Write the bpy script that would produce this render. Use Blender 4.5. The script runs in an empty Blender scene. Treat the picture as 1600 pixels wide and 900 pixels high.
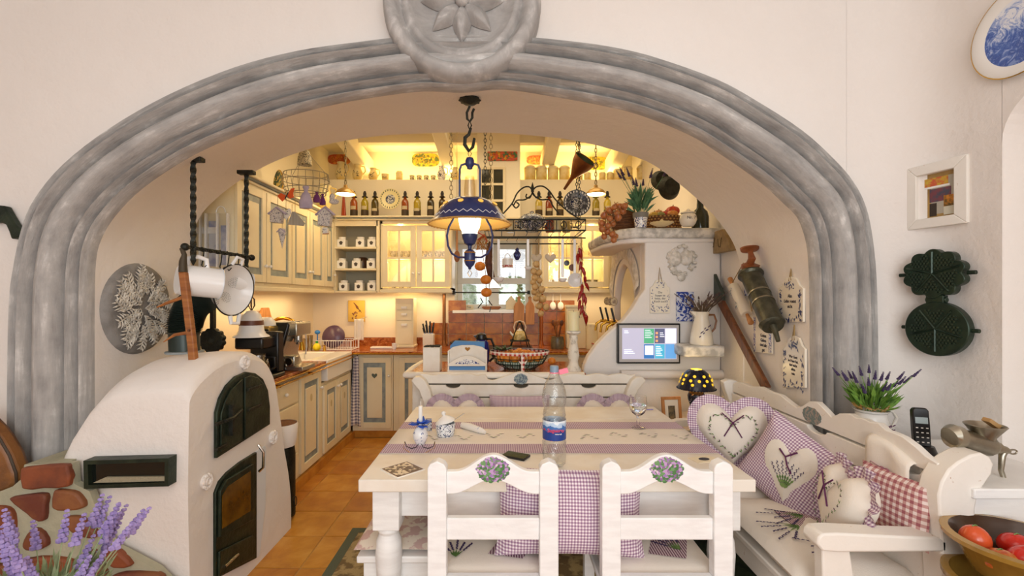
import bpy, math, random
from mathutils import Matrix, Vector, noise
S = bpy.context.scene
C = S.collection
PI = math.pi
random.seed(7)
F = 711.1; VX = 785.0; VY = 465.0; EYE = 1.39
# ---------------------------------------------------------------- camera
cd = bpy.data.cameras.new('camera'); cam = bpy.data.objects.new('camera', cd); C.objects.link(cam)
cam.location = (0, 0, EYE); cam.rotation_euler = (PI/2, 0, 0)
cd.sensor_width = 36; cd.lens = 16; cd.shift_x = 15/1600; cd.shift_y = 15/1600
cd.clip_start = 0.05; cd.clip_end = 60
S.camera = cam
# ---------------------------------------------------------------- world, lights, exposure
S.view_settings.view_transform = 'Standard'; S.view_settings.look = 'None'
S.view_settings.gamma = 1; S.view_settings.exposure = -0.1
w = bpy.data.worlds.new('daylight'); S.world = w; w.use_nodes = True
w.node_tree.nodes['Background'].inputs[0].default_value = (.97, .985, 1, 1)
w.node_tree.nodes['Background'].inputs[1].default_value = 1.0
def light(kind, loc, power, col, size=.1, rot=(0,0,0), sy=None, name='lamp_light', spread=None):
    l = bpy.data.lights.new(name, kind); l.energy = power; l.color = col
    if kind == 'AREA':
        l.size = size
        if sy: l.shape = 'RECTANGLE'; l.size_y = sy
        if spread: l.spread = spread
    else: l.shadow_soft_size = size
    o = bpy.data.objects.new(name, l); C.objects.link(o); o.location = loc; o.rotation_euler = rot
    return o
WARM = (1, .70, .36)
light('AREA', (.85, -2.3, 1.9), 80, (.93, .97, 1), 3.2, (PI/2, 0, 0), 2.0, 'window_daylight')          # the room's windows behind the camera
light('POINT', (.2, -.9, 1.25), 20, (1, .96, .92), .35, name='added_fill_light')  # fill point added behind the camera to brighten the soffit, no lamp stands there
light('AREA', (0, .2, 2.95), 9, (1, .95, .88), 1.6, (0, 0, 0), 1.2, 'ceiling_lamp_light')
light('AREA', (-.8, 4.0, 3.05), 13, (1, .8, .5), 1.2, (0, 0, 0), .8, 'kitchen_ceiling_light')
light('AREA', (.6, 4.0, 3.05), 9, (1, .8, .5), 1.2, (0, 0, 0), .8, 'kitchen_ceiling_light')
light('AREA', (-.95, 5.28, 2.73), 8, (1, .70, .27), 1.2, (PI, 0, 0), .12, 'cove_light')                         # strip lights hidden on the high ledge
light('AREA', (.75, 5.28, 2.73), 8, (1, .70, .27), 1.1, (PI, 0, 0), .12, 'cove_light')
light('AREA', (-1.92, 3.75, 1.42), 5, WARM, .08, (0, 0, 0), 1.5, 'under_cabinet_light')
light('AREA', (-1.1, 4.88, 1.42), 4.5, WARM, 1.1, (0, 0, 0), .08, 'under_cabinet_light')
light('AREA', (.85, 4.88, 1.42), 2, WARM, .9, (0, 0, 0), .08, 'under_cabinet_light')
light('AREA', (-.1, 6.3, 1.7), 9, (.93, .97, 1), 1.2, (-PI/2, 0, 0), .9, 'garden_daylight')
# ---------------------------------------------------------------- pixel -> place helpers
def P(px, py, Y): return Vector(((px-VX)/F*Y, Y, EYE-(py-VY)/F*Y))
def Q(px, py, X):
    Y = X*F/(px-VX); return Vector((X, Y, EYE-(py-VY)/F*Y))
def T(px, py, Z):                       # point on a level surface
    Y = (EYE-Z)*F/(py-VY); return Vector(((px-VX)/F*Y, Y, Z))
# ---------------------------------------------------------------- materials
def lin(h):
    h = h.lstrip('#'); o = []
    for i in (0, 2, 4):
        c = int(h[i:i+2], 16)/255; o.append(c/12.92 if c <= .04045 else ((c+.055)/1.055)**2.4)
    return (*o, 1)
MC = {}
class NT:
    def __init__(s, name):
        s.m = bpy.data.materials.new(name); s.m.use_nodes = True; s.t = s.m.node_tree
        s.b = s.t.nodes['Principled BSDF']
    def n(s, typ, **k):
        x = s.t.nodes.new(typ)
        for a, v in k.items(): setattr(x, a, v)
        return x
    def l(s, a, b): s.t.links.new(a, b)
    def coord(s, scale=(1,1,1), kind='Object', rot=(0,0,0)):
        t = s.n('ShaderNodeTexCoord'); m = s.n('ShaderNodeMapping')
        m.inputs['Scale'].default_value = scale; m.inputs['Rotation'].default_value = rot
        s.l(t.outputs[kind], m.inputs[0]); return m.outputs[0]
    def noise(s, vec, sc, det=4, rough=.55, dist=0):
        x = s.n('ShaderNodeTexNoise'); x.inputs['Scale'].default_value = sc; x.inputs['Detail'].default_value = det
        x.inputs['Roughness'].default_value = rough; x.inputs['Distortion'].default_value = dist
        s.l(vec, x.inputs['Vector']); return x.outputs['Fac']
    def ramp(s, fac, stops, const=False):
        r = s.n('ShaderNodeValToRGB'); e = r.color_ramp.elements
        if const: r.color_ramp.interpolation = 'CONSTANT'
        while len(e) < len(stops): e.new(.5)
        for i, (p, c) in enumerate(stops): e[i].position = p; e[i].color = lin(c) if isinstance(c, str) else c
        s.l(fac, r.inputs[0]); return r.outputs[0]
    def mix(s, fac, a, b, mode='MIX'):
        x = s.n('ShaderNodeMix', data_type='RGBA', blend_type=mode)
        for i, v in ((0, fac), (6, a), (7, b)):
            if isinstance(v, (int, float)): x.inputs[i].default_value = v
            elif isinstance(v, str): x.inputs[i].default_value = lin(v)
            else: s.l(v, x.inputs[i])
        return x.outputs[2]
    def math(s, op, a, b=None):
        x = s.n('ShaderNodeMath', operation=op)
        for i, v in enumerate((a, b)):
            if v is None: continue
            if isinstance(v, (int, float)): x.inputs[i].default_value = v
            else: s.l(v, x.inputs[i])
        return x.outputs[0]
    def bump(s, h, strength, dist=.01):
        x = s.n('ShaderNodeBump'); x.inputs['Strength'].default_value = strength; x.inputs['Distance'].default_value = dist
        s.l(h, x.inputs['Height']); s.l(x.outputs[0], s.b.inputs['Normal'])
    def col(s, c):
        if isinstance(c, str): s.b.inputs['Base Color'].default_value = lin(c)
        else: s.l(c, s.b.inputs['Base Color'])
    def set(s, rough=.6, metal=0, **k):
        s.b.inputs['Roughness'].default_value = rough; s.b.inputs['Metallic'].default_value = metal
        for a, v in k.items(): s.b.inputs[a].default_value = v
def mat(name, c='#cccccc', rough=.6, metal=0, c2=None, sc=8, lo=.4, hi=.6, bump=0, bsc=60, stretch=(1,1,1), **k):
    if name in MC: return MC[name]
    t = NT(name); t.set(rough, metal, **k)
    if c2:
        v = t.coord(stretch); t.col(t.ramp(t.noise(v, sc), [(lo, c), (hi, c2)]))
    else: t.col(c)
    if bump: t.bump(t.noise(t.coord(), bsc), bump)
    MC[name] = t.m; return t.m
def emit(name, c, st):
    if name in MC: return MC[name]
    t = NT(name); t.col(c); t.b.inputs['Emission Color'].default_value = lin(c); t.b.inputs['Emission Strength'].default_value = st
    MC[name] = t.m; return t.m
def glassm(name, c='#ffffff', rough=.02, alpha=None):
    if name in MC: return MC[name]
    t = NT(name); t.col(c); t.set(rough, 0, **{'Transmission Weight': 1, 'IOR': 1.45}); MC[name] = t.m; return t.m
def panem(name='pane_glass', c='#ffffff', refl=.12):
    if name in MC: return MC[name]
    t = NT(name); tr = t.n('ShaderNodeBsdfTransparent'); gl = t.n('ShaderNodeBsdfGlossy'); mx = t.n('ShaderNodeMixShader')
    tr.inputs[0].default_value = lin(c); gl.inputs['Roughness'].default_value = .03; mx.inputs[0].default_value = refl
    t.l(tr.outputs[0], mx.inputs[1]); t.l(gl.outputs[0], mx.inputs[2]); t.l(mx.outputs[0], t.t.nodes['Material Output'].inputs[0])
    MC[name] = t.m; return t.m
def gingham(name, c0, c1, c2, cell, axes=(0, 2), stripes=False):
    if name in MC: return MC[name]
    t = NT(name); v = t.coord(); sp = t.n('ShaderNodeSeparateXYZ'); t.l(v, sp.inputs[0])
    def st(ax): return t.math('GREATER_THAN', t.math('FRACT', t.math('MULTIPLY', sp.outputs[ax], 1/cell)), .5)
    s = st(axes[0]) if stripes else t.math('MULTIPLY', t.math('ADD', st(axes[0]), st(axes[1])), .5)
    t.col(t.ramp(s, [(0, c0), (.3, c1), (.8, c2)], True)); t.set(.9); t.bump(t.noise(v, 900, 1), .15, .001)
    MC[name] = t.m; return t.m
def plaster():
    t = NT('white_plaster'); v = t.coord(); t.col(t.ramp(t.noise(v, 1.2, 3), [(.3, '#ebe4dd'), (.7, '#f0eae4')])); t.set(.85)
    a = t.math('ADD', t.noise(v, 7, 6), t.math('MULTIPLY', t.noise(v, 60, 3), .12)); t.bump(a, .5, .02); return t.m
PLASTER = plaster()
def archm():
    t = NT('grey_limewash'); v = t.coord((14, 9, 1), 'UV'); w2 = t.coord()
    f = t.math('ADD', t.math('MULTIPLY', t.noise(v, 2.2, 6, .65), .6), t.math('MULTIPLY', t.noise(w2, 9, 5, .6), .4))
    t.col(t.ramp(f, [(.34, '#8d8b88'), (.46, '#a7a4a1'), (.55, '#b5b2ae'), (.66, '#dedbd7')])); t.set(.7)
    t.bump(t.noise(v, 5, 6), .35, .01); return t.m
ARCH = archm()
def relief():
    t = NT('grey_relief'); w2 = t.coord()
    t.col(t.ramp(t.noise(w2, 9, 5, .6, .8), [(.36, '#9b9895'), (.55, '#b0adaa'), (.7, '#d4d1cd')])); t.set(.7); t.bump(t.noise(w2, 25, 3), .12, .01); return t.m
RELIEF = relief()
def terracotta(name, a, b, c):
    t = NT(name); v = t.coord(); t.col(t.ramp(t.noise(v, 5, 5, .6, .6), [(.3, a), (.5, b), (.7, c)])); t.set(.32); t.bump(t.noise(v, 12, 4), .25, .01); return t.m
TILE = [terracotta('terracotta_tile', '#a8681d', '#bd7e2a', '#cf9540'), terracotta('terracotta_tile', '#a0601b', '#b87626', '#c88c38'), terracotta('terracotta_tile', '#b0701f', '#c68930', '#d59d48')]
def granite():
    t = NT('rust_granite'); v = t.coord(); n1 = t.noise(v, 14, 8, .7, 1.5); t.col(t.ramp(n1, [(.32, '#5e2811'), (.45, '#94481f'), (.58, '#b56a32'), (.7, '#d8a46a')])); t.set(.15); return t.m
GRANITE = granite()
GROUT = mat('grout', '#b98f55', .9, bump=.3)
CREAM = mat('cream_paint', '#ece0c0', .45, c2='#e6d7b2', sc=3, bump=.05, bsc=30)
BLUEGREY = mat('blue_grey_paint', '#7f8a8c', .5, c2='#98a09c', sc=12)
WHITEP = mat('white_paint', '#f4f3f0', .5, c2='#ebe9e6', sc=6, bump=.12, bsc=25, stretch=(1, 1, 6))
def distressed():
    t = NT('worn_white_paint'); v = t.coord(); n1 = t.noise(v, 22, 6, .75, .5)
    t.col(t.ramp(n1, [(.0, '#ece6dc'), (.30, '#ece6dc'), (.645, '#efe9e0'), (.70, '#b1875a')])); t.set(.5); t.bump(n1, .15, .01); return t.m
WORN = distressed()
CHAIRW = mat('bright_white_paint', '#f7f7f6', .45, c2='#f0efee', sc=9, bump=.15, bsc=30, stretch=(1, 1, 5))
OCHREP = mat('aged_white_paint', '#efe8dc', .5, c2='#e5dac9', sc=5, bump=.15, bsc=20)
IRON = mat('black_iron', '#23241f', .5, .6, c2='#34352d', sc=20, bump=.4, bsc=80)
IRONG = mat('green_black_iron', '#1f2a20', .45, .5, c2='#303b2c', sc=14, bump=.25, bsc=60)
WOOD = mat('honey_wood', '#a86a33', .5, c2='#8a4f22', sc=5, stretch=(1, 1, 9), bump=.1)
WOODD = mat('dark_wood', '#5b3218', .45, c2='#7b4622', sc=6, stretch=(8, 8, 1), bump=.1)
WOODL = mat('light_wood', '#c98b50', .5, c2='#b57940', sc=5, stretch=(8, 8, 1))
ENAMEL = mat('white_enamel', '#f1f0ee', .15)
PORC = mat('white_porcelain', '#efece6', .18)
BLACK = mat('black_plastic', '#0d0d0f', .3)
CHROME = mat('chrome', '#c9c6c0', .18, 1)
BRASS = mat('brass', '#c79a3a', .25, 1)
PEWTER = mat('pewter', '#9a9384', .35, 1, c2='#b4ae9e', sc=10)
BLUEP = mat('cobalt_blue', '#222e5c', .25)
GLASS = glassm('clear_glass'); PANE = panem()
PURPLE = mat('purple_thread', '#5d2350', .8)
GREENL = mat('leaf_green', '#4d7035', .7, c2='#7d9a58', sc=30)
LAV = mat('lavender_flower', '#8d79b8', .8, c2='#6e5a9c', sc=40)
LAVD = mat('dark_lavender_flower', '#43345c', .8)
LINEN = mat('linen', '#ece3d6', .9, bump=.15, bsc=300)
GING = gingham('purple_gingham', '#f2eaed', '#c6a9b9', '#8f6c8c', .0105)
GINGB = gingham('purple_gingham', '#ece2e4', '#bf9fb0', '#8f6d8a', .0075)
GINGP = gingham('pink_gingham', '#e6d8da', '#b59aa8', '#987a90', .008, (0, 2))
def bouquetm():
    t = NT('painted_flowers'); v = t.coord(); x = t.n('ShaderNodeTexVoronoi'); x.inputs['Scale'].default_value = 130; t.l(v, x.inputs['Vector'])
    sp = t.n('ShaderNodeSeparateXYZ'); t.l(v, sp.inputs[0]); sc = t.n('ShaderNodeSeparateColor'); t.l(x.outputs['Color'], sc.inputs[0])
    f = t.math('ADD', sc.outputs[0], t.math('MULTIPLY', sp.outputs[2], 9)); t.col(t.ramp(f, [(0, '#4c7a45'), (.28, '#6d9a62'), (.42, '#8c6597'), (.6, '#c09ac9'), (.75, '#9d7bb5'), (.88, '#dcc4d8'), (.97, '#7f9c6a')], True)); t.set(.5); return t.m
BOUQ = bouquetm()
def bluew(name='blue_and_white', s=60, thr=.5, c='#2b3a7c', bg='#efece6', rough=.2):
    if name in MC: return MC[name]
    t = NT(name); v = t.coord(); t.col(t.ramp(t.noise(v, s, 2, .4, 2), [(thr, bg), (thr+.05, c)])); t.set(rough); MC[name] = t.m; return t.m
DELFT = bluew('delft_pattern', 55, .52)
DARKDELFT = bluew('dark_delft_pattern', 60, .45, '#1f2a4c', '#cfcfc8')
# ---------------------------------------------------------------- mesh builder
class B:
    def __init__(s): s.v = []; s.f = []; s.uv = {}; s.M = Matrix()
    def add(s, vs, fs, uv=None):
        o = len(s.v)
        for i, p in enumerate(vs):
            s.v.append(s.M @ Vector(p))
            if uv: s.uv[o+i] = uv[i]
        s.f += [tuple(i+o for i in f) for f in fs]; return s
    def box(s, x0, x1, y0, y1, z0, z1):
        return s.add([(x0,y0,z0),(x1,y0,z0),(x1,y1,z0),(x0,y1,z0),(x0,y0,z1),(x1,y0,z1),(x1,y1,z1),(x0,y1,z1)],
            [(0,3,2,1),(4,5,6,7),(0,1,5,4),(1,2,6,5),(2,3,7,6),(3,0,4,7)])
    def cb(s, c, d): return s.box(c[0]-d[0]/2, c[0]+d[0]/2, c[1]-d[1]/2, c[1]+d[1]/2, c[2]-d[2]/2, c[2]+d[2]/2)
    def grid(s, fn, nu, nv, cu=False, cv=False, flip=False):
        vs = []; uv = []
        for i in range(nu):
            for j in range(nv):
                a = i/(nu if cu else nu-1); b = j/(nv if cv else nv-1); vs.append(fn(a, b)); uv.append((a, b))
        fs = []
        for i in range(nu if cu else nu-1):
            for j in range(nv if cv else nv-1):
                q = (i*nv+j, ((i+1) % nu)*nv+j, ((i+1) % nu)*nv+(j+1) % nv, i*nv+(j+1) % nv); fs.append(q[::-1] if flip else q)
        return s.add(vs, fs, uv)
    def lathe(s, prof, n=20, c=(0,0,0), axis='Z', sx=1, sy=1, a0=0, a1=2*PI):
        full = abs(a1-a0-2*PI) < 1e-6
        vs = []; m = len(prof); k = n if full else n+1
        for i in range(k):
            a = a0+(a1-a0)*i/n
            for r, z in prof:
                x, y = r*math.cos(a)*sx, r*math.sin(a)*sy
                p = (x, y, z) if axis == 'Z' else ((x, z, y) if axis == 'Y' else (z, x, y))
                vs.append((p[0]+c[0], p[1]+c[1], p[2]+c[2]))
        fs = []
        for i in range(n):
            i2 = (i+1) % k
            for j in range(m-1): fs.append((i*m+j, i2*m+j, i2*m+j+1, i*m+j+1))
        return s.add(vs, fs)
    def ell(s, c, r, nu=14, nv=9):
        return s.grid(lambda a, b: (c[0]+r[0]*math.cos(2*PI*a)*math.sin(PI*(.001+.998*b)), c[1]+r[1]*math.sin(2*PI*a)*math.sin(PI*(.001+.998*b)), c[2]+r[2]*math.cos(PI*b)), nu, nv, True, flip=True)
    def tube(s, pts, r, n=8, closed=False, twist=0, flat=1):
        pts = [Vector(p) for p in pts]; N = len(pts); rs = r if isinstance(r, (list, tuple)) else [r]*N
        vs = []; up = None
        for i in range(N):
            if closed: d = pts[(i+1) % N]-pts[i-1]
            else: d = pts[min(i+1, N-1)]-pts[max(i-1, 0)]
            if d.length < 1e-9: d = Vector((0,0,1))
            d.normalize()
            if up is None:
                up = Vector((0,0,1)) if abs(d.z) < .9 else Vector((0,1,0))
            u = up-d*up.dot(d)
            if u.length < 1e-6: u = d.orthogonal()
            u.normalize(); w_ = d.cross(u); up = u
            for k in range(n):
                a = 2*PI*k/n+twist*i
                vs.append(pts[i]+(u*math.cos(a)*flat+w_*math.sin(a))*rs[i])
        fs = []
        for i in range(N if closed else N-1):
            i2 = (i+1) % N
            for k in range(n): fs.append((i*n+k, i*n+(k+1) % n, i2*n+(k+1) % n, i2*n+k))
        if not closed: fs += [tuple(range(n))[::-1], tuple(range((N-1)*n, N*n))]
        return s.add(vs, fs)
    def cyl(s, a, b, r, r2=None, n=14): return s.tube([a, b], [r, r if r2 is None else r2], n)
    def prism(s, poly, a, b, plane='XZ'):
        n = len(poly)
        def pt(p, d): return (p[0], d, p[1]) if plane == 'XZ' else ((d, p[0], p[1]) if plane == 'YZ' else (p[0], p[1], d))
        vs = [pt(p, a) for p in poly]+[pt(p, b) for p in poly]
        return s.add(vs, [tuple(range(n)), tuple(range(n, 2*n))[::-1]]+[(i, i+n, (i+1) % n+n, (i+1) % n) for i in range(n)])
    def at(s, loc=(0,0,0), rz=0, rx=0, ry=0, sc=1):
        s.M = Matrix.Translation(loc) @ Matrix.Rotation(rz, 4, 'Z') @ Matrix.Rotation(ry, 4, 'Y') @ Matrix.Rotation(rx, 4, 'X') @ Matrix.Scale(sc, 4); return s
STUFF = {'embroidery_purple','embroidery_green','wreath_leaves','wreath_flowers','printed_flowers','printed_leaves','patch_leaves','patch_flowers','foliage','stems','flowers','blue_petals','seed_dots','wire_mesh','holes'}
def obj(name, b, m, parent=None, label=None, cat=None, group=None, kind=None, loc=None, rot=None, bevel=0, sub=0, ang=38, solid=0):
    me = bpy.data.meshes.new(name); me.from_pydata([tuple(v) for v in b.v], [], b.f)
    bm_fix(me)
    if b.uv:
        uvl = me.uv_layers.new(name='UVMap')
        for lp in me.loops: uvl.data[lp.index].uv = b.uv.get(lp.vertex_index, (0, 0))
    me.polygons.foreach_set('use_smooth', [True]*len(me.polygons)); me.set_sharp_from_angle(angle=math.radians(ang))
    me.materials.append(m); o = bpy.data.objects.new(name, me); C.objects.link(o)
    if loc is not None: o.location = loc
    if rot is not None: o.rotation_euler = rot
    if parent: o.parent = parent
    if label: o['label'] = label
    if cat: o['category'] = cat
    if group: o['group'] = group
    if kind: o['kind'] = kind
    if solid: x = o.modifiers.new('thickness', 'SOLIDIFY'); x.thickness = solid; x.offset = 0
    if bevel: x = o.modifiers.new('bevel', 'BEVEL'); x.width = bevel; x.segments = 2; x.limit_method = 'ANGLE'; x.angle_limit = math.radians(40)
    if sub: x = o.modifiers.new('sub', 'SUBSURF'); x.levels = sub; x.render_levels = sub
    return o
import bmesh
def bm_fix(me):
    bm = bmesh.new(); bm.from_mesh(me); bmesh.ops.recalc_face_normals(bm, faces=bm.faces); bm.to_mesh(me); bm.free()
def thing(name, label, cat, loc=(0,0,0), rz=0, group=None, rot=None):
    o = bpy.data.objects.new(name, None); C.objects.link(o); o.location = loc; o.rotation_euler = rot or (0,0,rz)
    o.empty_display_size = .05; o['label'] = label; o['category'] = cat
    if group: o['group'] = group
    return o
def struct(name, b, m, **k): return obj(name, b, m, kind='structure', **k)
def dup(root, loc=None, label=None, group=None, rz=None, rot=None, sc=None):
    r = root.copy(); C.objects.link(r)
    if loc is not None: r.location = loc
    if rz is not None: r.rotation_euler = (0,0,rz)
    if rot is not None: r.rotation_euler = rot
    if sc: r.scale = (sc,)*3 if isinstance(sc, (int, float)) else sc
    if label: r['label'] = label
    if group: r['group'] = group
    for ch in list(root.children):
        c = ch.copy(); C.objects.link(c); c.parent = r
        for g in list(ch.children): d = g.copy(); C.objects.link(d); d.parent = c
    return r
def smooth_curve(pts, n=4):
    out = []; N = len(pts)
    for i in range(N-1):
        p0, p1, p2, p3 = [Vector(pts[max(0, min(N-1, i+k))]) for k in (-1, 0, 1, 2)]
        for k in range(n):
            t = k/n; out.append(.5*((2*p1)+(-p0+p2)*t+(2*p0-5*p1+4*p2-p3)*t*t+(-p0+3*p1-3*p2+p3)*t**3))
    out.append(Vector(pts[-1])); return out
def text(body, size, m, parent, loc, rot=(PI/2,0,0), depth=.0005, name='lettering', align='CENTER', squash=1, spacing=1):
    cu = bpy.data.curves.new('t', 'FONT'); cu.body = body; cu.size = size; cu.extrude = depth; cu.align_x = align; cu.align_y = 'CENTER'; cu.space_line = spacing
    o = bpy.data.objects.new('t', cu); C.objects.link(o); bpy.context.view_layer.update(); me = bpy.data.meshes.new_from_object(o); bpy.data.objects.remove(o)
    me.materials.clear(); me.materials.append(m); t = bpy.data.objects.new(name, me); C.objects.link(t); t.parent = parent; t.location = loc; t.rotation_euler = rot; t.scale = (squash, 1, 1)
    return t
def heart(n=40, w=1, h=1):
    pts = []
    for i in range(n):
        a = 2*PI*i/n; x = 16*math.copysign(abs(math.sin(a))**2.3, math.sin(a)); z = 13*math.cos(a)-5*math.cos(2*a)-2*math.cos(3*a)-math.cos(4*a); pts.append((x/32*w, (z+2.5)/29*h))
    return pts
def pillow(b, pts, d, rings=7, cy=0, p=.5, wr=0, c=(0,0)):
    n = len(pts); vs = []; fs = []
    for side in (-1, 1):
        for k in range(rings+1):
            s_ = k/rings
            for (x, z) in pts:
                t = d/2*(max(0, 1-s_**2.6))**p
                nz = wr*noise.noise(Vector((x*s_*9, z*s_*9, side*3.0)))
                vs.append((c[0]+(x-c[0])*s_, cy+side*(t+nz*min(1, t/d*3)), c[1]+(z-c[1])*s_))
    m = (rings+1)*n
    for sd in (0, 1):
        for k in range(rings):
            for i in range(n):
                j = (i+1) % n; q = (sd*m+k*n+i, sd*m+k*n+j, sd*m+(k+1)*n+j, sd*m+(k+1)*n+i); fs.append(q if sd else q[::-1])
    return b.add(vs, fs)
def rectpts(w, h, n=12, pinch=.06):
    out = []
    def edge(a, b_):
        for i in range(n):
            t = i/n; x = a[0]+(b_[0]-a[0])*t; z = a[1]+(b_[1]-a[1])*t; k = 1-pinch*math.sin(PI*t); out.append((x*(k if a[0] == b_[0] else 1), z*(k if a[1] == b_[1] else 1)))
    c = [(-w/2,-h/2),(w/2,-h/2),(w/2,h/2),(-w/2,h/2)]
    for i in range(4): edge(c[i], c[(i+1) % 4])
    return out
def ruffle(b, pts, wid, amp, cy=0, waves=26):
    n = len(pts); N = n*4
    def pp(a):
        f = a*n; i = int(f) % n; t = f-int(f); p, q = pts[i], pts[(i+1) % n]; return Vector((p[0]+(q[0]-p[0])*t, p[1]+(q[1]-p[1])*t))
    def fn(a, v):
        p = pp(a % 1); q = pp((a+.004) % 1); d = q-p; nrm = Vector((d.y, -d.x)); nrm = nrm.normalized() if nrm.length > 0 else Vector((0, 1))
        if nrm.dot(p) < 0: nrm = -nrm
        r = p+nrm*(v*wid-.004); return (r.x, cy+amp*v*math.sin(2*PI*waves*a)+.003*math.sin(9*a*waves), r.y)
    return b.grid(fn, N, 4, True)
def sprigs(b, pts, size, y):            # small leaves lying just in front of a cloth
    for x, z, a in pts:
        c, s_ = math.cos(a)*size, math.sin(a)*size
        b.add([(x-c, y, z-s_), (x+s_*.35, y-.0008, z-c*.35), (x+c, y, z+s_), (x-s_*.35, y-.0008, z+c*.35)], [(0, 1, 2, 3)])
def lavender(n, R, h0, h1, spread, seed=1, fl=.008, nleaf=40, leafl=.05, lean=0):
    rnd = random.Random(seed); st = B(); fo = B(); le = B()
    for i in range(n):
        a = rnd.uniform(0, 2*PI); r = R*math.sqrt(rnd.random()); x, y = r*math.cos(a), r*math.sin(a); h = rnd.uniform(h0, h1); k = spread*(r/R+.2)
        tx, ty = x+math.cos(a)*k*h+lean*h, y+math.sin(a)*k*h
        pts = [(x, y, 0), ((x+tx)/2*.9, (y+ty)/2*.9, h*.55), (tx, ty, h)]; st.tube(pts, .0015, 4)
        d = Vector((tx-pts[1][0], ty-pts[1][1], h*.45)).normalized()
        for q in range(7):
            p = Vector((tx, ty, h))+d*(q*fl*.95-fl*1.5)
            for e in range(3):
                aa = 2*PI*(e+q*.5)/3; rr = fl*.55*(1-.1*q); fo.ell((p.x+math.cos(aa)*rr, p.y+math.sin(aa)*rr, p.z), (fl*.6*(1.1-.09*q),)*3, 5, 4)
    for i in range(nleaf):
        a = rnd.uniform(0, 2*PI); r = R*math.sqrt(rnd.random())*1.1; x, y = r*math.cos(a), r*math.sin(a); z = rnd.uniform(0, h0*.7); L = leafl*rnd.uniform(.6, 1.2)
        o = Vector((x, y, z)); d = Vector((math.cos(a)*rnd.uniform(.2, 1), math.sin(a)*rnd.uniform(.2, 1), rnd.uniform(.4, 1.2))).normalized(); w_ = d.cross(Vector((rnd.uniform(-1,1), rnd.uniform(-1,1), .1))).normalized()*L*.09
        le.add([o, o+d*L*.5+w_, o+d*L, o+d*L*.5-w_], [(0, 1, 2, 3)])
    return st, fo, le
# ================================================================ LARGE STRUCTURE
YA, YB = 2.05, 2.80
IN = [(148,940),(148,720),(148,600),(148,475),(150,410),(158,375),(180,338),(225,293),(300,244),(376,210),(451,182),(530,162),(600,150),(662,143),(725,145),(787,140),(875,153),(940,165),(1000,180),(1075,210),(1124,240),(1188,285),(1225,319),(1244,338),(1254,360),(1261,390),(1264,440),(1265,540),(1266,650),(1266,940)]
OUT = [(30,940),(30,720),(30,600),(33,475),(40,420),(53,360),(72,315),(115,262),(185,207),(275,155),(376,113),(470,88),(560,75),(640,66),(725,64),(810,66),(900,74),(960,83),(1020,98),(1110,130),(1170,162),(1240,207),(1290,252),(1318,285),(1336,318),(1347,360),(1355,430),(1358,540),(1358,650),(1358,940)]
BK = [(300,940),(300,720),(299,600),(298,480),(299,430),(300,385),(310,343),(335,313),(375,282),(430,252),(490,231),(550,218),(610,211),(670,208),(725,207),(780,208),(845,213),(900,220),(950,232),(1010,252),(1050,278),(1095,316),(1120,342),(1135,362),(1148,385),(1157,415),(1160,450),(1162,540),(1162,650),(1162,940)]
def crv(L, Y): 
    pts = smooth_curve([P(a, b_, Y) for a, b_ in L], 4); 
    for p in (pts[0], pts[-1]): p.z = min(p.z, 0)
    return pts
ci, co, cb_ = crv(IN, YA), crv(OUT, YA), crv(BK, YB)
NA = len(ci)
prof = [(0,.0),(0,.022),(.04,.034),(.09,.026),(.105,.001),(.13,.001),(.15,.026),(.19,.04),(.225,.028),(.235,.001),(.262,.001),(.285,.032),(.36,.052),(.45,.060),(.53,.054),(.595,.036),(.612,.004),(.64,.004),(.662,.042),(.73,.055),(.79,.044),(.81,.006),(.838,.006),(.862,.034),(.92,.04),(.97,.026),(1,0)]
b = B()
def fn(a, v):
    i = round(a*(NA-1)); t, h = prof[round(v*(len(prof)-1))]; p = ci[i].lerp(co[i], t); return (p.x, YA-h*1.9, p.z)
b.grid(fn, NA, len(prof)); struct('trim_1', b, ARCH, ang=80, label='grey limewashed plaster moulding framing the wide arch')
def hole_wall(curve, x0, x1, z1, Y, name, m, into=0):
    b = B(); cx, cz = -.1, -.001
    def outp(p):
        dx, dz = p.x-cx, max(p.z-cz, 0); k = 1e9
        if dx > 1e-6: k = min(k, (x1-cx)/dx)
        if dx < -1e-6: k = min(k, (x0-cx)/dx)
        if dz > 1e-6: k = min(k, (z1-cz)/dz)
        return (cx+dx*k, Y, cz+dz*k)
    b.grid(lambda a, v: Vector((curve[round(a*(NA-1))].x, Y, curve[round(a*(NA-1))].z)).lerp(Vector(outp(curve[round(a*(NA-1))])), v), NA, 6)
    return struct(name, b, m)
mid = [a.lerp(c, .6) for a, c in zip(ci, co)]
XR = 1.80
hole_wall(mid, -3.4, XR+.02, 3.05, YA, 'wall_front', PLASTER)
hole_wall(cb_, -2.3, 1.75, 3.2, YB, 'wall_partition', PLASTER)
b = B(); b.grid(lambda a, v: (ci[round(a*(NA-1))]+Vector((0, 0, 0))).lerp(cb_[round(a*(NA-1))], v)+Vector((0, 0, .012*math.sin(PI*v))), NA, 9); struct('trim_2', b, PLASTER, ang=80, label='deep white plaster reveal of the arch')
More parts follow.
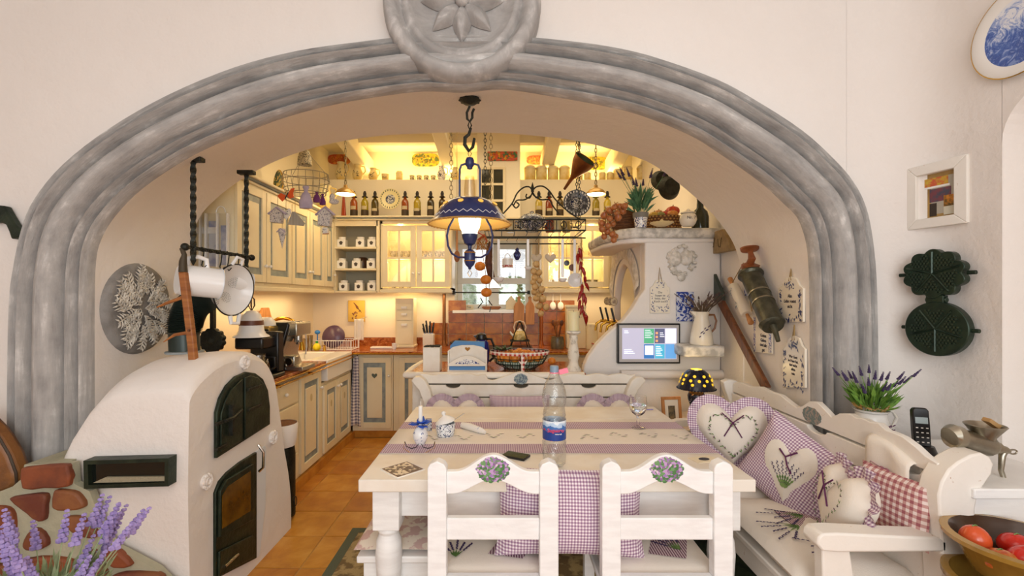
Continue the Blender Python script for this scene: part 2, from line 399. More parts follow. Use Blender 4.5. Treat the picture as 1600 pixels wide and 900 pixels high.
# soft corner between front wall and right wall, right wall with a tall niche
b = B()
NY0 = 1.64
def rw(a, v):
    z = v*3.05; r = .25
    if a < .5: t = a*2*PI/2; return (XR-r+r*math.sin(t), YA-r+r*math.cos(t)-.001, z)
    return (XR, YA-r-(a-.5)*2*(YA-r-NY0), z)
b.grid(rw, 13, 8)
NY0, NY1, NZ = 1.64, .8, 1.39+(465-150)/F*1.64
b.box(XR, XR+.01, NY0-.001, NY0, 0, 3.05)
def nichez(y): 
    t = (NY0-y)/.16; return NZ-.0+(-.17*(1-math.sqrt(max(0, 1-(1-min(1, t))**2))))
ys = [NY0-.16*(1-math.cos(PI/2*i/8)) for i in range(9)]+[1.2, NY1]
for i in range(len(ys)-1): b.add([(XR, ys[i], nichez(ys[i])), (XR, ys[i+1], nichez(ys[i+1])), (XR, ys[i+1], 3.05), (XR, ys[i], 3.05)], [(0,1,2,3)])
for i in range(len(ys)-1): b.add([(XR, ys[i], nichez(ys[i])), (XR, ys[i+1], nichez(ys[i+1])), (XR+.16, ys[i+1]-.03, nichez(ys[i+1])-.02), (XR+.16, ys[i]-.03, nichez(ys[i])-.02)], [(0,1,2,3)])
b.add([(XR, NY0, 0), (XR, NY0, NZ-.17), (XR+.16, NY0-.03, NZ-.19), (XR+.16, NY0-.03, 0)], [(0,1,2,3)])
b.add([(XR+.16, NY0, 0), (XR+.16, NY0, NZ+.1), (XR+.16, NY1, NZ+.1), (XR+.16, NY1, 0)], [(0,1,2,3)])
b.box(XR, XR+.2, -2.6, NY1, 0, 3.05)
struct('wall_right', b, PLASTER, ang=60)
struct('wall_left', B().box(-3.5, -3.4, -2.6, YA, 0, 3.05), PLASTER)
struct('ceiling', B().box(-3.5, 2.0, -2.6, YA+.02, 3.05, 3.15), PLASTER)
# kitchen shell
struct('wall_kitchen_left', B().box(-2.2, -2.1, YB-.02, 5.6, 0, 3.25), mat('cream_wall', '#f2e8cf', .8, bump=.1))
b = B(); b.add([(1.484, 2.8, 0), (1.54, 3.2, 0), (1.54, 3.2, 3.25), (1.484, 2.8, 3.25)], [(0,1,2,3)]); struct('wall_right', b, PLASTER)
struct('wall_kitchen_right', B().box(1.565, 1.6, 3.2, 5.6, 0, 3.25), PLASTER)
CW = mat('cream_wall', '#f2e8cf', .8)
WX0, WX1, WZ0, WZ1 = -.53, .33, 1.25, 2.02
b = B(); b.box(-2.2, WX0, 5.05, 5.5, 0, 2.70); b.box(WX1, 1.6, 5.05, 5.5, 0, 2.70); b.box(WX0, WX1, 5.05, 5.5, 0, WZ0); b.box(WX0, WX1, 5.05, 5.5, WZ1, 2.70); b.box(-2.2, 1.6, 5.5, 5.6, 2.6, 3.25)
struct('wall_back', b, CW)
struct('ceiling_kitchen', B().box(-2.2, 1.7, YB, 5.6, 3.15, 3.25), CW)
b = B()
for x in (-1.62, -.62, .52, 1.3):
    b.add([(x-.07, 4.2, 3.16), (x+.07, 4.2, 3.16), (x+.07, 4.2, 3.02), (x-.07, 4.2, 3.02), (x-.07, 5.5, 3.04), (x+.07, 5.5, 3.04), (x+.07, 5.5, 2.84), (x-.07, 5.5, 2.84)], [(0,1,2,3),(7,6,5,4),(0,4,5,1),(1,5,6,2),(2,6,7,3),(3,7,4,0)])
    struct('trim_3', b, CW, bevel=.01, label='sloping white ceiling beam'); b = B()
struct('trim_3', B().box(-2.1, 1.6, 4.9, 5.0, 3.06, 3.16), CW, label='white cross beam under the kitchen ceiling')
# central chimney pier with a small glazed cupboard
pier = struct('wall_pier', B().box(-.27, .19, 4.86, 5.5, 2.225, 3.15), CW)
# floor and tiles
fl = struct('floor', B().box(-3.5, 2.0, -2.6, 5.6, -.1, -.004), GROUT)
tw, td = .33, .31; tile_b = [B().box(-.5*tw+.004, .5*tw-.004, -.5*td+.004, .5*td-.004, -.012, .0) for _ in range(3)]
tm = []
for i in range(3):
    o = obj('tile', tile_b[i], TILE[i], fl, bevel=.002, loc=(-1.37+tw*(i+.5), 4.51-td*.5, 0)); tm.append(o)
for ix in range(-2, 10):
    for iy in range(0, 12):
        if iy == 0 and ix in (0, 1, 2): continue
        k = random.randrange(3); c = tm[k].copy(); C.objects.link(c); c.parent = fl
        c.location = (-1.37+tw*(ix+.5), 4.51-td*(iy+.5), random.uniform(-.001, .001)); c.rotation_euler = (0, 0, random.choice((0, PI)))
struct('floor_garden', B().box(-3, 3, 5.6, 9, -.1, 0), mat('grass', '#6f8a4c', .9))
struct('floor_front', B().box(-3.4, 1.8, -2.5, .78, -.02, -.001), TILE[1])
# window in the back wall: two-light white casement looking into a garden
WF = mat('window_white', '#e6e6e2', .4)
b = B(); y0, y1 = 5.36, 5.42
for x0, x1 in ((WX0, WX0+.06), (WX1-.06, WX1), (-.16, -.04)): b.box(x0, x1, y0, y1, WZ0, WZ1)
for z0, z1 in ((WZ0, WZ0+.06), (WZ1-.06, WZ1), (1.55, 1.62)): b.box(WX0, WX1, y0-.002, y1+.002, z0, z1)
w1 = struct('window_1', b, WF, bevel=.004)
obj('pane', B().box(WX0, WX1, 5.39, 5.394, WZ0, WZ1), PANE, w1)
b = B(); b.box(WX0-.02, WX1+.02, 5.02, 5.05, WZ0-.03, WZ0); b.box(WX0, WX1, 5.05, 5.36, WZ0-.001, WZ0+.006); obj('window_sill', b, PORC, w1)
t = NT('garden'); v = t.coord(); c_ = t.ramp(t.noise(v, 5, 5, .7), [(.35, '#4e6b3c'), (.5, '#a8c08c'), (.62, '#f4f8fb')]); t.col(c_); t.set(.9)
hd = obj('garden_hedge', B().grid(lambda a, v_: (-2.2+a*4.2, 7.2+.1*math.sin(a*30)*math.sin(v_*20), v_*1.65+.08*math.sin(a*25)*v_), 50, 20), t.m, kind='stuff', label='green garden hedge seen through the kitchen window', cat='hedge')
gp = thing('glazed_cupboard', 'small dark-paned cupboard let into the pier above the window', 'cupboard', (0, 4.86, 0))
x0, x1, z0, z1 = -.245, .03, 2.24, 2.78
b = B(); 
for x in (x0, (x0+x1)/2-.012, x1-.025): b.box(x, x+.025, -.02, 0, z0, z1)
for z in (z0, 2.41, 2.585, z1-.025): b.box(x0, x1, -.021, 0, z, z+.025)
obj('frame', b, CREAM, gp, bevel=.003); DK = mat('dark_pane', '#3a3a30', .1)
for i in range(2):
    for j in range(3): obj('pane', B().box(x0+.02+i*.13, x0+.135+i*.13, -.008, -.001, z0+.02+j*.175, z0+.17+j*.175), DK, gp)
# medallion on the crown of the arch
mc = P(724, 20, YA)+Vector((0, -.02, 0))
md = thing('arch_medallion', 'round grey plaster medallion with carved flower at the crown of the arch', 'ornament', mc)
R = .345; b = B()
b.lathe([(0,-.05),(.17,-.05),(.2,-.062),(.225,-.085),(.235,-.095),(.25,-.085),(.262,-.07),(.275,-.085),(.29,-.11),(.315,-.115),(.335,-.09),(.345,-.04),(.345,.02)], 64, axis='Y', sy=1.02)
obj('ring_moulding', b, RELIEF, md, ang=80)
for k in range(8):
    a = PI/4*k-PI/2; b = B(); b.M = Matrix.Translation((math.cos(a)*.098, -.055, math.sin(a)*.098)) @ Matrix.Rotation(-a, 4, 'Y')
    b.grid(lambda u, v: ((u-.5)*.165, -.05*(math.sin(PI*u)**.8)*(1-abs(2*v-1)**1.5)+.012*math.exp(-((v-.5)/.08)**2)*math.sin(PI*u), (v-.5)*.085*math.sin(PI*(u**.8))), 14, 11); obj('petal', b, RELIEF, md, ang=80)
obj('boss', B().ell((0, -.07, 0), (.03, .03, .03)), RELIEF, md)
# ---------------------------------------------------------------- plaster oven (left)
OX = -1.275
pr = [(295,1010),(295,760),(295,640),(300,605),(325,575),(355,556),(390,549),(415,560),(430,588),(437,640),(445,700),(455,770),(455,850)]
pyz = smooth_curve([Vector((Q(a, c, OX).y, Q(a, c, OX).z, 0)) for a, c in pr], 4)
pyz[0].y = 0; pyz[-1].y = 0
xs = [(OX, .965, .0), (OX-.008, .985, .0), (OX-.03, 1, .0), (OX-.12, 1.0, 0), (OX-.22, .995, 0), (-1.58, .985, 0), (-1.64, .955, 0), (-1.70, .89, 0), (-1.76, .80, 0), (-1.79, .74, 0), (-1.80, .5, 0), (-1.802, .2, 0)]
ov = thing('plaster_oven', 'white plastered wood-fired oven with rounded shoulders left of the arch opening', 'oven', (OX, 2.25, 0))
b = B(); b.M = Matrix.Translation((-OX, -2.25, 0))
def ofn(a, v):
    x, g, _ = xs[round(a*(len(xs)-1))]; p = pyz[round(v*(len(pyz)-1))]; cy = 2.28
    y = cy+(p.x-cy)*(1-(1-g)*(.35 if p.x > cy else .06)); z = max(p.y, 0)*g; ex = max(0, (y-1.9))*.2*(a**1.5)
    nz = .008*noise.noise(Vector((x*4, y*4, z*4)))
    return (x-ex, y+nz, z+nz)
b.grid(ofn, len(xs), len(pyz)); n0 = len(b.v)
bb = B(); bb.M = b.M; ring = [Vector(ofn(0, i/(len(pyz)-1))) for i in range(len(pyz))]
b.add(ring, [tuple(range(len(ring)))])
obj('body', b, PLASTER, ov, ang=70)
def face_poly(pxs, X=OX): return [(Q(a, c, X).y-2.25, Q(a, c, X).z) for a, c in pxs]
# upper arched iron door
dpx = [(333,716),(333,645),(339,622),(350,602),(364,588),(380,581),(394,583),(406,592),(414,610),(417,635),(417,663)]
fr = B().prism(face_poly(dpx), .002, .018, 'YZ'); dr = obj('iron_door', fr, IRONG, ov, bevel=.003)
ip = face_poly([(337,706),(337,648),(343,628),(353,609),(371,592),(371,688)]); jp = face_poly([(375,686),(375,590),(384,587),(396,590),(405,600),(411,618),(413,640),(413,664)])
for p_ in (ip, jp): obj('door_leaf', B().prism(p_, .018, .026, 'YZ'), IRONG, dr, bevel=.003)
for z_ in (.72, .83): 
    obj('strap_hinge', B().box(.020, .034, -.27, -.19, z_, z_+.014), IRON, dr, bevel=.002)
for z_ in (.83, .93): obj('strap_hinge', B().box(.020, .034, -.02, .1, z_, z_+.014), IRON, dr, bevel=.002)
obj('latch', B().tube([(.04,-.22,.84),(.045,-.16,.84),(.045,-.1,.86)], .008, 6).box(.026,.045,-.175,-.16,.76,.9), IRON, dr)
# lower stove insert
opx = [(333,905),(333,770),(340,752),(352,738),(372,722),(398,706),(398,872)]
ins = obj('stove_insert', B().prism(face_poly(opx), -.03, .012, 'YZ'), IRONG, ov, bevel=.004)
AMB = mat('amber_stove_glass', '#6e4a10', .12, c2='#4a300a', sc=8)
obj('stove_frame', B().prism(face_poly([(335,840),(335,768),(345,750),(388,724),(388,812)]), .012, .028, 'YZ'), IRONG, ins, bevel=.004)
obj('glass_panel', B().prism(face_poly([(337,826),(337,775),(346,760),(382,736),(382,798)]), .028, .031, 'YZ'), AMB, ins)
obj('ash_drawer', B().prism(face_poly([(335,900),(335,862),(388,836),(388,872)]), .012, .024, 'YZ'), IRONG, ins, bevel=.004)
obj('drawer_slot', B().tube([Q(352,885,OX+.026)-Vector((OX,2.25,0)), Q(372,866,OX+.026)-Vector((OX,2.25,0))], .006, 8), CHROME, ins)
obj('handle', B().tube([(.03,.07,.64),(.055,.075,.6),(.05,.08,.52),(.03,.08,.5)], .007, 8), CHROME, ins)
# whitewashed jamb, rosettes, slot window
obj('hearth_jamb', B().prism(face_poly([(399,705),(412,697),(414,700),(413,790),(404,868),(399,872)]), .001, .006, 'YZ'), mat('blue_white_plaster', '#dfe3e8', .8), ov)
for (a, c, r) in ((320,752,.028),(425,683,.032),(380,566,.03)):
    p = Q(a, c, OX)-Vector((OX, 2.25, 0)); b = B()
    b.lathe([(0,.012),(r*.4,.012),(r*.5,.02),(r*.7,.012),(r,.018),(r*1.05,0)], 18, (0, p.y, p.z), axis='X')
    for k in range(10): b.ell((.012, p.y+math.cos(k*PI/5)*r*.95, p.z+math.sin(k*PI/5)*r*.95), (.008, .009, .009), 6, 5)
    obj('rosette', b, PLASTER, ov)
def oc(px, py, Y=1.80): p = P(px, py, Y); return (p.x-OX, p.z)
fo_ = [oc(130,720), oc(263,716), oc(263,760), oc(131,764)]; fi = [oc(137,726), oc(257,722), oc(257,754), oc(138,758)]
b = B()
for i in range(4):
    j = (i+1) % 4; q = [fo_[i], fo_[j], fi[j], fi[i]]; b.prism(q, 1.800-2.25, 1.88-2.25)
sw = obj('vent_frame', b, IRONG, ov)
b = B().prism(fi, 1.818-2.25, 1.824-2.25); obj('vent_glass', b, mat('dark_glass', '#151a17', .08), sw)
b = B().prism([oc(142,756), oc(162,747), oc(256,746), oc(256,753)], 1.808-2.25, 1.818-2.25); obj('vent_ledge', b, mat('pale_gravel', '#a59c82', .9, bump=.6, bsc=200), sw)
# stone base
SB = 1.80
def pz(L, Y): return [((a-VX)/F*Y, EYE-(c-VY)/F*Y) for a, c in L]
STM = mat('sage_mortar', '#a4a28a', .9, c2='#b5b198', sc=6, bump=.4, bsc=40)
base = thing('stone_plinth', 'low plinth of red-brown field stones in grey-green mortar below the left pillar', 'plinth', (0, SB, 0))
mo = [(-160,790),(-60,782),(-10,772),(20,760),(34,748),(38,726),(113,724),(116,756),(140,768),(150,795),(158,832),(180,856),(215,874),(245,890),(275,920),(275,1010),(-160,1010)]
obj('mortar', B().prism(pz(mo, SB), 0, .03).prism(pz([(-160,790),(-60,782),(-10,772),(20,760),(34,748),(38,726),(100,724),(100,1010),(-160,1010)], SB), .025, .24), STM, base)
SM = [mat('red_stone', '#8c4a2a', .6, c2='#6f3a26', sc=9, bump=.4, bsc=25), mat('brown_stone', '#84502c', .6, c2='#6b3424', sc=7, bump=.4, bsc=25), mat('ochre_stone', '#8f5a33', .6, c2='#74402a', sc=7, bump=.4, bsc=25)]
st = [[(160,215),(300,200),(440,195),(452,215),(455,330),(300,340),(170,345)],
 [(85,400),(200,382),(312,378),(308,450),(300,545),(240,535),(200,500),(120,440)],[(365,350),(470,360),(520,390),(552,460),(440,482),(352,462)],
 [(-60,470),(0,455),(70,465),(105,510),(110,620),(90,760),(0,790),(-60,790)],[(180,655),(225,592),(290,620),(320,700),(230,730),(170,710)],
 [(430,520),(530,520),(570,575),(610,600),(625,650),(520,640),(440,580)],[(680,700),(760,735),(845,822),(735,835),(690,790)],
 [(715,890),(790,866),(950,868),(1030,890),(1030,1000),(700,1000)],[(590,720),(640,760),(665,830),(692,900),(680,1000),(560,1000),(560,800)],
 [(120,800),(260,770),(420,780),(520,830),(500,1000),(120,1000)],[(-200,830),(80,820),(90,1000),(-200,1000)],[(-260,470),(-90,470),(-90,790),(-260,790)]]
for i, L in enumerate(st):
    q = smooth_curve([Vector((a/4, 675+c/4, 0)) for a, c in L+[L[0]]], 2)[:-1]
    obj('stone', B().prism(pz([(p.x, p.y) for p in q], SB), -.022, .01), SM[i % 3], base, bevel=.008)
# ---------------------------------------------------------------- fireplace breast with side arch (right back)
FY = 3.2
hd_ = thing('fireplace_breast', 'white plastered chimney breast with a moulded mantel and sweeping left edge', 'fireplace', (1.1, FY, 0))
def hp(L, Y=FY): return [((a-VX)/F*Y-1.1, EYE-(c-VY)/F*Y) for a, c in L]
sweep = [(911,905),(911,590),(913,572),(920,556),(934,537),(952,519),(975,500),(990,480),(1000,463),(1008,452),(1008,372),(1107,372),(1115,372),(1126,372),(1126,905)]
b = B(); b.prism(hp(sweep), 0, .10); obj('breast_wall', b, PLASTER, hd_, bevel=.012)
# box behind with arched opening on its left side
xL = (1008-VX)/F*FY-1.1
b = B(); zt = EYE+(465-372)/F*FY
Yn, Yf = .10, 1.0
arcN = 14; zc = 1.36; 
pts = []
for i in range(arcN+1):
    t = i/arcN; yy = Yn+.16+(.62)*t; zz = zc+.30*math.sin(PI*t)**.6; pts.append((yy, zz))
outer = [(Yn, zc), (Yn, zt), (Yf, zt), (Yf, zc)]
poly = [(Yn, 1.1), (Yn, zt), (Yf, zt), (Yf, 1.1), (Yn+.78, 1.1)]+pts[::-1]+[(Yn+.16, 1.1)]
b.prism(poly, xL, xL+.06, 'YZ'); obj('side_arch', b, PLASTER, hd_, bevel=.01)
obj('back_panel', B().box(xL+.3, xL+.33, Yn, Yf, .9, zt), CW, hd_)
obj('arch_relief', B().grid(lambda a, v: (xL-.008-.012*math.sin(PI*v)-.006*math.sin(a*40)*math.sin(PI*v), Yn+.47+math.cos(PI*a)*(.34+.11*v), 1.38+.33*math.sin(PI*a)+.10*v+(.12*math.exp(-((a-.5)/.08)**2))*v), 60, 7), mat('grey_washed_relief', '#c9c3b8', .8, c2='#e9e3da', sc=30, bump=.5, bsc=50), hd_)
b = B(); mz = EYE+(465-372)/F*FY
mp = [(xL-.09, Yn-.13), (.46, Yn-.13), (.46, 1.0), (xL-.2, 1.0), (xL-.26, .75), (xL-.25, .35), (xL-.18, .05)]
GRW = mat('grey_washed_plaster', '#bdb9b1', .8, c2='#e8e3da', sc=14, lo=.42, hi=.56, bump=.5, bsc=30)
b.prism(mp, mz, mz+.07, 'XY'); mant = obj('mantel', b, GRW, hd_, bevel=.02)
b = B(); b.prism([(x*.97+.01, y*.98+.02) for x, y in mp], mz-.035, mz, 'XY'); obj('mantel_moulding', b, PLASTER, mant, bevel=.012)
MZ = mz+.07
b = B(); b.tube([(hp([(968,584)])[0][0], -.03, hp([(968,584)])[0][1]), (.43, -.03, hp([(968,584)])[0][1])], .032, 12); obj('ledge', b, PLASTER, hd_)
# ================================================================ DINING FURNITURE
TZ = .765
tb = thing('dining_table', 'long white-painted farmhouse table with thick top and turned legs', 'table', (.19, 2.085, 0))
for i in range(4): obj('tabletop_board', B().box(-.685, .68, -.525+i*.2625, -.2635+i*.2625, .722, TZ), OCHREP, tb, bevel=.004)
b = B()
for y in (-.44, .41): b.box(-.56, .56, y, y+.03, .60, .722)
for x in (-.59, .56): b.box(x, x+.03, -.41, .41, .60, .722)
obj('apron', b, WHITEP, tb, bevel=.003)
lg = [(.02,0),(.03,.02),(.034,.06),(.026,.1),(.03,.14),(.038,.3),(.045,.42),(.048,.47),(.044,.52),(.034,.545),(.04,.555),(.036,.57)]
for x in (-.60, .60):
    for y in (-.44, .44):
        b = B(); b.lathe(lg, 20, (x, y, 0)); b.cb((x, y, .646), (.094, .094, .152)); obj('leg', b, WHITEP, tb, bevel=.003)
rn = thing('table_runner', 'cream embroidered runner with two purple checked bands across the table', 'runner', (.19, 2.05, TZ))
obj('cloth', B().grid(lambda a, v: (-.68+1.355*a, -.23+.46*v, .0015), 20, 4), LINEN, rn, solid=.001)
for y in (-.23, .11): obj('checked_band', B().grid(lambda a, v: (-.681+1.357*a, y+.115*v, .0028), 20, 3), gingham('band_gingham', '#ecdfe0', '#b497a8', '#8d6d8b', .009, (0, 1)), rn)
b = B(); b2 = B(); rnd = random.Random(3)
for k in range(9):
    x = -.55+k*.14; y = rnd.uniform(-.05, .05)
    for q in range(8):
        a = rnd.uniform(-.5, .5); px_, py_ = x+q*.01, y+.03*math.sin(q*.9+k)
        bb_ = b if q % 2 else b2; bb_.add([(px_, py_, .003), (px_+.012, py_+.003, .0033), (px_+.02, py_+a*.01, .003), (px_+.01, py_-.003, .0033)], [(0,1,2,3)])
obj('embroidery_purple', b, PURPLE, rn); obj('embroidery_green', b2, GREENL, rn)
# chairs
def chair(X, label):
    t = thing('dining_chair', label, 'chair', (X, 1.45, 0), group='white ladder-back chairs at the near side of the table')
    w_ = .209
    for s_ in (-1, 1):
        x0, x1 = sorted((s_*w_, s_*(w_-.06)))
        pl = [(x0, 0), (x1, 0), (x1, .845), (x1-.008, .858), ((x0+x1)/2, .868), (x0+.008, .858), (x0, .845)]
        obj('rear_post', B().prism(pl, 0, .042), CHAIRW, t, bevel=.003)
        obj('leg', B().box(min(s_*.2, s_*.16), max(s_*.2, s_*.16), .36, .40, 0, .43), CHAIRW, t, bevel=.003)
    n = 24; top = []; bot = []
    for i in range(n+1):
        x = -.149+.298*i/n; u = abs(x)/.149
        top.append((x, .832+.054*(.5+.5*math.cos(PI*min(1, u/.82)))-.0*(u))); bot.append((x, .760+.045*(.5+.5*math.cos(PI*min(1, u/.9)))))
    cr = obj('crest_rail', B().prism(bot+top[::-1], .008, .034), CHAIRW, t, bevel=.003)
    rnd = random.Random(5); pts = [(.054*math.cos(a)*(1+rnd.uniform(-.09, .06)), .838+.041*math.sin(a)*(1+rnd.uniform(-.1, .06))) for a in [2*PI*i/60 for i in range(60)]]
    me = obj('painted_bouquet', B().prism([(x, z-.838) for x, z in pts], -.0006, 0), BOUQ, cr, loc=(0, .0078, .838))
    for z in (.612, .44): obj('cross_rail', B().box(-.149, .149, .01, .034, z, z+.07 if z > .5 else z+.055), CHAIRW, t, bevel=.003)
    obj('seat', B().box(-.205, .205, .03, .42, .43, .452), CHAIRW, t, bevel=.005)
    for s_ in (-1, 1): obj('stretcher', B().box(s_*.185-.012, s_*.185+.012, .04, .37, .2, .235), CHAIRW, t)
    return t
chair(-.03, 'left of the two white ladder-back chairs with a painted lilac bouquet')
chair(.527, 'right of the two white ladder-back chairs with a painted lilac bouquet')
def printed(parent, spots, y=None, z=None, size=.05, seed=1, lay=True):
    """lavender sprig prints lying on a cushion"""
    rnd = random.Random(seed); bp, bg = B(), B()
    for (x, yy, zz, a) in spots:
        for k in range(5):
            aa = a+(k-2)*.28; L = size*rnd.uniform(.8, 1.2)
            for q in range(7):
                r = L*(.55+q*.09); px_, py_ = x+math.cos(aa)*r, yy+math.sin(aa)*r
                c, s_ = math.cos(aa+.5*(-1)**q)*.0085, math.sin(aa+.5*(-1)**q)*.0085
                bp.add([(px_-c, py_-s_, zz), (px_+s_*.5, py_-c*.5, zz+.001), (px_+c, py_+s_, zz), (px_-s_*.5, py_+c*.5, zz+.001)], [(0,1,2,3)])
            c, s_ = math.cos(aa), math.sin(aa); bg.add([(x, yy, zz), (x+c*L*.3-s_*.002, yy+s_*L*.3+c*.002, zz+.001), (x+c*L*.6, yy+s_*L*.6, zz), (x+c*L*.3+s_*.002, yy+s_*L*.3-c*.002, zz+.001)], [(0,1,2,3)])
            bg.add([(x, yy, zz), (x+c*.02-s_*.006, yy+s_*.02+c*.006, zz+.001), (x+c*L*.5, yy+s_*L*.5, zz)], [(0,1,2)])
    obj('printed_flowers', bp, LAVD, parent); obj('printed_leaves', bg, GREENL, parent)
def flatpad(w_, d, h, name='pad_body', m=LINEN):
    b = B(); b.M = Matrix.Rotation(PI/2, 4, 'X'); pillow(b, rectpts(w_, d, 12, .02), h, 8, 0, .42); return b
for X, lb in ((-.03, 'linen seat pad printed with lavender on the left ladder-back chair'), (.527, 'linen seat pad printed with lavender on the right ladder-back chair')):
    t = thing('seat_pad', lb, 'cushion', (X, 1.68, .478), group='lavender seat pads on the two chairs')
    obj('pad_body', flatpad(.39, .38, .045), LINEN, t)
    obj('striped_patch', B().grid(lambda a, v: (-.02+.12*a+.05*v, -.1+.12*v-.03*a, .0235), 4, 4), gingham('patch_stripes', '#d8c3c5', '#d8c3c5', '#6e4355', .009, (0, 1), True), t)
    printed(t, [(-.13, -.12, .0235, 1.6), (.10, -.08, .025, 2.0)], size=.1, seed=4)
t = thing('gingham_cushion', 'large purple gingham cushion propped upright behind the two ladder-back chairs', 'cushion', (.235, 1.585, .645), rot=(-.1, .02, 0))
b = B(); pillow(b, rectpts(.52, .30, 14, .07), .13, 9, 0, .45, .006); obj('cover', b, GING, t, ang=80)
# left side bench
t = thing('side_bench', 'low white bench pushed under the left end of the table', 'bench', (-.38, 2.08, 0))
obj('seat', B().box(-.15, .17, -.43, .43, .425, .45), WHITEP, t, bevel=.005)
obj('apron', B().box(-.13, .15, -.41, .41, .35, .425), WHITEP, t, bevel=.003)
for x in (-.13, .11):
    for y in (-.41, .37): obj('leg', B().box(x, x+.04, y, y+.04, 0, .36), WHITEP, t, bevel=.003)
t = thing('bench_pad', 'patchwork pink and cream pad on the low side bench', 'cushion', (-.38, 2.08, .475))
b = B(); b.M = Matrix.Rotation(PI/2, 4, 'X'); pillow(b, rectpts(.32, .86, 12, .01), .048, 8, 0, .4); obj('pad_body', b, mat('patchwork', '#e9dccb', .9, c2='#cfaea6', sc=22, lo=.5, hi=.54), t)
# ---- settle benches
def board(pts, zb, x, th, plane='YZ'): 
    return pts
st = thing('settle_bench', 'worn white wooden settle with a scalloped back along the right wall', 'bench', (1.34, 2.0, 0))
def L(x, y, z): return (x-1.34, y-2.0, z)
top = [(1145,601),(1153,597),(1163,598),(1175,604),(1190,604),(1205,612),(1222,617),(1238,630),(1248,637),(1258,634),(1268,627),(1280,628),(1292,640),(1303,652),(1315,646),(1330,646),(1342,653),(1352,654),(1362,659),(1376,661),(1388,672),(1400,676),(1414,682),(1434,697),(1450,712),(1470,724)]
tp = [(Q(a, c, 1.325).y-2.0, Q(a, c, 1.325).z) for a, c in top]
y0, y1 = tp[0][0], tp[-1][0]
def notch(yc, z, s_, r=.06, h=.022, n=8, rev=False):
    p_ = [(yc+r*math.cos(PI*i/n), z+s_*h*math.sin(PI*i/n)) for i in range(n+1)]; return p_ if not rev else p_[::-1]
yn = [(Q(c, 640, 1.325).y-2.0) for c in (1188, 1281, 1420)]
obj('back_board', B().prism(tp+[(y1, .853), (y0, .853)], -.025, 0, 'YZ'), WORN, st, bevel=.003)
e = [(y0, .845)]
for yc in yn: e += notch(yc, .845, -1)
e += [(y1, .845), (y1, .765)]+[(q[0], q[1]) for q in notch(yn[1], .765, 0, rev=True)]+[(y0, .765)]
obj('back_board', B().prism(e, -.03, -.004, 'YZ'), WORN, st, bevel=.003)
e = [(y0, .757)]+notch(yn[1], .757, -1)+[(y1, .757), (y1, .64), (y0, .64)]
obj('back_board', B().prism(e, -.034, -.008, 'YZ'), WORN, st, bevel=.003)
obj('back_board', B().prism([(y0, .632), (y1, .632), (y1, .46), (y0, .46)], -.034, -.008, 'YZ'), WORN, st, bevel=.003)
rnd = random.Random(2); cy_, cz_ = Q(1272, 648, 1.325).y-2.0, Q(1272, 648, 1.325).z
obj('painted_oval', B().prism([(cy_+.058*math.cos(2*PI*i/40)*(1+rnd.uniform(-.08,.05)), cz_-.004+.036*math.sin(2*PI*i/40)*(1+rnd.uniform(-.08,.05))) for i in range(40)], -.0265, -.025, 'YZ'), mat('painted_lavender', '#6c7f7c', .6, c2='#a3968a', sc=80, lo=.45, hi=.55), st)
np_ = [(1455,905),(1452,850),(1449,800),(1447,765),(1452,745),(1463,726),(1478,714),(1497,704),(1513,701),(1525,707),(1531,718),(1528,733),(1518,748),(1508,762),(1503,785),(1504,815),(1508,850),(1514,905)]
q = [(P(a, c, 1.38).x-1.34, P(a, c, 1.38).z) for a, c in np_]; q += [(q[-1][0]+.01, 0), (q[0][0], 0)]
obj('end_post', B().prism(q, -.66, -.59), WORN, st, bevel=.006)
far = [(1128,596),(1137,592),(1148,594),(1158,602),(1162,618),(1163,640),(1168,700),(1144,700),(1140,650),(1137,625),(1131,608)]
q = [(P(a, c, 2.62).x-1.34, P(a, c, 2.62).z) for a, c in far]; k = q.index(q[6]); q = q[:7]+[(q[6][0], 0), (q[7][0], 0)]+q[7:]
obj('end_post', B().prism(q, .60, .65), WORN, st, bevel=.005)
ar = [(1267,838),(1270,829),(1285,823),(1330,827),(1400,829),(1450,831),(1470,842),(1470,858),(1280,858),(1270,850)]
ar = [(P(a, c, 1.36).x-1.34, P(a, c, 1.36).z) for a, c in [(1272,835),(1278,829),(1300,828),(1400,833),(1455,835),(1470,840),(1470,857),(1300,858),(1278,856),(1270,846)]]
obj('armrest', B().prism(ar, -.66, -.59), WORN, st, bevel=.006)
sp_ = [(P(a, c, 1.36).x-1.34, P(a, c, 1.36).z) for a, c in [(1283,856),(1326,856),(1330,880),(1334,905),(1336,960),(1284,960),(1284,900)]]
obj('arm_support', B().prism([p for p in sp_], -.645, -.605), WORN, st, bevel=.005)
obj('armrest', B().prism([(-.38, .67), (-.34, .69), (-.02, .70), (-.02, .665), (-.37, .645)], .60, .645), WORN, st, bevel=.005)
obj('seat', B().box(-.40, -.03, -.62, .62, .425, .45), WORN, st, bevel=.005)
b = B(); b.box(-.39, -.365, -.6, .6, .35, .425); b.box(-.39, -.05, -.62, -.6, .35, .425); obj('apron', b, WORN, st, bevel=.003)
for x, y in ((-.39, -.62), (-.39, .58), (-.07, .58)): obj('leg', B().box(x, x+.045, y, y+.045, 0, .42), WORN, st, bevel=.003)
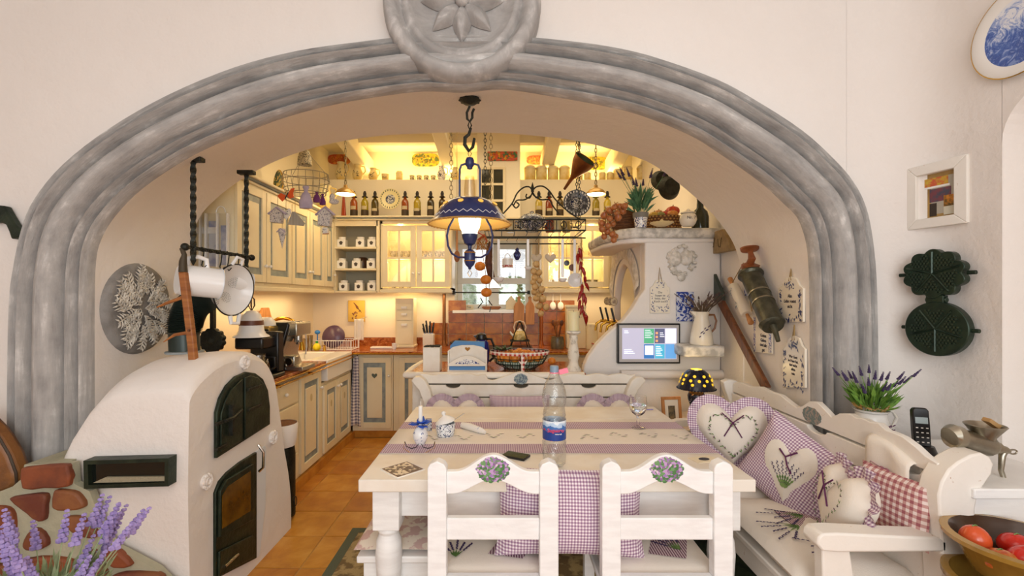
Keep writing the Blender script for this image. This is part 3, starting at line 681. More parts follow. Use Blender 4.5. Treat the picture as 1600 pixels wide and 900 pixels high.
# two seat cushions on it
for i, (yc, lb) in enumerate(((1.72, 'long linen cushion printed with lavender, nearer half of the right-hand settle'), (2.27, 'linen cushion printed with lavender, far half of the right-hand settle'))):
    t = thing('settle_cushion', lb, 'cushion', (1.125, yc, .496), group='lavender cushions on the settle')
    b = B(); b.M = Matrix.Rotation(PI/2, 4, 'X'); pillow(b, rectpts(.39, .56 if i else .58, 14, .02), .085, 9, 0, .42, .008); obj('cover', b, LINEN, t, ang=80)
    obj('striped_patch', B().grid(lambda a, v: (-.04+.15*a, -.03+.13*v-.03*a, .0435), 4, 4), MC['patch_stripes'], t)
    printed(t, [(.05, .06, .0445, 3.3), (.06, -.18, .0435, 3.0), (-.02, -.02, .0445, 3.5)], size=.13, seed=8+i)
# back settle
bs = thing('back_settle', 'white settle with scalloped top board behind the far side of the table', 'bench', (.12, 2.95, 0))
X0, X1 = P(657, 0, 2.95).x-.12, P(993, 0, 2.95).x-.12; n = 96; tp = []
for i in range(n+1):
    x = X0+(X1-X0)*i/n; u = abs(x)/(X1)
    z = .872+.012*abs(math.sin(u*PI*5.2))*(1 if u > .3 else 0)+(.036*(.5+.5*math.cos(PI*min(1, u/.2))) if u < .2 else 0)-.018*math.exp(-((u-.25)/.06)**2)+.012*(u > .3)
    tp.append((x, z))
obj('back_board', B().prism(tp+[(X1, .832), (X0, .832)], 0, .025), OCHREP, bs, bevel=.003)
def nx(xc, z, r=.048, h=.022): return [(xc-r*math.cos(PI*i/8), z-h*math.sin(PI*i/8)) for i in range(9)]
def brd(z1, z0, cs, y):
    e = [(X0, z1)]
    for c_ in cs: e += nx(c_, z1)
    e += [(X1, z1), (X1, z0), (X0, z0)]; obj('back_board', B().prism(e, y, y+.024), OCHREP, bs, bevel=.002)
brd(.824, .748, [-.44, 0, .44], -.003); brd(.74, .64, [0], -.006); brd(.632, .47, [], -.006)
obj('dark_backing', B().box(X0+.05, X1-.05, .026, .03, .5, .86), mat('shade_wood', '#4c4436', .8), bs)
rnd = random.Random(9)
obj('painted_oval', B().prism([(.046*math.cos(2*PI*i/40)*(1+rnd.uniform(-.08,.05)), .862+.035*math.sin(2*PI*i/40)*(1+rnd.uniform(-.08,.05))) for i in range(40)], -.001, .0), mat('painted_posy', '#5d6c7a', .6, c2='#97a3a0', sc=80, lo=.45, hi=.55), bs)
for s_, X in ((1, X0), (-1, X1)):
    q = [(X-s_*.05, .86), (X-s_*.03, .885), (X+s_*.01, .885), (X+s_*.04, .86), (X+s_*.07, .80), (X+s_*.09, .72), (X+s_*.1, .6), (X+s_*.1, 0), (X+s_*.04, 0), (X+s_*.04, .6), (X+s_*.03, .72), (X, .80)]
    obj('end_post', B().prism(q, -.06, 0), OCHREP, bs, bevel=.006)
obj('seat', B().box(X0+.05, X1-.05, -.36, 0, .42, .45), OCHREP, bs, bevel=.004)
for x in (X0+.08, X1-.12): obj('leg', B().box(x, x+.04, -.34, -.3, 0, .42), OCHREP, bs)
# heart cushions
def heartcush(name, label, loc, rz, w_, tilt=-.12, roll=0, bow=True, wreath=True, ging=GINGB, d=.11):
    t = thing(name, label, 'cushion', loc, rot=(tilt, roll, rz)); hp_ = heart(44, w_, w_*.92)
    b = B(); pillow(b, hp_, d, 8, 0, .5); obj('cover', b, LINEN, t, ang=80)
    b = B(); ruffle(b, hp_, w_*.15, .010); obj('ruffle', b, ging, t, ang=80)
    if wreath:
        hh = heart(40, w_*.66, w_*.60); gb, pb = B(), B()
        rnd = random.Random(1)
        for i, (x, z) in enumerate(hh):
            for q in range(2):
                s_ = max(0, 1-((x/w_*1.9)**2+(z/w_*1.9)**2)*.55)**.5
                yy = -d/2*max(.62, s_)-.004
                (gb if (i+q) % 3 else pb).M = Matrix()
                sprigs(gb if (i+q) % 3 else pb, [(x+rnd.uniform(-.006,.006), z+rnd.uniform(-.006,.006), rnd.uniform(0, 3))], .0075, yy)
        obj('wreath_leaves', gb, GREENL, t); obj('wreath_flowers', pb, PURPLE, t)
    if bow:
        y = -d/2-.004; b = B(); c_ = .05*w_/.33; z0 = w_*.2
        b.tube([(-c_, y, z0+c_*.9), (0, y-.004, z0), (c_*.8, y+.003, z0-c_*1.4)], .0028, 5); b.tube([(c_, y, z0+c_*.8), (0, y-.004, z0), (-c_*.8, y+.003, z0-c_*1.4)], .0028, 5); b.ell((0, y-.003, z0), (.006,.004,.005), 6, 5); obj('bow', b, PURPLE, t)
    return t
heartcush('heart_cushion', 'heart cushion with pink frill at the left end of the back settle', P(711, 660, 2.84), 0, .30, ging=GINGP, wreath=True)
heartcush('heart_cushion', 'heart cushion with pink frill at the right end of the back settle', P(948, 660, 2.84), 0, .30, ging=GINGP, wreath=True)
t = thing('gingham_cushion', 'pink gingham cushion with pale heart patch in the middle of the back settle', 'cushion', P(812, 668, 2.84), rot=(-.1, 0, 0))
b = B(); pillow(b, rectpts(.38, .40, 12, .05), .12, 8, 0, .45); obj('cover', b, GINGP, t, ang=80)
b = B(); pillow(b, heart(30, .2, .2), .02, 3, -.058); obj('heart_patch', b, LINEN, t)
heartcush('heart_cushion', 'large heart cushion with wreath and purple bow at the far end of the right settle', P(1143, 676, 2.18)+Vector((0, 0, -.01)), -.35, .31, -.15)
t = thing('gingham_cushion', 'purple gingham cushion with lavender heart patch leaning on the right settle', 'cushion', (1.225, 1.90, .655), rot=(-.28, .42, -1.18))
b = B(); pillow(b, rectpts(.42, .34, 14, .06), .13, 9, 0, .45, .006); obj('cover', b, GINGB, t, ang=80)
b = B(); b.M = Matrix.Rotation(-.4, 4, 'Y'); pillow(b, heart(36, .21, .24), .02, 4, -.062); hp2 = obj('heart_patch', b, LINEN, t)
b = B(); g = B()
for k in range(7):
    a = PI/2+(k-3)*.2; 
    for M_ in (b, g): M_.M = Matrix.Rotation(-.4, 4, 'Y') @ Matrix.Translation((0, 0, -.07))
    sprigs(g, [(math.cos(a)*r, math.sin(a)*r, a) for r in (.02, .035, .05)], .012, -.074); sprigs(b, [(math.cos(a)*r+(-1)**q*.002, math.sin(a)*r, a+(-1)**q*.6) for q, r in enumerate((.065, .072, .08, .087, .095, .102, .11))], .006, -.074)
obj('patch_leaves', g, GREENL, hp2); obj('patch_flowers', b, LAVD, hp2)
b = B(); b.M = Matrix.Rotation(-.4, 4, 'Y'); b.tube([(-.04,-.076,.085),(-.01,-.08,.06),(.03,-.076,.09)], .004, 5).tube([(-.01,-.08,.06),(.0,-.078,.03),(.02,-.076,.0)], .003, 5); obj('bow', b, PURPLE, hp2)
heartcush('heart_cushion', 'heart cushion seen nearly edge-on by the near arm of the right settle', (1.165, 1.55, .675), -1.82, .28, -.2, -.05, d=.13)
t = thing('check_cushion', 'small pink checked cushion behind the edge-on heart cushion', 'cushion', (1.275, 1.485, .72), rot=(-.1, 0, -1.45))
b = B(); pillow(b, rectpts(.24, .2, 10, .05), .05, 7, 0, .45); obj('cover', b, gingham('pink_check', '#ecdcd6', '#c79a94', '#a35f66', .02), t, ang=80)
t = thing('headrest_cloth', 'linen cloth embroidered with a pink bow draped over the settle back', 'cloth', (1.325, 1.53, .80))
b = B(); 
def dr(a, v):
    y = -.085+.17*v; s_ = a*.42; tz = .085+.012*math.sin(v*3)-.045*(1-v)
    if s_ < .17: return (-.034-.004*math.sin(v*9), y, tz-.16+s_*.95)
    if s_ < .25: th = (s_-.17)/.08*PI; return (-.012-.022*math.cos(th), y, tz+.002+.02*math.sin(th))
    return (.012, y, tz-(s_-.25))
b.grid(dr, 26, 14); obj('drape', b, LINEN, t, ang=80, solid=.003)
b = B(); 
for a_ in (.3, 1.1, 2.0, 2.8, 4.1, 5.2): b.ell((-.0405, .0+.022*math.cos(a_), .0+.014*math.sin(a_)), (.002, .012, .007), 8, 6)
b.tube([(-.039,-.06,-.05),(-.039,.06,-.05),(-.039,.06,.02),(-.039,-.06,.0),(-.039,-.06,-.05)], .0015, 4); obj('embroidered_bow', b, mat('rose_thread', '#a87080', .9), t)
# ================================================================ ON THE TABLE
def tp_(px, py): return T(px, py, TZ)
bt = thing('water_bottle', 'large clear plastic water bottle with blue mountain label in the middle of the table', 'bottle', tp_(866, 728)+Vector((0, 0, 0)))
prb = [(.0,.003),(.028,.004),(.036,.012),(.038,.05),(.038,.08),(.036,.085),(.0375,.095),(.0375,.152),(.035,.158),(.037,.165),(.034,.18),(.033,.19),(.038,.205),(.039,.225),(.036,.245),(.028,.268),(.019,.285),(.0145,.298),(.0135,.31)]
PET = glassm('clear_plastic', '#f2f6f8', .04)
PETT = NT('thin_plastic'); tr = PETT.n('ShaderNodeBsdfTransparent'); gl = PETT.n('ShaderNodeBsdfGlossy'); mx = PETT.n('ShaderNodeMixShader'); lw = PETT.n('ShaderNodeLayerWeight'); lw.inputs[0].default_value = .35
tr.inputs[0].default_value = (.93, .95, .95, 1); gl.inputs['Roughness'].default_value = .06
vv = PETT.coord(); bn = PETT.n('ShaderNodeBump'); bn.inputs['Strength'].default_value = .5; bn.inputs['Distance'].default_value = .004; PETT.l(PETT.noise(vv, 90, 2), bn.inputs['Height']); PETT.l(bn.outputs[0], gl.inputs['Normal']); PETT.l(bn.outputs[0], lw.inputs['Normal'])
PETT.l(PETT.math('ADD', PETT.math('MULTIPLY', lw.outputs['Facing'], .75), .08), mx.inputs[0]); PETT.l(tr.outputs[0], mx.inputs[1]); PETT.l(gl.outputs[0], mx.inputs[2]); PETT.l(mx.outputs[0], PETT.t.nodes['Material Output'].inputs[0])
SB_ = 1.16
b = B(); b.M = Matrix.Scale(SB_, 4); b.lathe(prb, 32); obj('bottle_body', b, PETT.m, bt, ang=80)
t = NT('mountain_label'); v = t.coord(); sp = t.n('ShaderNodeSeparateXYZ'); t.l(v, sp.inputs[0]); h = t.math('ADD', sp.outputs[2], t.math('MULTIPLY', t.math('SUBTRACT', t.noise(v, 60, 3), .5), .03))
t.col(t.ramp(t.math('MULTIPLY', t.math('SUBTRACT', h, .095), 12), [(0, '#c9304a'), (.1, '#1d3f8c'), (.52, '#1d3f8c'), (.55, '#c9304a'), (.57, '#3f70b4'), (.72, '#b8d0e8'), (.85, '#e4edf5')], True)); t.set(.35)
lbz = obj('label', B().lathe([(.0378*SB_,.105),(.0378*SB_,.175)], 32, a0=0, a1=2*PI), t.m, bt)
text('Saguaro', .019, mat('label_red', '#e8475a', .4), lbz, (0, -.0452, .144), name='label_lettering')
text('naturell', .008, mat('label_white', '#ffffff', .4), lbz, (.01, -.0452, .131), name='label_lettering')
obj('cap', B().lathe([(0,.372),(.015,.372),(.0165,.368),(.0165,.345),(.0,.345)], 18), mat('blue_grey_cap', '#7d93a6', .4), bt)
b = B(); b.lathe([(.0168,.345),(.018,.345),(.018,.349),(.0168,.349),(.0168,.345)], 18); b.M = Matrix.Translation((.034, 0, .352)) @ Matrix.Rotation(-.25, 4, 'Y'); b.cb((0,0,0), (.034, .012, .018)); obj('pink_tag', b, mat('pink_plastic', '#f07f97', .4), bt, bevel=.002)
gl_ = thing('water_goblet', 'stemmed clear glass goblet half full of water near the right of the table', 'glass', tp_(997, 669))
obj('bowl', B().lathe([(.0,.0),(.036,.001),(.034,.004),(.008,.008),(.006,.014),(.009,.03),(.006,.045),(.012,.06),(.030,.075),(.040,.095),(.042,.12),(.038,.155),(.037,.155),(.040,.12),(.038,.096),(.028,.078),(.008,.065),(.0,.064)], 28), GLASS, gl_, ang=80)
obj('water', B().lathe([(0,.066),(.008,.067),(.027,.079),(.037,.097),(.039,.112),(0,.112)], 24), glassm('water', '#f4f9fc'), gl_)
sb = thing('sugar_bowl', 'white porcelain sugar bowl with blue pattern, lid and spoon on the table', 'bowl', tp_(696, 681))
obj('bowl', B().lathe([(0,.002),(.036,.002),(.04,.01),(.043,.035),(.044,.06),(.041,.06),(.038,.01),(0,.008)], 26), bluew('blue_strawflower', 70, .54, '#34466e', '#eef0f2'), sb)
b = B(); b.M = Matrix.Translation((0, 0, .064)) @ Matrix.Rotation(-.22, 4, 'Y'); b.lathe([(.046,0),(.042,.008),(.025,.02),(.012,.026),(.006,.03),(.011,.04),(.006,.048),(0,.049)], 24); obj('lid', b, PORC, sb)
obj('spoon', B().tube([(.0,0,.055),(.045,0,.075),(.085,.01,.1)], .002, 6), CHROME, sb)
bb = thing('candle_posy', 'bud vase with face, blue cornflower ring and a white candle on the table', 'candle holder', tp_(657, 695))
obj('vase', B().lathe([(0,0),(.016,.0),(.02,.008),(.031,.03),(.032,.048),(.024,.068),(.013,.078),(.011,.084)], 24), bluew('white_with_blue_spray', 50, .62, '#5a6a9a', '#efedea'), bb)
rnd = random.Random(4); b = B()
for k in range(26):
    a = rnd.uniform(0, 6.28); tlt = rnd.uniform(-.1, .9); r = .03; d = Vector((math.cos(a)*math.cos(tlt), math.sin(a)*math.cos(tlt), math.sin(tlt)*.8)); o = Vector((0,0,.084)); s_ = d.cross(Vector((0,0,1))).normalized()*.012
    b.add([o, o+d*.03+s_, o+d*.052, o+d*.03-s_], [(0,1,2,3)])
obj('blue_petals', b, mat('cornflower_blue', '#2f5cc4', .7), bb, solid=.001)
obj('candle', B().lathe([(0,.08),(.009,.08),(.009,.165),(.0,.166)], 14).cyl((0,0,.165),(0,0,.185),.001), mat('white_wax', '#f2f0ea', .4), bb)
t = thing('reading_glasses', 'pair of dark half-rim reading glasses in front of the bud vase', 'glasses', tp_(656, 702)); b = B()
for s_ in (-1, 1): b.tube([(s_*.006, 0, .022), (s_*.015, 0, .008), (s_*.035, 0, .004), (s_*.055, .0, .012), (s_*.062, .0, .032)], .0016, 6); 
obj('rims', b, BLACK, t)
b = B()
for s_ in (-1, 1): b.tube([(s_*.062, 0, .03), (s_*.064, -.02, .012), (s_*.03*s_*s_, -.05, .002), (s_*.005, -.052, .002)], .001, 5)
obj('temples', b, BRASS, t)
t = thing('photo_tile', 'square picture card of jars lying flat at the left front corner of the table', 'card', tp_(629, 734), rz=.78)
obj('card', B().box(-.058,.058,-.058,.058,0,.003), PORC, t); obj('border', B().box(-.053,.053,-.053,.053,.003,.0034), mat('brown_print', '#5d3a34', .5), t)
for i in range(2):
    for j in range(2): obj('picture', B().box(-.048+i*.05, -.002+i*.05, -.048+j*.05, -.002+j*.05, .0034, .0038), mat('jar_print', '#d8cbb4', .4, c2='#5e4c44', sc=60, lo=.48, hi=.52), t)
t = thing('rolled_napkin', 'rolled white napkin with faint blue print beside the sugar bowl', 'napkin', tp_(738, 674), rz=-.75)
obj('roll', B().tube([(-.07,0,.016),(-.02,0,.018),(.06,0,.015),(.085,0,.012)], [.014,.017,.014,.008], 12), bluew('faint_print', 30, .66, '#b9bccb', '#efeae2', .9), t)
t = thing('greeting_card', 'small dark patterned card standing behind the candle posy', 'card', tp_(668, 674), rz=.2); obj('card', B().box(-.02,.02,-.002,.002,0,.06), bluew('mosaic_card', 60, .5, '#6a5a5c', '#bfc4cc'), t)
t = thing('smartphone', 'smartphone with an olive reflection lying behind the left chair crest', 'phone', tp_(806, 714), rz=-.5); obj('body', B().box(-.05,.05,-.03,.03,0,.009), BLACK, t, bevel=.003); obj('screen', B().box(-.046,.046,-.027,.027,.009,.0094), mat('phone_screen', '#3e3f12', .05), t)
t = thing('round_coaster_card', 'cream paper tag with a dark oval lying behind the right chair crest', 'card', tp_(1100, 718), rz=.3); obj('paper', B().box(-.05,.05,-.03,.03,0,.002), mat('cream_paper', '#e9dcc0', .8), t); obj('dark_oval', B().lathe([(0,.0026),(.022,.0026),(.022,.002)], 20, sy=.7), mat('dark_print', '#2b2b38', .5), t)
t = thing('lavender_sprig', 'single violet flower sprig lying by the goblet', 'flower', tp_(1012, 641)); b = B(); [b.ell((x*.012, math.sin(x)*.003, .004), (.009,.004,.003), 6, 4) for x in range(-2, 3)]; obj('petals', b, mat('violet_petal', '#8a83c9', .7), t)
# ================================================================ LAMP OVER THE TABLE
LX = P(732, 158, 2.15); ZL = lambda py: EYE-(py-VY)/F*2.15
pl = thing('pendant_lamp', 'cobalt blue enamel pendant lamp with white globe glowing above the table', 'lamp', (P(734, 0, 2.15).x, 2.15, ZL(158)))
z0 = ZL(158)
def z_(py): return ZL(py)-z0
rose = B(); rose.lathe([(0,.014),(.045,.012),(.05,.004),(.03,-.012),(0,-.016)], 16)
for k in range(10): rose.ell((.044*math.cos(k*.628), .044*math.sin(k*.628), .003), (.011,.011,.004), 6, 4)
obj('ceiling_rose', rose, IRON, pl)
b = B(); b.tube([(0,0,z_(166)),(-.014,0,z_(176)),(-.012,0,z_(186)),(.0,0,z_(190)),(.012,0,z_(184)),(.012,0,z_(176)),(.02,0,z_(170))], .006, 8)
b.tube([(0,0,z_(188)),(-.008,0,z_(196)),(0,0,z_(204)),(.008,0,z_(196))], .0035, 6, closed=True)
b.tube([(.005,0,z_(200)),(-.004,0,z_(210)),(-.022,0,z_(215)),(-.024,0,z_(226)),(-.004,0,z_(236)),(.014,0,z_(230)),(.022,0,z_(216)),(.027,0,z_(218))], [.006,.008,.009,.009,.009,.008,.006,.002], 8)
b.tube([(0,0,z_(234)),(-.008,0,z_(240)),(0,0,z_(247)),(.008,0,z_(240))], .002, 6, closed=True)
obj('hook_chain', b, IRON, pl)
b = B(); b.lathe([(0,z_(246)),(.016,z_(247)),(.021,z_(251)),(.021,z_(258)),(.014,z_(261)),(.012,z_(264)),(0,z_(265))], 18); obj('smoke_bell', b, BLUEP, pl)
b = B(); b.tube([(-.02,0,z_(256)),(-.04,0,z_(258)),(-.048,0,z_(265)),(-.048,0,z_(312))], .005, 6); b.tube([(.02,0,z_(256)),(.04,0,z_(258)),(.048,0,z_(265)),(.048,0,z_(312))], .005, 6); obj('hanger_bow', b, BLUEP, pl)
obj('chimney_glass', B().lathe([(.028,z_(310)),(.027,z_(295)),(.022,z_(278)),(.022,z_(276))], 18), panem('lamp_chimney', '#f4ead0', .2), pl)
b = B(); shp = [(.025,z_(309)),(.05,z_(310)),(.08,z_(312)),(.115,z_(318)),(.145,z_(328)),(.162,z_(338)),(.172,z_(343)),(.192,z_(349))]
b.lathe(shp, 48); sh = obj('shade', b, mat('cobalt_shade', '#27305c', .18), pl, ang=80)
b = B(); b.lathe([(r-.002, z-.003) for r, z in shp], 48); obj('shade_lining', b, mat('cream_lining', '#e0b96a', .4), sh, ang=80)
b = B(); b.lathe([(.191,z_(348.5)),(.196,z_(350)),(.191,z_(351.5))], 48)
for k in range(46): b.ell((.194*math.cos(k*2*PI/46), .194*math.sin(k*2*PI/46), z_(351)), (.006,.006,.004), 6, 4)
obj('shade_rim', b, mat('amber_rim', '#b98a3c', .4), sh)
b = B()
for k in range(60):
    a = 2*PI*k/60; r = .168 if k % 2 else .160; zz = z_(341.5) if k % 2 else z_(337); a2 = 2*PI*(k+1)/60; r2 = .160 if k % 2 else .168; zz2 = z_(337) if k % 2 else z_(341.5)
    b.tube([(r*math.cos(a), r*math.sin(a), zz+.002), (r2*math.cos(a2), r2*math.sin(a2), zz2+.002)], .0012, 4)
obj('zigzag_line', b, PORC, sh)
GOLD = emit('glowing_hole', '#e9b44c', .6)
for k in range(9):
    a = 2*PI*k/9+.28; b = B(); b.M = Matrix.Translation((.131*math.cos(a), .131*math.sin(a), z_(321.5))) @ Matrix.Rotation(a, 4, 'Z') @ Matrix.Rotation(.62, 4, 'Y'); b.lathe([(0,.004),(.009,.004),(.0125,.002),(.013,-.002)], 14); obj('pierced_dot', b, GOLD, sh)
b = B(); b.lathe([(0,z_(338)),(.052,z_(338)),(.054,z_(342)),(.046,z_(356)),(.036,z_(362)),(.036,z_(366)),(.0,z_(366))], 24); obj('glass_globe', b, emit('opal_glow', '#fff1d2', 7), pl, ang=80)
b = B(); b.lathe([(.0,z_(366)),(.038,z_(366)),(.036,z_(372)),(.026,z_(381)),(.01,z_(384)),(.008,z_(389)),(.022,z_(392)),(.026,z_(396)),(.026,z_(409)),(.02,z_(414)),(.008,z_(418)),(.006,z_(421)),(0,z_(421))], 22); obj('lamp_font', b, BLUEP, pl)
b = B(); b.lathe([(.0265,z_(394)),(.028,z_(394.5)),(.0265,z_(395.5))], 22); b.lathe([(.0265,z_(407)),(.028,z_(407.5)),(.0265,z_(408.5))], 22); b.tube([(0,0,z_(421)),(-.01,0,z_(427)),(0,0,z_(433)),(.01,0,z_(427))], .002, 6, closed=True); obj('brass_ring', b, BRASS, pl)
b = B()
for s_ in (-1, 1): b.tube([(s_*.076,0,z_(341)),(s_*.098,0,z_(354)),(s_*.108,0,z_(368)),(s_*.103,0,z_(384)),(s_*.085,0,z_(396)),(s_*.055,0,z_(402)),(s_*.026,0,z_(402))], .005, 8)
obj('scroll_arm', b, BLUEP, pl)
light('POINT', (P(734,0,2.15).x, 2.15, ZL(346)), 3.0, (1, .8, .52), .05)
# ================================================================ RIGHT REVEAL
def rvY(px, o=0): return (1.122-o)/((px-VX)/F-.1293)
TH = -PI/2-.1286
class Wall:                              # local frame on the slanting reveal or on the right wall
    def __init__(s, px, py, kind='rev', off=.004):
        s.k = kind; s.o = off; s.Y0 = rvY(px, off) if kind == 'rev' else (XR-off)*F/(px-VX); s.Z0 = EYE-(py-VY)/F*s.Y0
        s.rz = TH if kind == 'rev' else -PI/2
        x = 1.387+(s.Y0-2.05)*.1293 if kind == 'rev' else XR
        s.loc = Vector((x-off, s.Y0, s.Z0))
    def __call__(s, px, py):
        Y = rvY(px, s.o) if s.k == 'rev' else (XR-s.o)*F/(px-VX); Z = EYE-(py-VY)/F*Y
        return (-(Y-s.Y0)*(1.008 if s.k == 'rev' else 1), Z-s.Z0)
    def poly(s, L): return [s(*p) for p in L]
TWINE = mat('twine', '#a58a5c', .9)
BLUET = mat('blue_paint', '#3a4478', .4)
GLZ = mat('cream_glaze', '#efe6d4', .25)
INK = mat('dark_ink', '#2f2a3c', .6)
def tagpoly(w_, e): 
    x0, y0, x1, y1 = w_; h = (y1-y0); cx = (x0+x1)/2
    return [(x0, y1), (x0, y0+h*.26), (x0+(x1-x0)*.14, y0+h*.20), (cx-(x1-x0)*.22, y0+h*.05), (cx, y0), (cx+(x1-x0)*.22, y0+h*.05), (x1-(x1-x0)*.14, y0+h*.20), (x1, y0+h*.26), (x1, y1)]
def tag_sign(name, label, W, box, lines, size, seed=1, wallk=True, ring=True, up=12):
    t = thing(name, label, 'sign', W.loc, rz=W.rz) if wallk else thing(name, label, 'sign', W.loc)
    pl_ = W.poly(tagpoly(box, 0)); obj('plaque', B().prism(pl_, -.012, -.001), GLZ, t, bevel=.002)
    x0, y0, x1, y1 = box; rnd = random.Random(seed); b = B()
    xs_ = [p[0] for p in pl_]; zs_ = [p[1] for p in pl_]; xa, xb, za, zb = min(xs_), max(xs_), min(zs_), max(zs_); w_ = xb-xa; h = zb-za
    for k in range(70):
        side = rnd.choice('lrbt')
        if side == 'l': x, z = xa+w_*rnd.uniform(.05, .16), za+h*rnd.uniform(.04, .72)
        elif side == 'r': x, z = xb-w_*rnd.uniform(.05, .16), za+h*rnd.uniform(.04, .72)
        elif side == 'b': x, z = xa+w_*rnd.uniform(.08, .92), za+h*rnd.uniform(.03, .2)
        else: x, z = xa+w_*rnd.uniform(.28, .72), za+h*rnd.uniform(.74, .9)
        sprigs(b, [(x, z, rnd.uniform(0, 3))], w_*rnd.uniform(.03, .07), -.0127)
    o = obj('painted_border', b, BLUET, t, kind='stuff')
    text('\n'.join(lines), size, INK, t, ((xa+xb)/2, -.0128, za+h*.47), name='painted_lettering', spacing=1.05)
    cx = (xa+xb)/2; obj('twine', B().tube([(cx-.01, -.012, zb-h*.1), (cx-.002, -.006, zb+h*up/100), (cx+.012, -.012, zb-h*.08)], .003, 5), TWINE, t); return t
tag_sign('hanging_plaque', 'tag-shaped enamel plaque with blue flowers, upper of the two beside the pillar', Wall(1240, 464), (1220, 432, 1259, 503), ['Alte', 'Liebe rostet', 'nicht'], .024, 1, up=16)
tag_sign('hanging_plaque', 'tag-shaped enamel plaque with blue flowers, lower of the two beside the pillar', Wall(1245, 565), (1227, 524, 1262, 606), ['Wer Gott', 'im Haus hat,', 'darf nicht', 'allein', 'sein'], .019, 2, up=18)
W = Wall(1196, 530); t = thing('enamel_plaque', 'rectangular blue-edged verse plaque hanging behind the sausage press nozzle', 'sign', W.loc, rz=W.rz)
q = W.poly([(1180, 494), (1209, 490), (1209, 553), (1180, 550)]); obj('plaque', B().prism(q, -.01, -.001), GLZ, t, bevel=.002)
obj('blue_edge', B().prism([(q[0][0]+.004, q[0][1]-.004), (q[0][0]+.03, q[0][1]-.004), (q[0][0]+.03, q[3][1]+.004), (q[3][0]+.004, q[3][1]+.004)], -.0108, -.01).prism([(q[1][0]-.035, q[1][1]-.004), (q[1][0]-.004, q[1][1]-.004), (q[2][0]-.004, q[2][1]+.004), (q[2][0]-.035, q[2][1]+.004)], -.0108, -.01), bluew('blue_sprig_border', 60, .47, '#4a4a94', '#e8e2dc'), t, kind='stuff')
text('Gottes\nGaben\nsind alle\ngut', .026, INK, t, (0, -.0112, -.02), name='painted_lettering')
W = Wall(1174, 438); t = thing('blue_tile', 'narrow blue and white painted tile half hidden behind the sausage press', 'tile', W.loc, rz=W.rz)
obj('tile_body', B().prism(W.poly([(1166, 413), (1184, 410), (1184, 466), (1166, 462)]), -.012, -.001), bluew('landscape_blue', 22, .45, '#33489a', '#cfd3e2'), t, bevel=.002)
# stone plaque, baker's peel, rolling pin, sausage press
W = Wall(1140, 380); t = thing('stone_tablet', 'small sandstone tablet with scratched cups above the rolling pin', 'plaque', W.loc, rz=W.rz)
STO = mat('sandstone', '#a48a62', .9, c2='#8d7550', sc=20, bump=.5, bsc=40)
q = W.poly([(1107, 397), (1106, 370), (1113, 366), (1140, 358), (1150, 373), (1153, 391), (1112, 399)])
obj('slab', B().prism(q, -.05, -.001), STO, t, bevel=.005)
b = B()
for dx in (1115, 1126, 1137):
    c_ = [W(dx-3, 373), W(dx-2, 385), W(dx+1, 386), W(dx+3, 371)]; b.tube([(p[0], -.051, p[1]) for p in c_], .0035, 4)
obj('carved_cups', b, mat('scratched_line', '#5c4a30', .9), t, kind='stuff')
W = Wall(1150, 510, off=.02); t = thing('oven_peel', 'long baker\'s peel with dark flat blade and brown wooden shaft leaning on the wall', 'peel', W.loc, rz=W.rz)
bl = W.poly([(1115, 424), (1108, 430), (1109, 445), (1121, 470), (1126, 473), (1136, 470), (1135, 458), (1122, 428)])
obj('blade', B().prism(bl, -.03, -.008), mat('grey_blade', '#39443c', .6, bump=.2), t, bevel=.004)
h = W.poly([(1127, 472), (1135, 468), (1210, 606), (1198, 605)]); obj('shaft', B().prism(h, -.034, -.010), WOODD, t, bevel=.006)
W = Wall(1165, 470, off=.05); t = thing('rolling_pin', 'ceramic rolling pin with blue flower sprays and wooden handles hanging at a slant', 'rolling pin', W.loc, rz=W.rz)
a0, a1 = W(1146, 447), W(1167, 491)
d = Vector((a1[0]-a0[0], 0, a1[1]-a0[1])); u = d.normalized(); A = Vector((a0[0], 0, a0[1]))
obj('barrel', B().tube([A-u*.002, A+u*.006, A+d-u*.006, A+d+u*.002], [.026, .032, .032, .026], 20), GLZ, t)
b = B(); pb = B()
for k, f_ in enumerate((.22, .7)):
    c_ = A+d*f_; 
    for q_ in range(14): sprigs(b if q_ % 2 else pb, [(c_.x+random.uniform(-.022, .018), c_.z+random.uniform(-.022, .022), random.uniform(0, 3))], .008, -.0335)
obj('painted_leaves', b, mat('teal_paint', '#5a8793', .5), t, kind='stuff'); obj('painted_flowers', pb, mat('mauve_paint', '#7b5f78', .5), t, kind='stuff')
for s_, o_ in ((-1, A), (1, A+d)): obj('handle', B().tube([o_, o_+u*s_*.02, o_+u*s_*.05, o_+u*s_*.075, o_+u*s_*.085], [.009, .010, .014, .016, .006], 12), WOODL, t)
q = W(1163, 411); obj('cord', B().tube([A-u*.03, (q[0], -.005, q[1]), A+d+u*.02+Vector((.03, .01, .03))], .003, 5), TWINE, t)
W = Wall(1192, 460, off=.075); t = thing('sausage_press', 'antique sausage press: dark metal cylinder with turned wooden plunger knob and nozzle', 'sausage press', W.loc, rz=W.rz)
def w3(px, py, y=0): p = W(px, py); return Vector((p[0], y, p[1]))
SP = mat('aged_tin', '#5c5b4c', .4, .7, c2='#454539', sc=15, bump=.2)
def rad(px): return .5*px/F*2.35
obj('cylinder', B().tube([w3(1172, 424), w3(1173, 430), w3(1175, 434), w3(1205, 501), w3(1206, 506), w3(1208, 510)], [rad(36), rad(40), rad(32), rad(32), rad(36), rad(30)], 22), SP, t)
for f_ in (.42, .62): c_ = w3(1175, 434).lerp(w3(1205, 501), f_); dd = (w3(1205, 501)-w3(1175, 434)).normalized(); obj('band', B().tube([c_-dd*.004, c_+dd*.004], rad(34), 22), PEWTER, t)
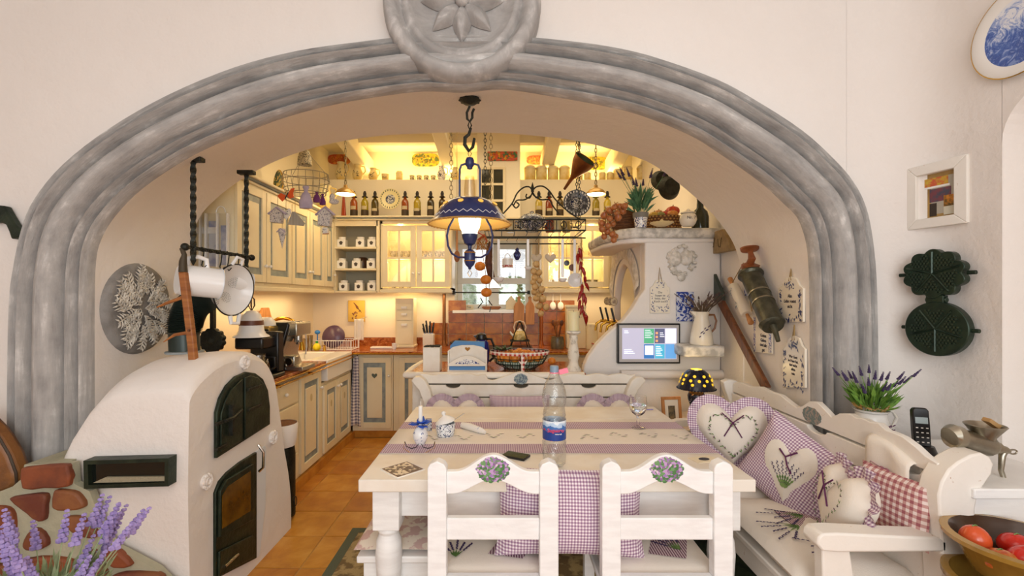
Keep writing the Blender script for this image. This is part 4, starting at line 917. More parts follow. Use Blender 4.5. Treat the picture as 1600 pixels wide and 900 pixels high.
obj('nozzle', B().tube([w3(1208, 510), w3(1211, 517), w3(1216, 533)], [rad(12), rad(8), rad(6)], 12), SP, t)
obj('plunger', B().tube([w3(1171, 420), w3(1173, 414), w3(1172, 411), w3(1175, 404), w3(1173, 396), w3(1172, 393), w3(1171.5, 390), w3(1171, 387), w3(1171, 384.5)], [rad(26), rad(28), rad(12), rad(12), rad(8), rad(9), rad(28), rad(29), rad(12)], 20), mat('reddish_wood', '#7d4422', .4, c2='#96552b', sc=10), t)
# ================================================================ RIGHT WALL
W = Wall(1600, 45, 'wall'); t = thing('wall_plate', 'white plate with blue forest landscape and gold rim high on the right wall', 'plate', W.loc, rz=-PI/2)
obj('plate_body', B().lathe([(0,-.008),(.10,-.008),(.122,-.014),(.155,-.022),(.158,-.02),(.12,-.002),(0,-.001)], 48, axis='Y'), PORC, t, ang=60)
obj('gold_rim', B().lathe([(.155,-.0225),(.1585,-.0215),(.158,-.019)], 48, axis='Y'), BRASS, t)
tt = NT('blue_landscape'); v = tt.coord(); sp = tt.n('ShaderNodeSeparateXYZ'); tt.l(v, sp.inputs[0]); n1 = tt.noise(v, 22, 6, .7, 1.5); n2 = tt.math('SUBTRACT', n1, tt.math('MULTIPLY', sp.outputs[2], 1.6))
tt.col(tt.ramp(n2, [(.36, '#e8eaf0'), (.44, '#9fb2dc'), (.52, '#4b6cb8'), (.62, '#2a4a9c'), (.7, '#7d95cc')])); tt.set(.2)
obj('painted_landscape', B().lathe([(0,-.0092),(.118,-.0125),(.118,-.010)], 48, axis='Y'), tt.m, t)
CN = P(1470, 303, 1.86); t = thing('framed_picture', 'picture of a kitchen shelf in a worn white wooden frame on the right wall', 'picture', CN, rz=-1.34); W = Wall(1470, 303, 'wall')
q = W.poly([(1423, 267), (1514, 242), (1517, 356), (1424, 366)]); i_ = W.poly([(1437, 275), (1495, 262), (1497, 341), (1439, 349)])
q = [(-.108,.13),(.104,.13),(.104,-.135),(-.108,-.135)]; i_ = [(-.072,.088),(.06,.088),(.06,-.095),(-.072,-.095)]
for a_, c_ in ((0,1),(1,2),(2,3),(3,0)): obj('frame_rail', B().prism([q[a_], q[c_], i_[c_], i_[a_]], -.028, -.001), WORN, t, bevel=.003)
pc = obj('picture_print', B().prism(i_, -.006, -.002), mat('brown_interior_print', '#8a6a3a', .3, c2='#b8955a', sc=6), t)
def rect(name, x0, x1, z0, z1, m, y=-.0068, par=pc): return obj(name, B().box(x0, x1, y, y+.0008, z0, z1), m, par)
rect('printed_wall', -.03, .06, -.08, .07, mat('print_grey', '#b0a898', .3)); rect('printed_shelf', -.06, .035, .028, .036, PORC, -.0076)
rect('printed_flowers_top', -.055, .03, .036, .07, mat('print_bouquet', '#c8a838', .4, c2='#c85a3a', sc=70), -.0076); rect('printed_picture', -.035, .04, -.03, .024, mat('print_maroon', '#7a4046', .4, c2='#4c4a58', sc=50), -.0076)
rect('printed_bouquet', .015, .06, -.06, -.01, mat('print_orange', '#c8802a', .4, c2='#5f4a1e', sc=60), -.0078); rect('printed_crate', .015, .06, -.088, -.055, mat('print_crate', '#cfc9b4', .4), -.008); rect('printed_bell', -.035, -.01, -.088, -.035, mat('print_dark', '#3c3026', .4), -.0078)
# waffle iron: two hinged cast plates
W = Wall(1471, 470, 'wall'); WI = mat('green_cast_iron', '#1f2f24', .35, .4, c2='#2b3c2d', sc=20); t = thing('waffle_iron', 'open cast iron waffle maker with heart moulds, two plates hung one above the other', 'waffle iron', P(1471, 470, 1.83), rz=-1.32)
c1 = (-.004, .108); c2 = (.006, -.112)
def flower(c_, rx, rz_, n=5, amp=.13, ph=0, N=80): return [(c_[0]+rx*(1-amp+amp*abs(math.sin(n*(a+ph))))*math.cos(a), c_[1]+rz_*(1-amp+amp*abs(math.sin(n*(a+ph))))*math.sin(a)) for a in [2*PI*i/N for i in range(N)]]
ph = .16
up_ = obj('upper_plate', B().prism(flower(c1, .110, .100, 5, .14, 0), -.045, -.012), WI, t, bevel=.003)
lo_ = obj('lower_plate', B().prism([(c2[0]+.110*math.cos(2*PI*i/48), c2[1]+.108*math.sin(2*PI*i/48)) for i in range(48)], -.045, -.012), WI, t, bevel=.004)
for (c_, rx, rz_, par) in ((c1, .096, .088, up_), (c2, .092, .090, lo_)):
    b = B()
    for k in range(5):
        a = 2*PI*k/5+PI/2+(0 if par is up_ else PI/5)+.0; b.tube([(c_[0], -.047, c_[1]), (c_[0]+rx*math.cos(a), -.047, c_[1]+rz_*math.sin(a))], .004, 4)
    obj('rib', b, WI, par, kind='stuff'); b = B()
    for i in range(-9, 10):
        for j in range(-9, 10):
            x = i*.012+(j % 2)*.006; z = j*.0105; rr = math.hypot(x/rx, z/rz_)
            if rr > .93: continue
            a = math.atan2(z/rz_, x/rx); da = min(abs(((a-(2*PI*k/5+PI/2+(0 if par is up_ else PI/5))+PI) % (2*PI))-PI) for k in range(5))
            if da*rr < .10 or (da > .52 and rr > .80): continue
            b.cb((c_[0]+x, -.048, c_[1]+z), (.0062, .008, .0056))
    obj('studs', b, mat('dark_iron_stud', '#3a4a3c', .3, .5), par, kind='stuff')
obj('hinge', B().box(-.03, .03, -.04, -.012, -.012, .022).cyl((-.035, -.026, .004), (.035, -.026, .004), .011), WI, t, bevel=.002)
for (c_, s_) in ((c1, -1), (c1, 1), (c2, -1), (c2, 1)): obj('lug', B().cyl((c_[0]+s_*.105, -.026, c_[1]), (c_[0]+s_*.13, -.026, c_[1]), .008), WI, t)
# corner ledge behind the settle
lg_ = thing('corner_cabinet', 'low white cabinet in the corner behind the settle carrying jug, phone and grinder', 'cabinet', (1.58, 1.63, 0))
obj('carcass', B().box(-.19, .18, -.28, .16, 0, .80), WHITEP, lg_, bevel=.005); obj('top_board', B().box(-.20, .19, -.30, .17, .80, .83), WHITEP, lg_, bevel=.004)
LZ = .83
p = P(1361, 664, 1.78); t = thing('flower_jug', 'white jug painted with red and purple flowers, holding lavender, behind the settle', 'jug', (p.x, 1.78, LZ))
obj('jug_body', B().lathe([(0,0),(.05,0),(.056,.01),(.062,.04),(.058,.075),(.05,.10),(.052,.115),(.06,.125),(.057,.125),(.046,.10),(.0,.095)], 28), PORC, t, ang=80)
obj('handle', B().tube([(.052,0,.118),(.085,0,.115),(.10,0,.09),(.085,0,.055),(.06,0,.04)], .006, 8), PORC, t)
b = B(); [sprigs(b, [(.0+random.uniform(-.045,-.015), .08+random.uniform(-.01,.008), random.uniform(0,3))], .008, -.057) for _ in range(8)]; obj('painted_red_flower', b, mat('red_paint', '#b83c2c', .4), t, kind='stuff')
b = B(); [sprigs(b, [(.03+random.uniform(-.015,.015), .07+random.uniform(-.02,.008), random.uniform(0,3))], .007, -.056) for _ in range(9)]; obj('painted_purple_flower', b, PURPLE, t, kind='stuff')
b = B(); 
for k in range(30): a = random.uniform(0, 6.28); b.tube([(.04*math.cos(a), .04*math.sin(a), .118), (.06*math.cos(a+.4), .06*math.sin(a+.4), .135+random.uniform(0,.015)), (.05*math.cos(a+.9), .05*math.sin(a+.9), .13)], .0015, 4)
obj('straw_nest', b, mat('straw', '#b58f54', .9), t, kind='stuff')
BRG = mat('bright_leaf', '#4f7a2c', .7, c2='#79a03e', sc=30)
s1, f1, l1 = lavender(22, .045, .08, .15, .55, 3, .006, 220, .07)
for nm, bb_, mm in (('stems', s1, BRG), ('flowers', f1, LAVD), ('foliage', l1, BRG)): obj(nm, bb_, mm, t, loc=(0, 0, .12))
p = P(1441, 655, 1.62); t = thing('cordless_phone', 'black cordless telephone standing in its charging cradle', 'phone', (p.x, 1.62, LZ), rz=-.35)
ph_ = obj('handset', B().prism([(-.024,.01),(.024,.01),(.025,.10),(.024,.155),(.017,.165),(-.017,.165),(-.024,.155),(-.025,.10)], -.012, .012), BLACK, t, bevel=.004, rot=(-.14,0,0))
obj('display', B().box(-.018,.018,-.0128,-.012,.11,.132), mat('lcd', '#a9b8bb', .2), ph_); b = B()
for i in range(3):
    for j in range(5): b.cb(((i-1)*.0145, -.0126, .095-j*.0165), (.0065, .001, .0035))
obj('keys', b, PORC, ph_, kind='stuff'); obj('cradle', B().lathe([(0,0),(.038,0),(.042,.012),(.034,.034),(.0,.036)], 24, sy=.8), BLACK, t)
# meat grinder clamped to the ledge end
GXY = P(1530, 690, 1.42); t = thing('meat_grinder', 'steel hand-cranked meat grinder with wooden handle in the right corner', 'grinder', (GXY.x, 1.42, .83))
def g(px, py, Y=1.42): p = P(px, py, Y); return Vector((p.x-GXY.x, Y-1.42, p.z-.83))
obj('barrel', B().tube([g(1484,682), g(1487,681), g(1497,684), g(1500,685), g(1545,697), g(1552,700)], [.028,.036,.036,.031,.031,.022], 20), PEWTER, t)
obj('hopper', B().lathe([(.024,g(0,692).z),(.026,g(0,682).z),(.048,g(0,666).z),(.051,g(0,664).z),(.048,g(0,663).z),(.022,g(0,680).z)], 24, (g(1539,0).x, 0, 0)), PEWTER, t)
obj('neck', B().tube([g(1550,699), g(1560,700), g(1563,701), g(1570,703), g(1576,705)], [.017,.018,.011,.012,.008], 14), PEWTER, t)
b = B(); k = [g(1583,706)+Vector((.012*math.cos(a), 0, .007*math.sin(a))) for a in [i*PI/6 for i in range(12)]]; b.tube(k, .0025, 6, closed=True); obj('wing_screw', b, PEWTER, t)
obj('crank', B().tube([g(1572,703), g(1566,712), g(1564,735), g(1570,752), g(1562,764), g(1557,767)], [.007,.009,.007,.007,.007,.009], 10), PEWTER, t)
obj('crank_handle', B().tube([g(1558,768), g(1566,769), g(1580,775), g(1600,782), g(1612,787)], [.010,.013,.013,.015,.010], 12), WOODL, t)
obj('clamp_post', B().tube([g(1529,698), g(1530,712), g(1530,730), g(1528,752)], [.020,.014,.016,.018], 12), PEWTER, t)
obj('clamp', B().tube([g(1528,750), g(1538,765), g(1520,775), g(1506,770)], [.009,.007,.007,.006], 8).cyl(g(1516,782), g(1530,762), .006), IRON, t)
obj('matchbox', B().box(-.02,.02,-.012,.012,-.006,.006), mat('card_brown', '#b18a58', .7), t, loc=g(1549,661), rot=(0, .6, 0))
# two glazed crocks with tomatoes
OCH = mat('ochre_glaze', '#a8823a', .22, c2='#8a6a2c', sc=7); DKG = mat('brown_glaze_inside', '#3a2413', .2)
Yc = 1.22; px0 = 1560
stl = thing('crock_stool', 'low wooden stool under the ochre crocks', 'stool', (P(1585, 0, Yc).x, Yc-.02, 0)); obj('seat', B().box(-.15,.17,-.15,.15,.40,.43), WOODD, stl)
for x in (-.13, .13):
    for y in (-.13, .1): obj('leg', B().box(x, x+.03, y, y+.03, 0, .4), WOODD, stl)
cx = P(1585, 0, Yc).x
t = thing('ochre_crock', 'large ochre glazed crock below the bowl of tomatoes', 'crock', (cx, Yc-.02, .43)); obj('crock_body', B().lathe([(0,0),(.12,.0),(.135,.05),(.145,.18),(.158,.19),(.158,.205),(.14,.205),(.13,.05),(0,.02)], 40), OCH, t, ang=60)
t = thing('ochre_bowl', 'wide ochre glazed bowl with dark brown inside holding red tomatoes', 'bowl', (cx, Yc-.02, .636))
obj('bowl_body', B().lathe([(0,0),(.08,0),(.10,.02),(.135,.095),(.158,.10),(.160,.112),(.142,.114)], 40), OCH, t, ang=60); obj('dark_inside', B().lathe([(.142,.114),(.13,.10),(.10,.035),(0,.012)], 40), DKG, t, ang=80)
TOM = mat('tomato_red', '#c8281a', .18); 
for i, (x, y, z, r, m_, lb, rr) in enumerate([(-.01,-.025,.075,.044,TOM,'plump red tomato on the right in the ochre bowl',(1.15,.9,.8)),(-.082,-.02,.072,.036,mat('ribbed_tomato','#a3301c',.25,c2='#d78a3a',sc=20),'dark streaked tomato on the left in the ochre bowl',(1.1,.9,.8)),(-.085,.04,.095,.034,mat('orange_tomato','#d2552a',.2),'orange tomato at the back left of the ochre bowl',(1,1,1.1)),(.04,.05,.07,.04,TOM,'red tomato half hidden at the back of the ochre bowl',(1,1,.85))]):
    t = thing('tomato', lb, 'tomato', (cx+x, Yc-.02+y, .636+z), group='tomatoes in the ochre bowl'); obj('fruit', B().ell((0,0,0), (r*rr[0], r*rr[1], r*rr[2]), 18, 12), m_, t); obj('calyx', B().tube([(-.008,0,r*rr[2]-.001),(0,0,r*rr[2]+.002),(.008,.002,r*rr[2]-.001)], .002, 4), GREENL, t)
# ================================================================ FRONT LEFT
p = P(12, 350, YA-.02); t = thing('axe_head', 'dark iron axe head fixed to the left wall', 'axe', (p.x, YA-.005, p.z))
q = [((a-VX)/F*(YA-.03)-p.x, EYE-(c-VY)/F*(YA-.03)-p.z) for a, c in [(-60,335),(-20,326),(0,321),(10,322),(17,335),(26,350),(42,365),(34,371),(21,374),(17,362),(12,351),(0,347),(-20,350),(-60,352)]]
obj('blade', B().prism(q, -.035, -.001), IRONG, t, bevel=.006)
t = thing('leather_bag', 'brown leather bag with stitched edge hanging at the left edge', 'bag', P(-10, 715, 1.90))
q = [((a-VX)/F*1.86-P(-10,0,1.9).x, EYE-(c-VY)/F*1.86-P(-10,715,1.9).z) for a, c in [(-60,640),(-20,648),(0,668),(12,684),(26,708),(36,735),(37,752),(30,762),(0,772),(-60,775)]]
LEA = mat('brown_leather', '#6b4322', .4, c2='#8a5a2c', sc=8, bump=.3, bsc=40); bg = obj('bag_body', B().prism(q, -.07, .0), LEA, t, bevel=.02)
obj('edge_stitching', B().tube([(x*.99, -.066, z) for x, z in q[1:8]], .005, 5), mat('dark_leather', '#3a2a18', .5), t)
p = P(95, 900, 1.05); t = thing('lavender_pot', 'white pot of artificial lavender standing at the lower left in front of the stones', 'potted plant', (p.x, 1.02, .57))
obj('pot', B().lathe([(0,0),(.06,0),(.075,.03),(.088,.12),(.094,.135),(.088,.135),(.08,.12),(0,.11)], 30), GLZ, t, ang=60)
SAGE = mat('sage_leaf', '#7f8f66', .8, c2='#9aa57e', sc=30)
s1, f1, l1 = lavender(30, .085, .08, .17, .42, 11, .011, 620, .045)
for nm, bb_, mm in (('stems', s1, SAGE), ('flowers', f1, mat('artificial_lavender', '#8e7cb4', .85, c2='#a795c8', sc=60)), ('foliage', l1, SAGE)): obj(nm, bb_, mm, t, loc=(0, 0, .12))
t = thing('pot_stand', 'white side table under the lavender pot', 'table', (p.x-.02, 1.0, 0)); obj('tabletop', B().lathe([(0,.545),(.14,.545),(.15,.555),(.15,.57),(0,.57)], 30), WHITEP, t); obj('leg', B().lathe([(.09,0),(.09,.02),(.025,.04),(.025,.545)], 16), WHITEP, t)
# rugs
def rug(name, label, x0, x1, y0, y1, m, edge):
    t = thing(name, label, 'rug', ((x0+x1)/2, (y0+y1)/2, .002)); w_, h_ = (x1-x0)/2, (y1-y0)/2
    obj('pile', B().box(-w_+.05, w_-.05, -h_+.05, h_-.05, 0, .011), m, t); b = B()
    for q in ((-w_, w_, -h_, -h_+.05), (-w_, w_, h_-.05, h_), (-w_, -w_+.05, -h_+.05, h_-.05), (w_-.05, w_, -h_+.05, h_-.05)): b.box(*q, 0, .012)
    obj('border', b, edge, t)
rug('patterned_rug', 'worn beige patterned rug with grey-green border under the table', T(556, 829, 0).x-.02, .85, 1.2, 2.72, mat('rug_beige', '#b09a6c', .95, c2='#7a6544', sc=16, lo=.44, hi=.54, bump=.6, bsc=200), mat('rug_edge', '#5d6350', .95, bump=.5, bsc=200))
rug('green_rug', 'dark green mottled rug between table and settle', .87, 1.75, 1.3, 2.6, mat('rug_green', '#22301f', .95, c2='#3d4a2a', sc=9, lo=.42, hi=.56, bump=.6, bsc=200), mat('rug_green_edge', '#1d261b', .95))
# ================================================================ FIREPLACE FITTINGS
class Front:
    def __init__(s, px, py, Y): s.Y = Y; s.loc = P(px, py, Y); s.rz = 0
    def __call__(s, px, py): p = P(px, py, s.Y); return (p.x-s.loc.x, p.z-s.loc.z)
    def poly(s, L): return [s(*p) for p in L]
FF = FY-.002
tag_sign('hanging_plaque', 'tag-shaped plaque with blue border hanging on the chimney breast', Front(1030, 465, FF), (1015, 436, 1046, 489), ['Die', 'Suppe ist', 'heiss, der', 'Koch auch'], .020, 3, False, up=34)
W = Front(1070, 478, FF); t = thing('blue_tile', 'square blue and white landscape tile beside the lavender jug', 'tile', W.loc); obj('tile_body', B().prism(W.poly([(1056, 456), (1083, 456), (1083, 502), (1056, 502)]), -.012, 0), MC['landscape_blue'], t, bevel=.002)
W = Front(1064, 412, FF); t = thing('cherub_relief', 'grey-washed plaster relief of two cherub faces on the chimney breast', 'relief', W.loc)
def rblob(b, c_, r, n=10, dy=.02): b.ell((c_[0], -dy*.4, c_[1]), r, n, 8)
b = B(); rblob(b, W(1054, 404), (.05,.03,.055)); rblob(b, W(1072, 403), (.05,.03,.055)); obj('faces', b, MC['grey_washed_relief'], t, kind='stuff')
b = B(); rnd = random.Random(6)
for k in range(60):
    a = rnd.uniform(0, 2*PI); c_ = (math.cos(a)*.085*rnd.uniform(.8, 1.15), .02+math.sin(a)*.10*rnd.uniform(.7, 1.1)); rblob(b, c_, (.018*rnd.uniform(.6,1.3), .02, .012*rnd.uniform(.6,1.5)), 7)
rblob(b, W(1064, 433), (.03,.02,.03)); obj('curls_and_leaves', b, MC['grey_washed_relief'], t, kind='stuff')
W = Front(1011, 536, FF); t = thing('wall_display', 'small flat screen in a black frame showing coloured tiles on the chimney breast', 'screen', W.loc)
def R4(x0, y0, x1, y1): return W.poly([(x0, y0), (x1, y0), (x1, y1), (x0, y1)])
obj('frame', B().prism(R4(963, 505, 1060, 567), -.035, 0), BLACK, t, bevel=.003); fr_ = obj('passepartout', B().prism(R4(965.5, 507.5, 1057.5, 564.5), -.037, -.035), mat('grey_mount', '#bdb9b8', .6), t)
scn = obj('screen', B().prism(R4(970, 512, 1054, 560), -.0385, -.037), emit('screen_lilac', '#b4b2c8', .75), t)
for (x0, y0, x1, y1, c_) in ((1003.5,513,1019,535.5,'#4fa47a'),(1020,513,1035.5,535.5,'#555a78'),(1036.5,513,1053,535.5,'#e6e8f4'),(1003.5,537,1019.5,559,'#2f6fb0'),(1005,539,1018,553.5,'#f4eef2'),(1020.5,537,1035.5,559,'#46a8c8'),(1036.5,537,1053,559,'#5c9ad4')):
    obj('screen_tile', B().prism(R4(x0, y0, x1, y1), -.0392 if x0 != 1005 else -.0398, -.0385), emit('tile_'+c_, c_, .8), scn)
b = B()
for (x0, y, n_, w_) in ((973,516,2,8),(973,545,3,16),(973,550,1,8),(1005,515,5,12),(1028,519,3,7),(1038,516,7,13),(1022,540,6,10)):
    for k in range(n_): q = R4(x0, y+k*2.8, x0+w_*(.7+.3*((k*7) % 3)/2), y+k*2.8+.9); b.prism(q, -.0402, -.0392)
obj('text_lines', b, emit('screen_text', '#eef2fb', 1), scn, kind='stuff')
b = B()
for (y, ) in ((520,),(526,),(532,)): b.prism(R4(1021.5, y-2, 1025, y+1.5), -.0402, -.0392)
obj('icons', b, emit('screen_icon', '#e8a070', .8), scn, kind='stuff')
W = Front(1096, 548, 3.05); t = thing('plaster_shelf', 'grey-washed plaster wall shelf under the lavender jug', 'shelf', (1.33, 3.2, W.loc.z))
obj('shelf_body', B().box(P(1063,0,3.05).x-1.33, P(1130,0,3.05).x-1.33-.02, -.22, -.002, -.035, .04), GRW, t, bevel=.012)
SZ = W.loc.z+.04; p = P(1096, 0, 3.06); t = thing('lavender_jug', 'tall cream jug with painted lavender holding dried lavender on the plaster shelf', 'jug', (p.x, 3.06, SZ))
obj('jug_body', B().lathe([(0,0),(.072,0),(.075,.01),(.066,.08),(.05,.15),(.043,.19),(.05,.222),(.045,.222),(.04,.19),(0,.16)], 28), GLZ, t, ang=80)
obj('handle', B().tube([(.045,0,.2),(.085,0,.2),(.10,0,.16),(.09,0,.11),(.064,0,.08)], .007, 8), mat('brown_handle', '#8a5a34', .4), t)
obj('spout', B().prism([(-.075,.225),(-.04,.18),(-.03,.222)], -.015, .015), GLZ, t, bevel=.004)
b = B(); [sprigs(b, [(-.04+k*.009, .07+k*.006+random.uniform(-.012,.02), .8)], .011, -.072+.0018*k) for k in range(9)]; obj('painted_lavender', b, LAVD, t, kind='stuff')
s1, f1, l1 = lavender(46, .03, .06, .14, .8, 5, .0055, 60, .05); DRY = mat('dried_stem', '#6f5c48', .9)
for nm, bb_, mm in (('stems', s1, DRY), ('flowers', f1, mat('dried_lavender', '#5c4a4e', .9, c2='#74604e', sc=50)), ('foliage', l1, DRY)): obj(nm, bb_, mm, t, loc=(0, 0, .2))
# corner cabinet with table lamp and photo frame
t = thing('side_cabinet', 'low white corner cabinet under the table lamp', 'cabinet', (1.24, 2.92, 0)); obj('carcass', B().box(-.24, .22, -.18, .24, 0, .575), OCHREP, t, bevel=.005); obj('top_board', B().box(-.25, .23, -.20, .25, .575, .60), OCHREP, t, bevel=.004)
Yl = 2.86; p = P(1088, 0, Yl); t = thing('table_lamp', 'dark navy table lamp with star-dotted base and pierced dome shade, lit', 'lamp', (p.x, Yl, .60))
def lz(py): return EYE-(py-VY)/F*Yl-.60
NAVY = mat('navy_glaze', '#141a30', .15); obj('base', B().lathe([(0,0),(.036,0),(.034,.01),(.026,.04),(.03,.09),(.05,.15),(.053,.175),(.042,.2),(.022,.215),(.02,lz(600)),(0,lz(600))], 28), NAVY, t, ang=80)
b = B(); rnd = random.Random(8)
for k in range(50):
    a = rnd.uniform(PI, 2*PI); z = rnd.uniform(.03, .19); r = (.029 if z < .09 else .05)*1.0; b.ell((r*math.cos(a), r*math.sin(a), z), (.002,.002,.002), 5, 4)
obj('seed_dots', b, PORC, t)
prs = [(.034, lz(577)), (.05, lz(578.5)), (.075, lz(584)), (.092, lz(592)), (.1, lz(600)), (.112, lz(606)), (.114, lz(607))]
sh = obj('shade', B().lathe(prs, 40), NAVY, t, ang=80); obj('shade_lining', B().lathe([(r-.003, z-.002) for r, z in prs], 40), mat('yellow_lining', '#e0a63a', .5), sh, ang=80)
b = B()
for k in range(40): b.ell((.113*math.cos(k*PI/20), .113*math.sin(k*PI/20), lz(606.5)), (.006,.006,.004), 6, 4)
obj('scalloped_rim', b, NAVY, sh); LG = emit('lamp_hole_glow', '#f0c030', 1.0)
obj('top_ring', B().lathe([(.0,lz(576.6)),(.032,lz(576.6)),(.035,lz(577.4))], 24), LG, sh)
for row, (r, py, n_) in enumerate(((.080, 585.5, 9), (.0935, 592, 12), (.0995, 598, 9))):
    for k in range(n_):
        a = 2*PI*k/n_+row*.3; b = B(); b.M = Matrix.Translation((r*math.cos(a), r*math.sin(a), lz(py))) @ Matrix.Rotation(a, 4, 'Z') @ Matrix.Rotation(1.1, 4, 'Y'); b.lathe([(0,.003),(.009 if row < 2 else .007,.002),(.0095,-.001)], 12); obj('pierced_hole', b, LG, sh)
light('POINT', (p.x, Yl, .60+lz(604)), 2.2, (1, .72, .3), .03); light('POINT', (p.x, Yl, .60+lz(570)), .35, (1, .72, .3), .02)
p = P(1051, 640, 2.80); t = thing('framed_photo', 'small honey-wood photo frame leaning beside the table lamp', 'picture', (p.x, 2.80, .602), rot=(-.15, 0, .1))
for q in ((-.062,.062,.0,.018),(-.062,.062,.157,.175),(-.062,-.044,.018,.157),(.044,.062,.018,.157)): obj('frame_rail', B().box(q[0], q[1], -.008, .008, q[2], q[3]), WOODL, t, bevel=.002)
obj('mount', B().box(-.045,.045,-.001,.003,.017,.158), GLZ, t); obj('photograph', B().box(-.022,.022,-.002,-.001,.04,.12), mat('sepia_photo', '#8d7a58', .4, c2='#4c463c', sc=30), t)
# ================================================================ ON THE MANTEL
def onm(px, Y=3.25): p = P(px, 0, Y); return (p.x, Y, MZ+.001)
TC = mat('terracotta_pot', '#8d7d6c', .7); t = thing('mantel_lavender', 'leafy potted lavender in a patterned pot at the left end of the mantel', 'potted plant', onm(1001, 3.2))
obj('pot', B().lathe([(0,0),(.038,0),(.05,.09),(.0,.085)], 24), DELFT, t); obj('pot_collar', B().lathe([(.049,.07),(.053,.07),(.054,.105),(.045,.105),(.0,.09)], 24), mat('grey_collar', '#7d7a72', .7), t)
s1, f1, l1 = lavender(10, .035, .18, .30, .55, 21, .010, 150, .10, -.1); GB = mat('blue_green_leaf', '#3f6e50', .7, c2='#5d8a62', sc=20)
for nm, bb_, mm in (('stems', s1, GB), ('flowers', f1, LAVD), ('foliage', l1, GB)): obj(nm, bb_, mm, t, loc=(0, 0, .095))
WIC = mat('wicker', '#7a4c24', .7, c2='#5c3418', sc=40, stretch=(1,1,6), bump=.6, bsc=120)
t = thing('wicker_basket', 'round brown wicker basket hanging over the left edge of the mantel', 'basket', (*onm(974, 3.4)[:2], MZ+.001)); b = B(); b.lathe([(0,0),(.06,0),(.085,.04),(.092,.1),(.085,.15),(.08,.15),(.0,.02)], 26)
obj('basket_body', b, WIC, t, ang=60); 
for k in range(8): obj('woven_hoop', B().lathe([(.0,0)]+[(.001,0)], 3) if False else B().tube([((.075+.02*math.sin(k/8*PI))*math.cos(i*PI/12), (.075+.02*math.sin(k/8*PI))*math.sin(i*PI/12), .015+k*.018) for i in range(24)], .006, 5, closed=True), WIC, t)
t = thing('rattan_basket', 'dark rattan basket full of small pumpkins on the mantel', 'basket', onm(1037, 3.42)); b = B(); b.lathe([(0,0),(.115,0),(.13,.05),(.138,.115),(.125,.115),(.12,.05),(0,.02)], 30, sy=.75); obj('basket_body', b, WIC, t, ang=60); b = B()
for j in range(6):
    for k in range(30): a = 2*PI*(k+.5*(j % 2))/30; r = .122+.003*j; b.ell((r*math.cos(a), r*.75*math.sin(a), .012+j*.019), (.009,.008,.006), 6, 4)
obj('weave_knots', b, mat('pale_cane', '#b98a48', .6), t, kind='stuff')
for i, (x, y, z, r, c_, lb) in enumerate([(-.08,-.02,.125,.038,'#c9a03a','yellow gourd at the left of the rattan basket'),(-.035,-.03,.125,.034,'#8d8a4a','green-grey gourd in the rattan basket'),(.01,.0,.135,.036,'#b33424','deep red gourd in the middle of the rattan basket'),(.055,-.03,.13,.042,'#d58b3a','orange striped gourd in the rattan basket'),(.075,.02,.165,.05,'#c8401f','flat red pumpkin on top of the rattan basket'),(-.03,.03,.15,.034,'#c98a52','tan gourd at the back of the rattan basket')]):
    t = thing('gourd', lb, 'gourd', (onm(1037, 3.42)[0]+x, 3.42+y, MZ+z), group='gourds in the rattan basket'); m_ = mat('gourd_'+c_, c_, .35); b = B(); b.grid(lambda a, v: ((r*(1+.07*math.cos(16*PI*a)))*math.cos(2*PI*a)*math.sin(PI*(.02+.96*v)), (r*(1+.07*math.cos(16*PI*a)))*math.sin(2*PI*a)*math.sin(PI*(.02+.96*v)), .72*r*math.cos(PI*v)), 48, 9, True); obj('fruit', b, m_, t, ang=80); obj('stem', B().cyl((0,0,.6*r), (.005,0,.95*r), .005, .003, 6), mat('dry_stem', '#7c6a40', .8), t)
t = thing('citrus_squeezer', 'cream ceramic citrus squeezer on the mantel front', 'squeezer', onm(1034, 3.13)); obj('dish', B().lathe([(0,.004),(.03,.0),(.05,.008),(.078,.022),(.08,.026),(.05,.014),(.0,.012)], 30), mat('buttery_glaze', '#e6cf98', .3), t, ang=60); b = B(); b.grid(lambda a, v: (.024*(1-v)**.6*(1+.12*math.cos(20*PI*a))*math.cos(2*PI*a), .024*(1-v)**.6*(1+.12*math.cos(20*PI*a))*math.sin(2*PI*a), .012+.04*v), 40, 7, True); obj('reamer', b, MC['buttery_glaze'], t)
t = thing('lidded_pot', 'round white lidded pot with dark lettering on the mantel', 'pot', onm(1075, 3.13)); obj('pot_body', B().lathe([(0,0),(.035,0),(.05,.02),(.058,.045),(.052,.075),(.04,.09),(.0,.088)], 28), GLZ, t, ang=80); obj('lid', B().lathe([(.046,.088),(.05,.092),(.045,.098),(.02,.106),(.012,.108),(.013,.116),(0,.12)], 28), GLZ, t, ang=60); text('Nr. 7', .028, INK, t, (0, -.0585, .052), name='painted_lettering')
t = thing('demijohn', 'dark green bottle with leather collar at the right end of the mantel', 'bottle', onm(1094, 3.34)); obj('glass_body', B().lathe([(0,0),(.055,0),(.06,.02),(.06,.1),(.05,.14),(.025,.165),(.022,.23),(.025,.235),(.0,.235)], 26), mat('dark_green_glass', '#2c3020', .1), t, ang=60); obj('cork', B().cyl((0,0,.235), (0,0,.27), .02), WOODD, t)
def pan(px, py, Y, r, label, rot):
    t = thing('iron_pan', label, 'pan', P(px, py, Y), rot=rot); obj('pan_body', B().lathe([(0,0),(r*.75,0),(r,.04),(r*1.02,.042),(r*.73,-.004),(0,-.004)], 28, axis='Y'), IRON, t, ang=60); obj('handle', B().tube([(0,.02,r),(0,.03,r*1.3),(0,.03,r*1.9)], .008, 6), IRON, t); obj('hanging_cord', B().cyl((0,.03,r*1.85),(0,.03,3.14-P(px,py,Y).z),.003), IRON, t)
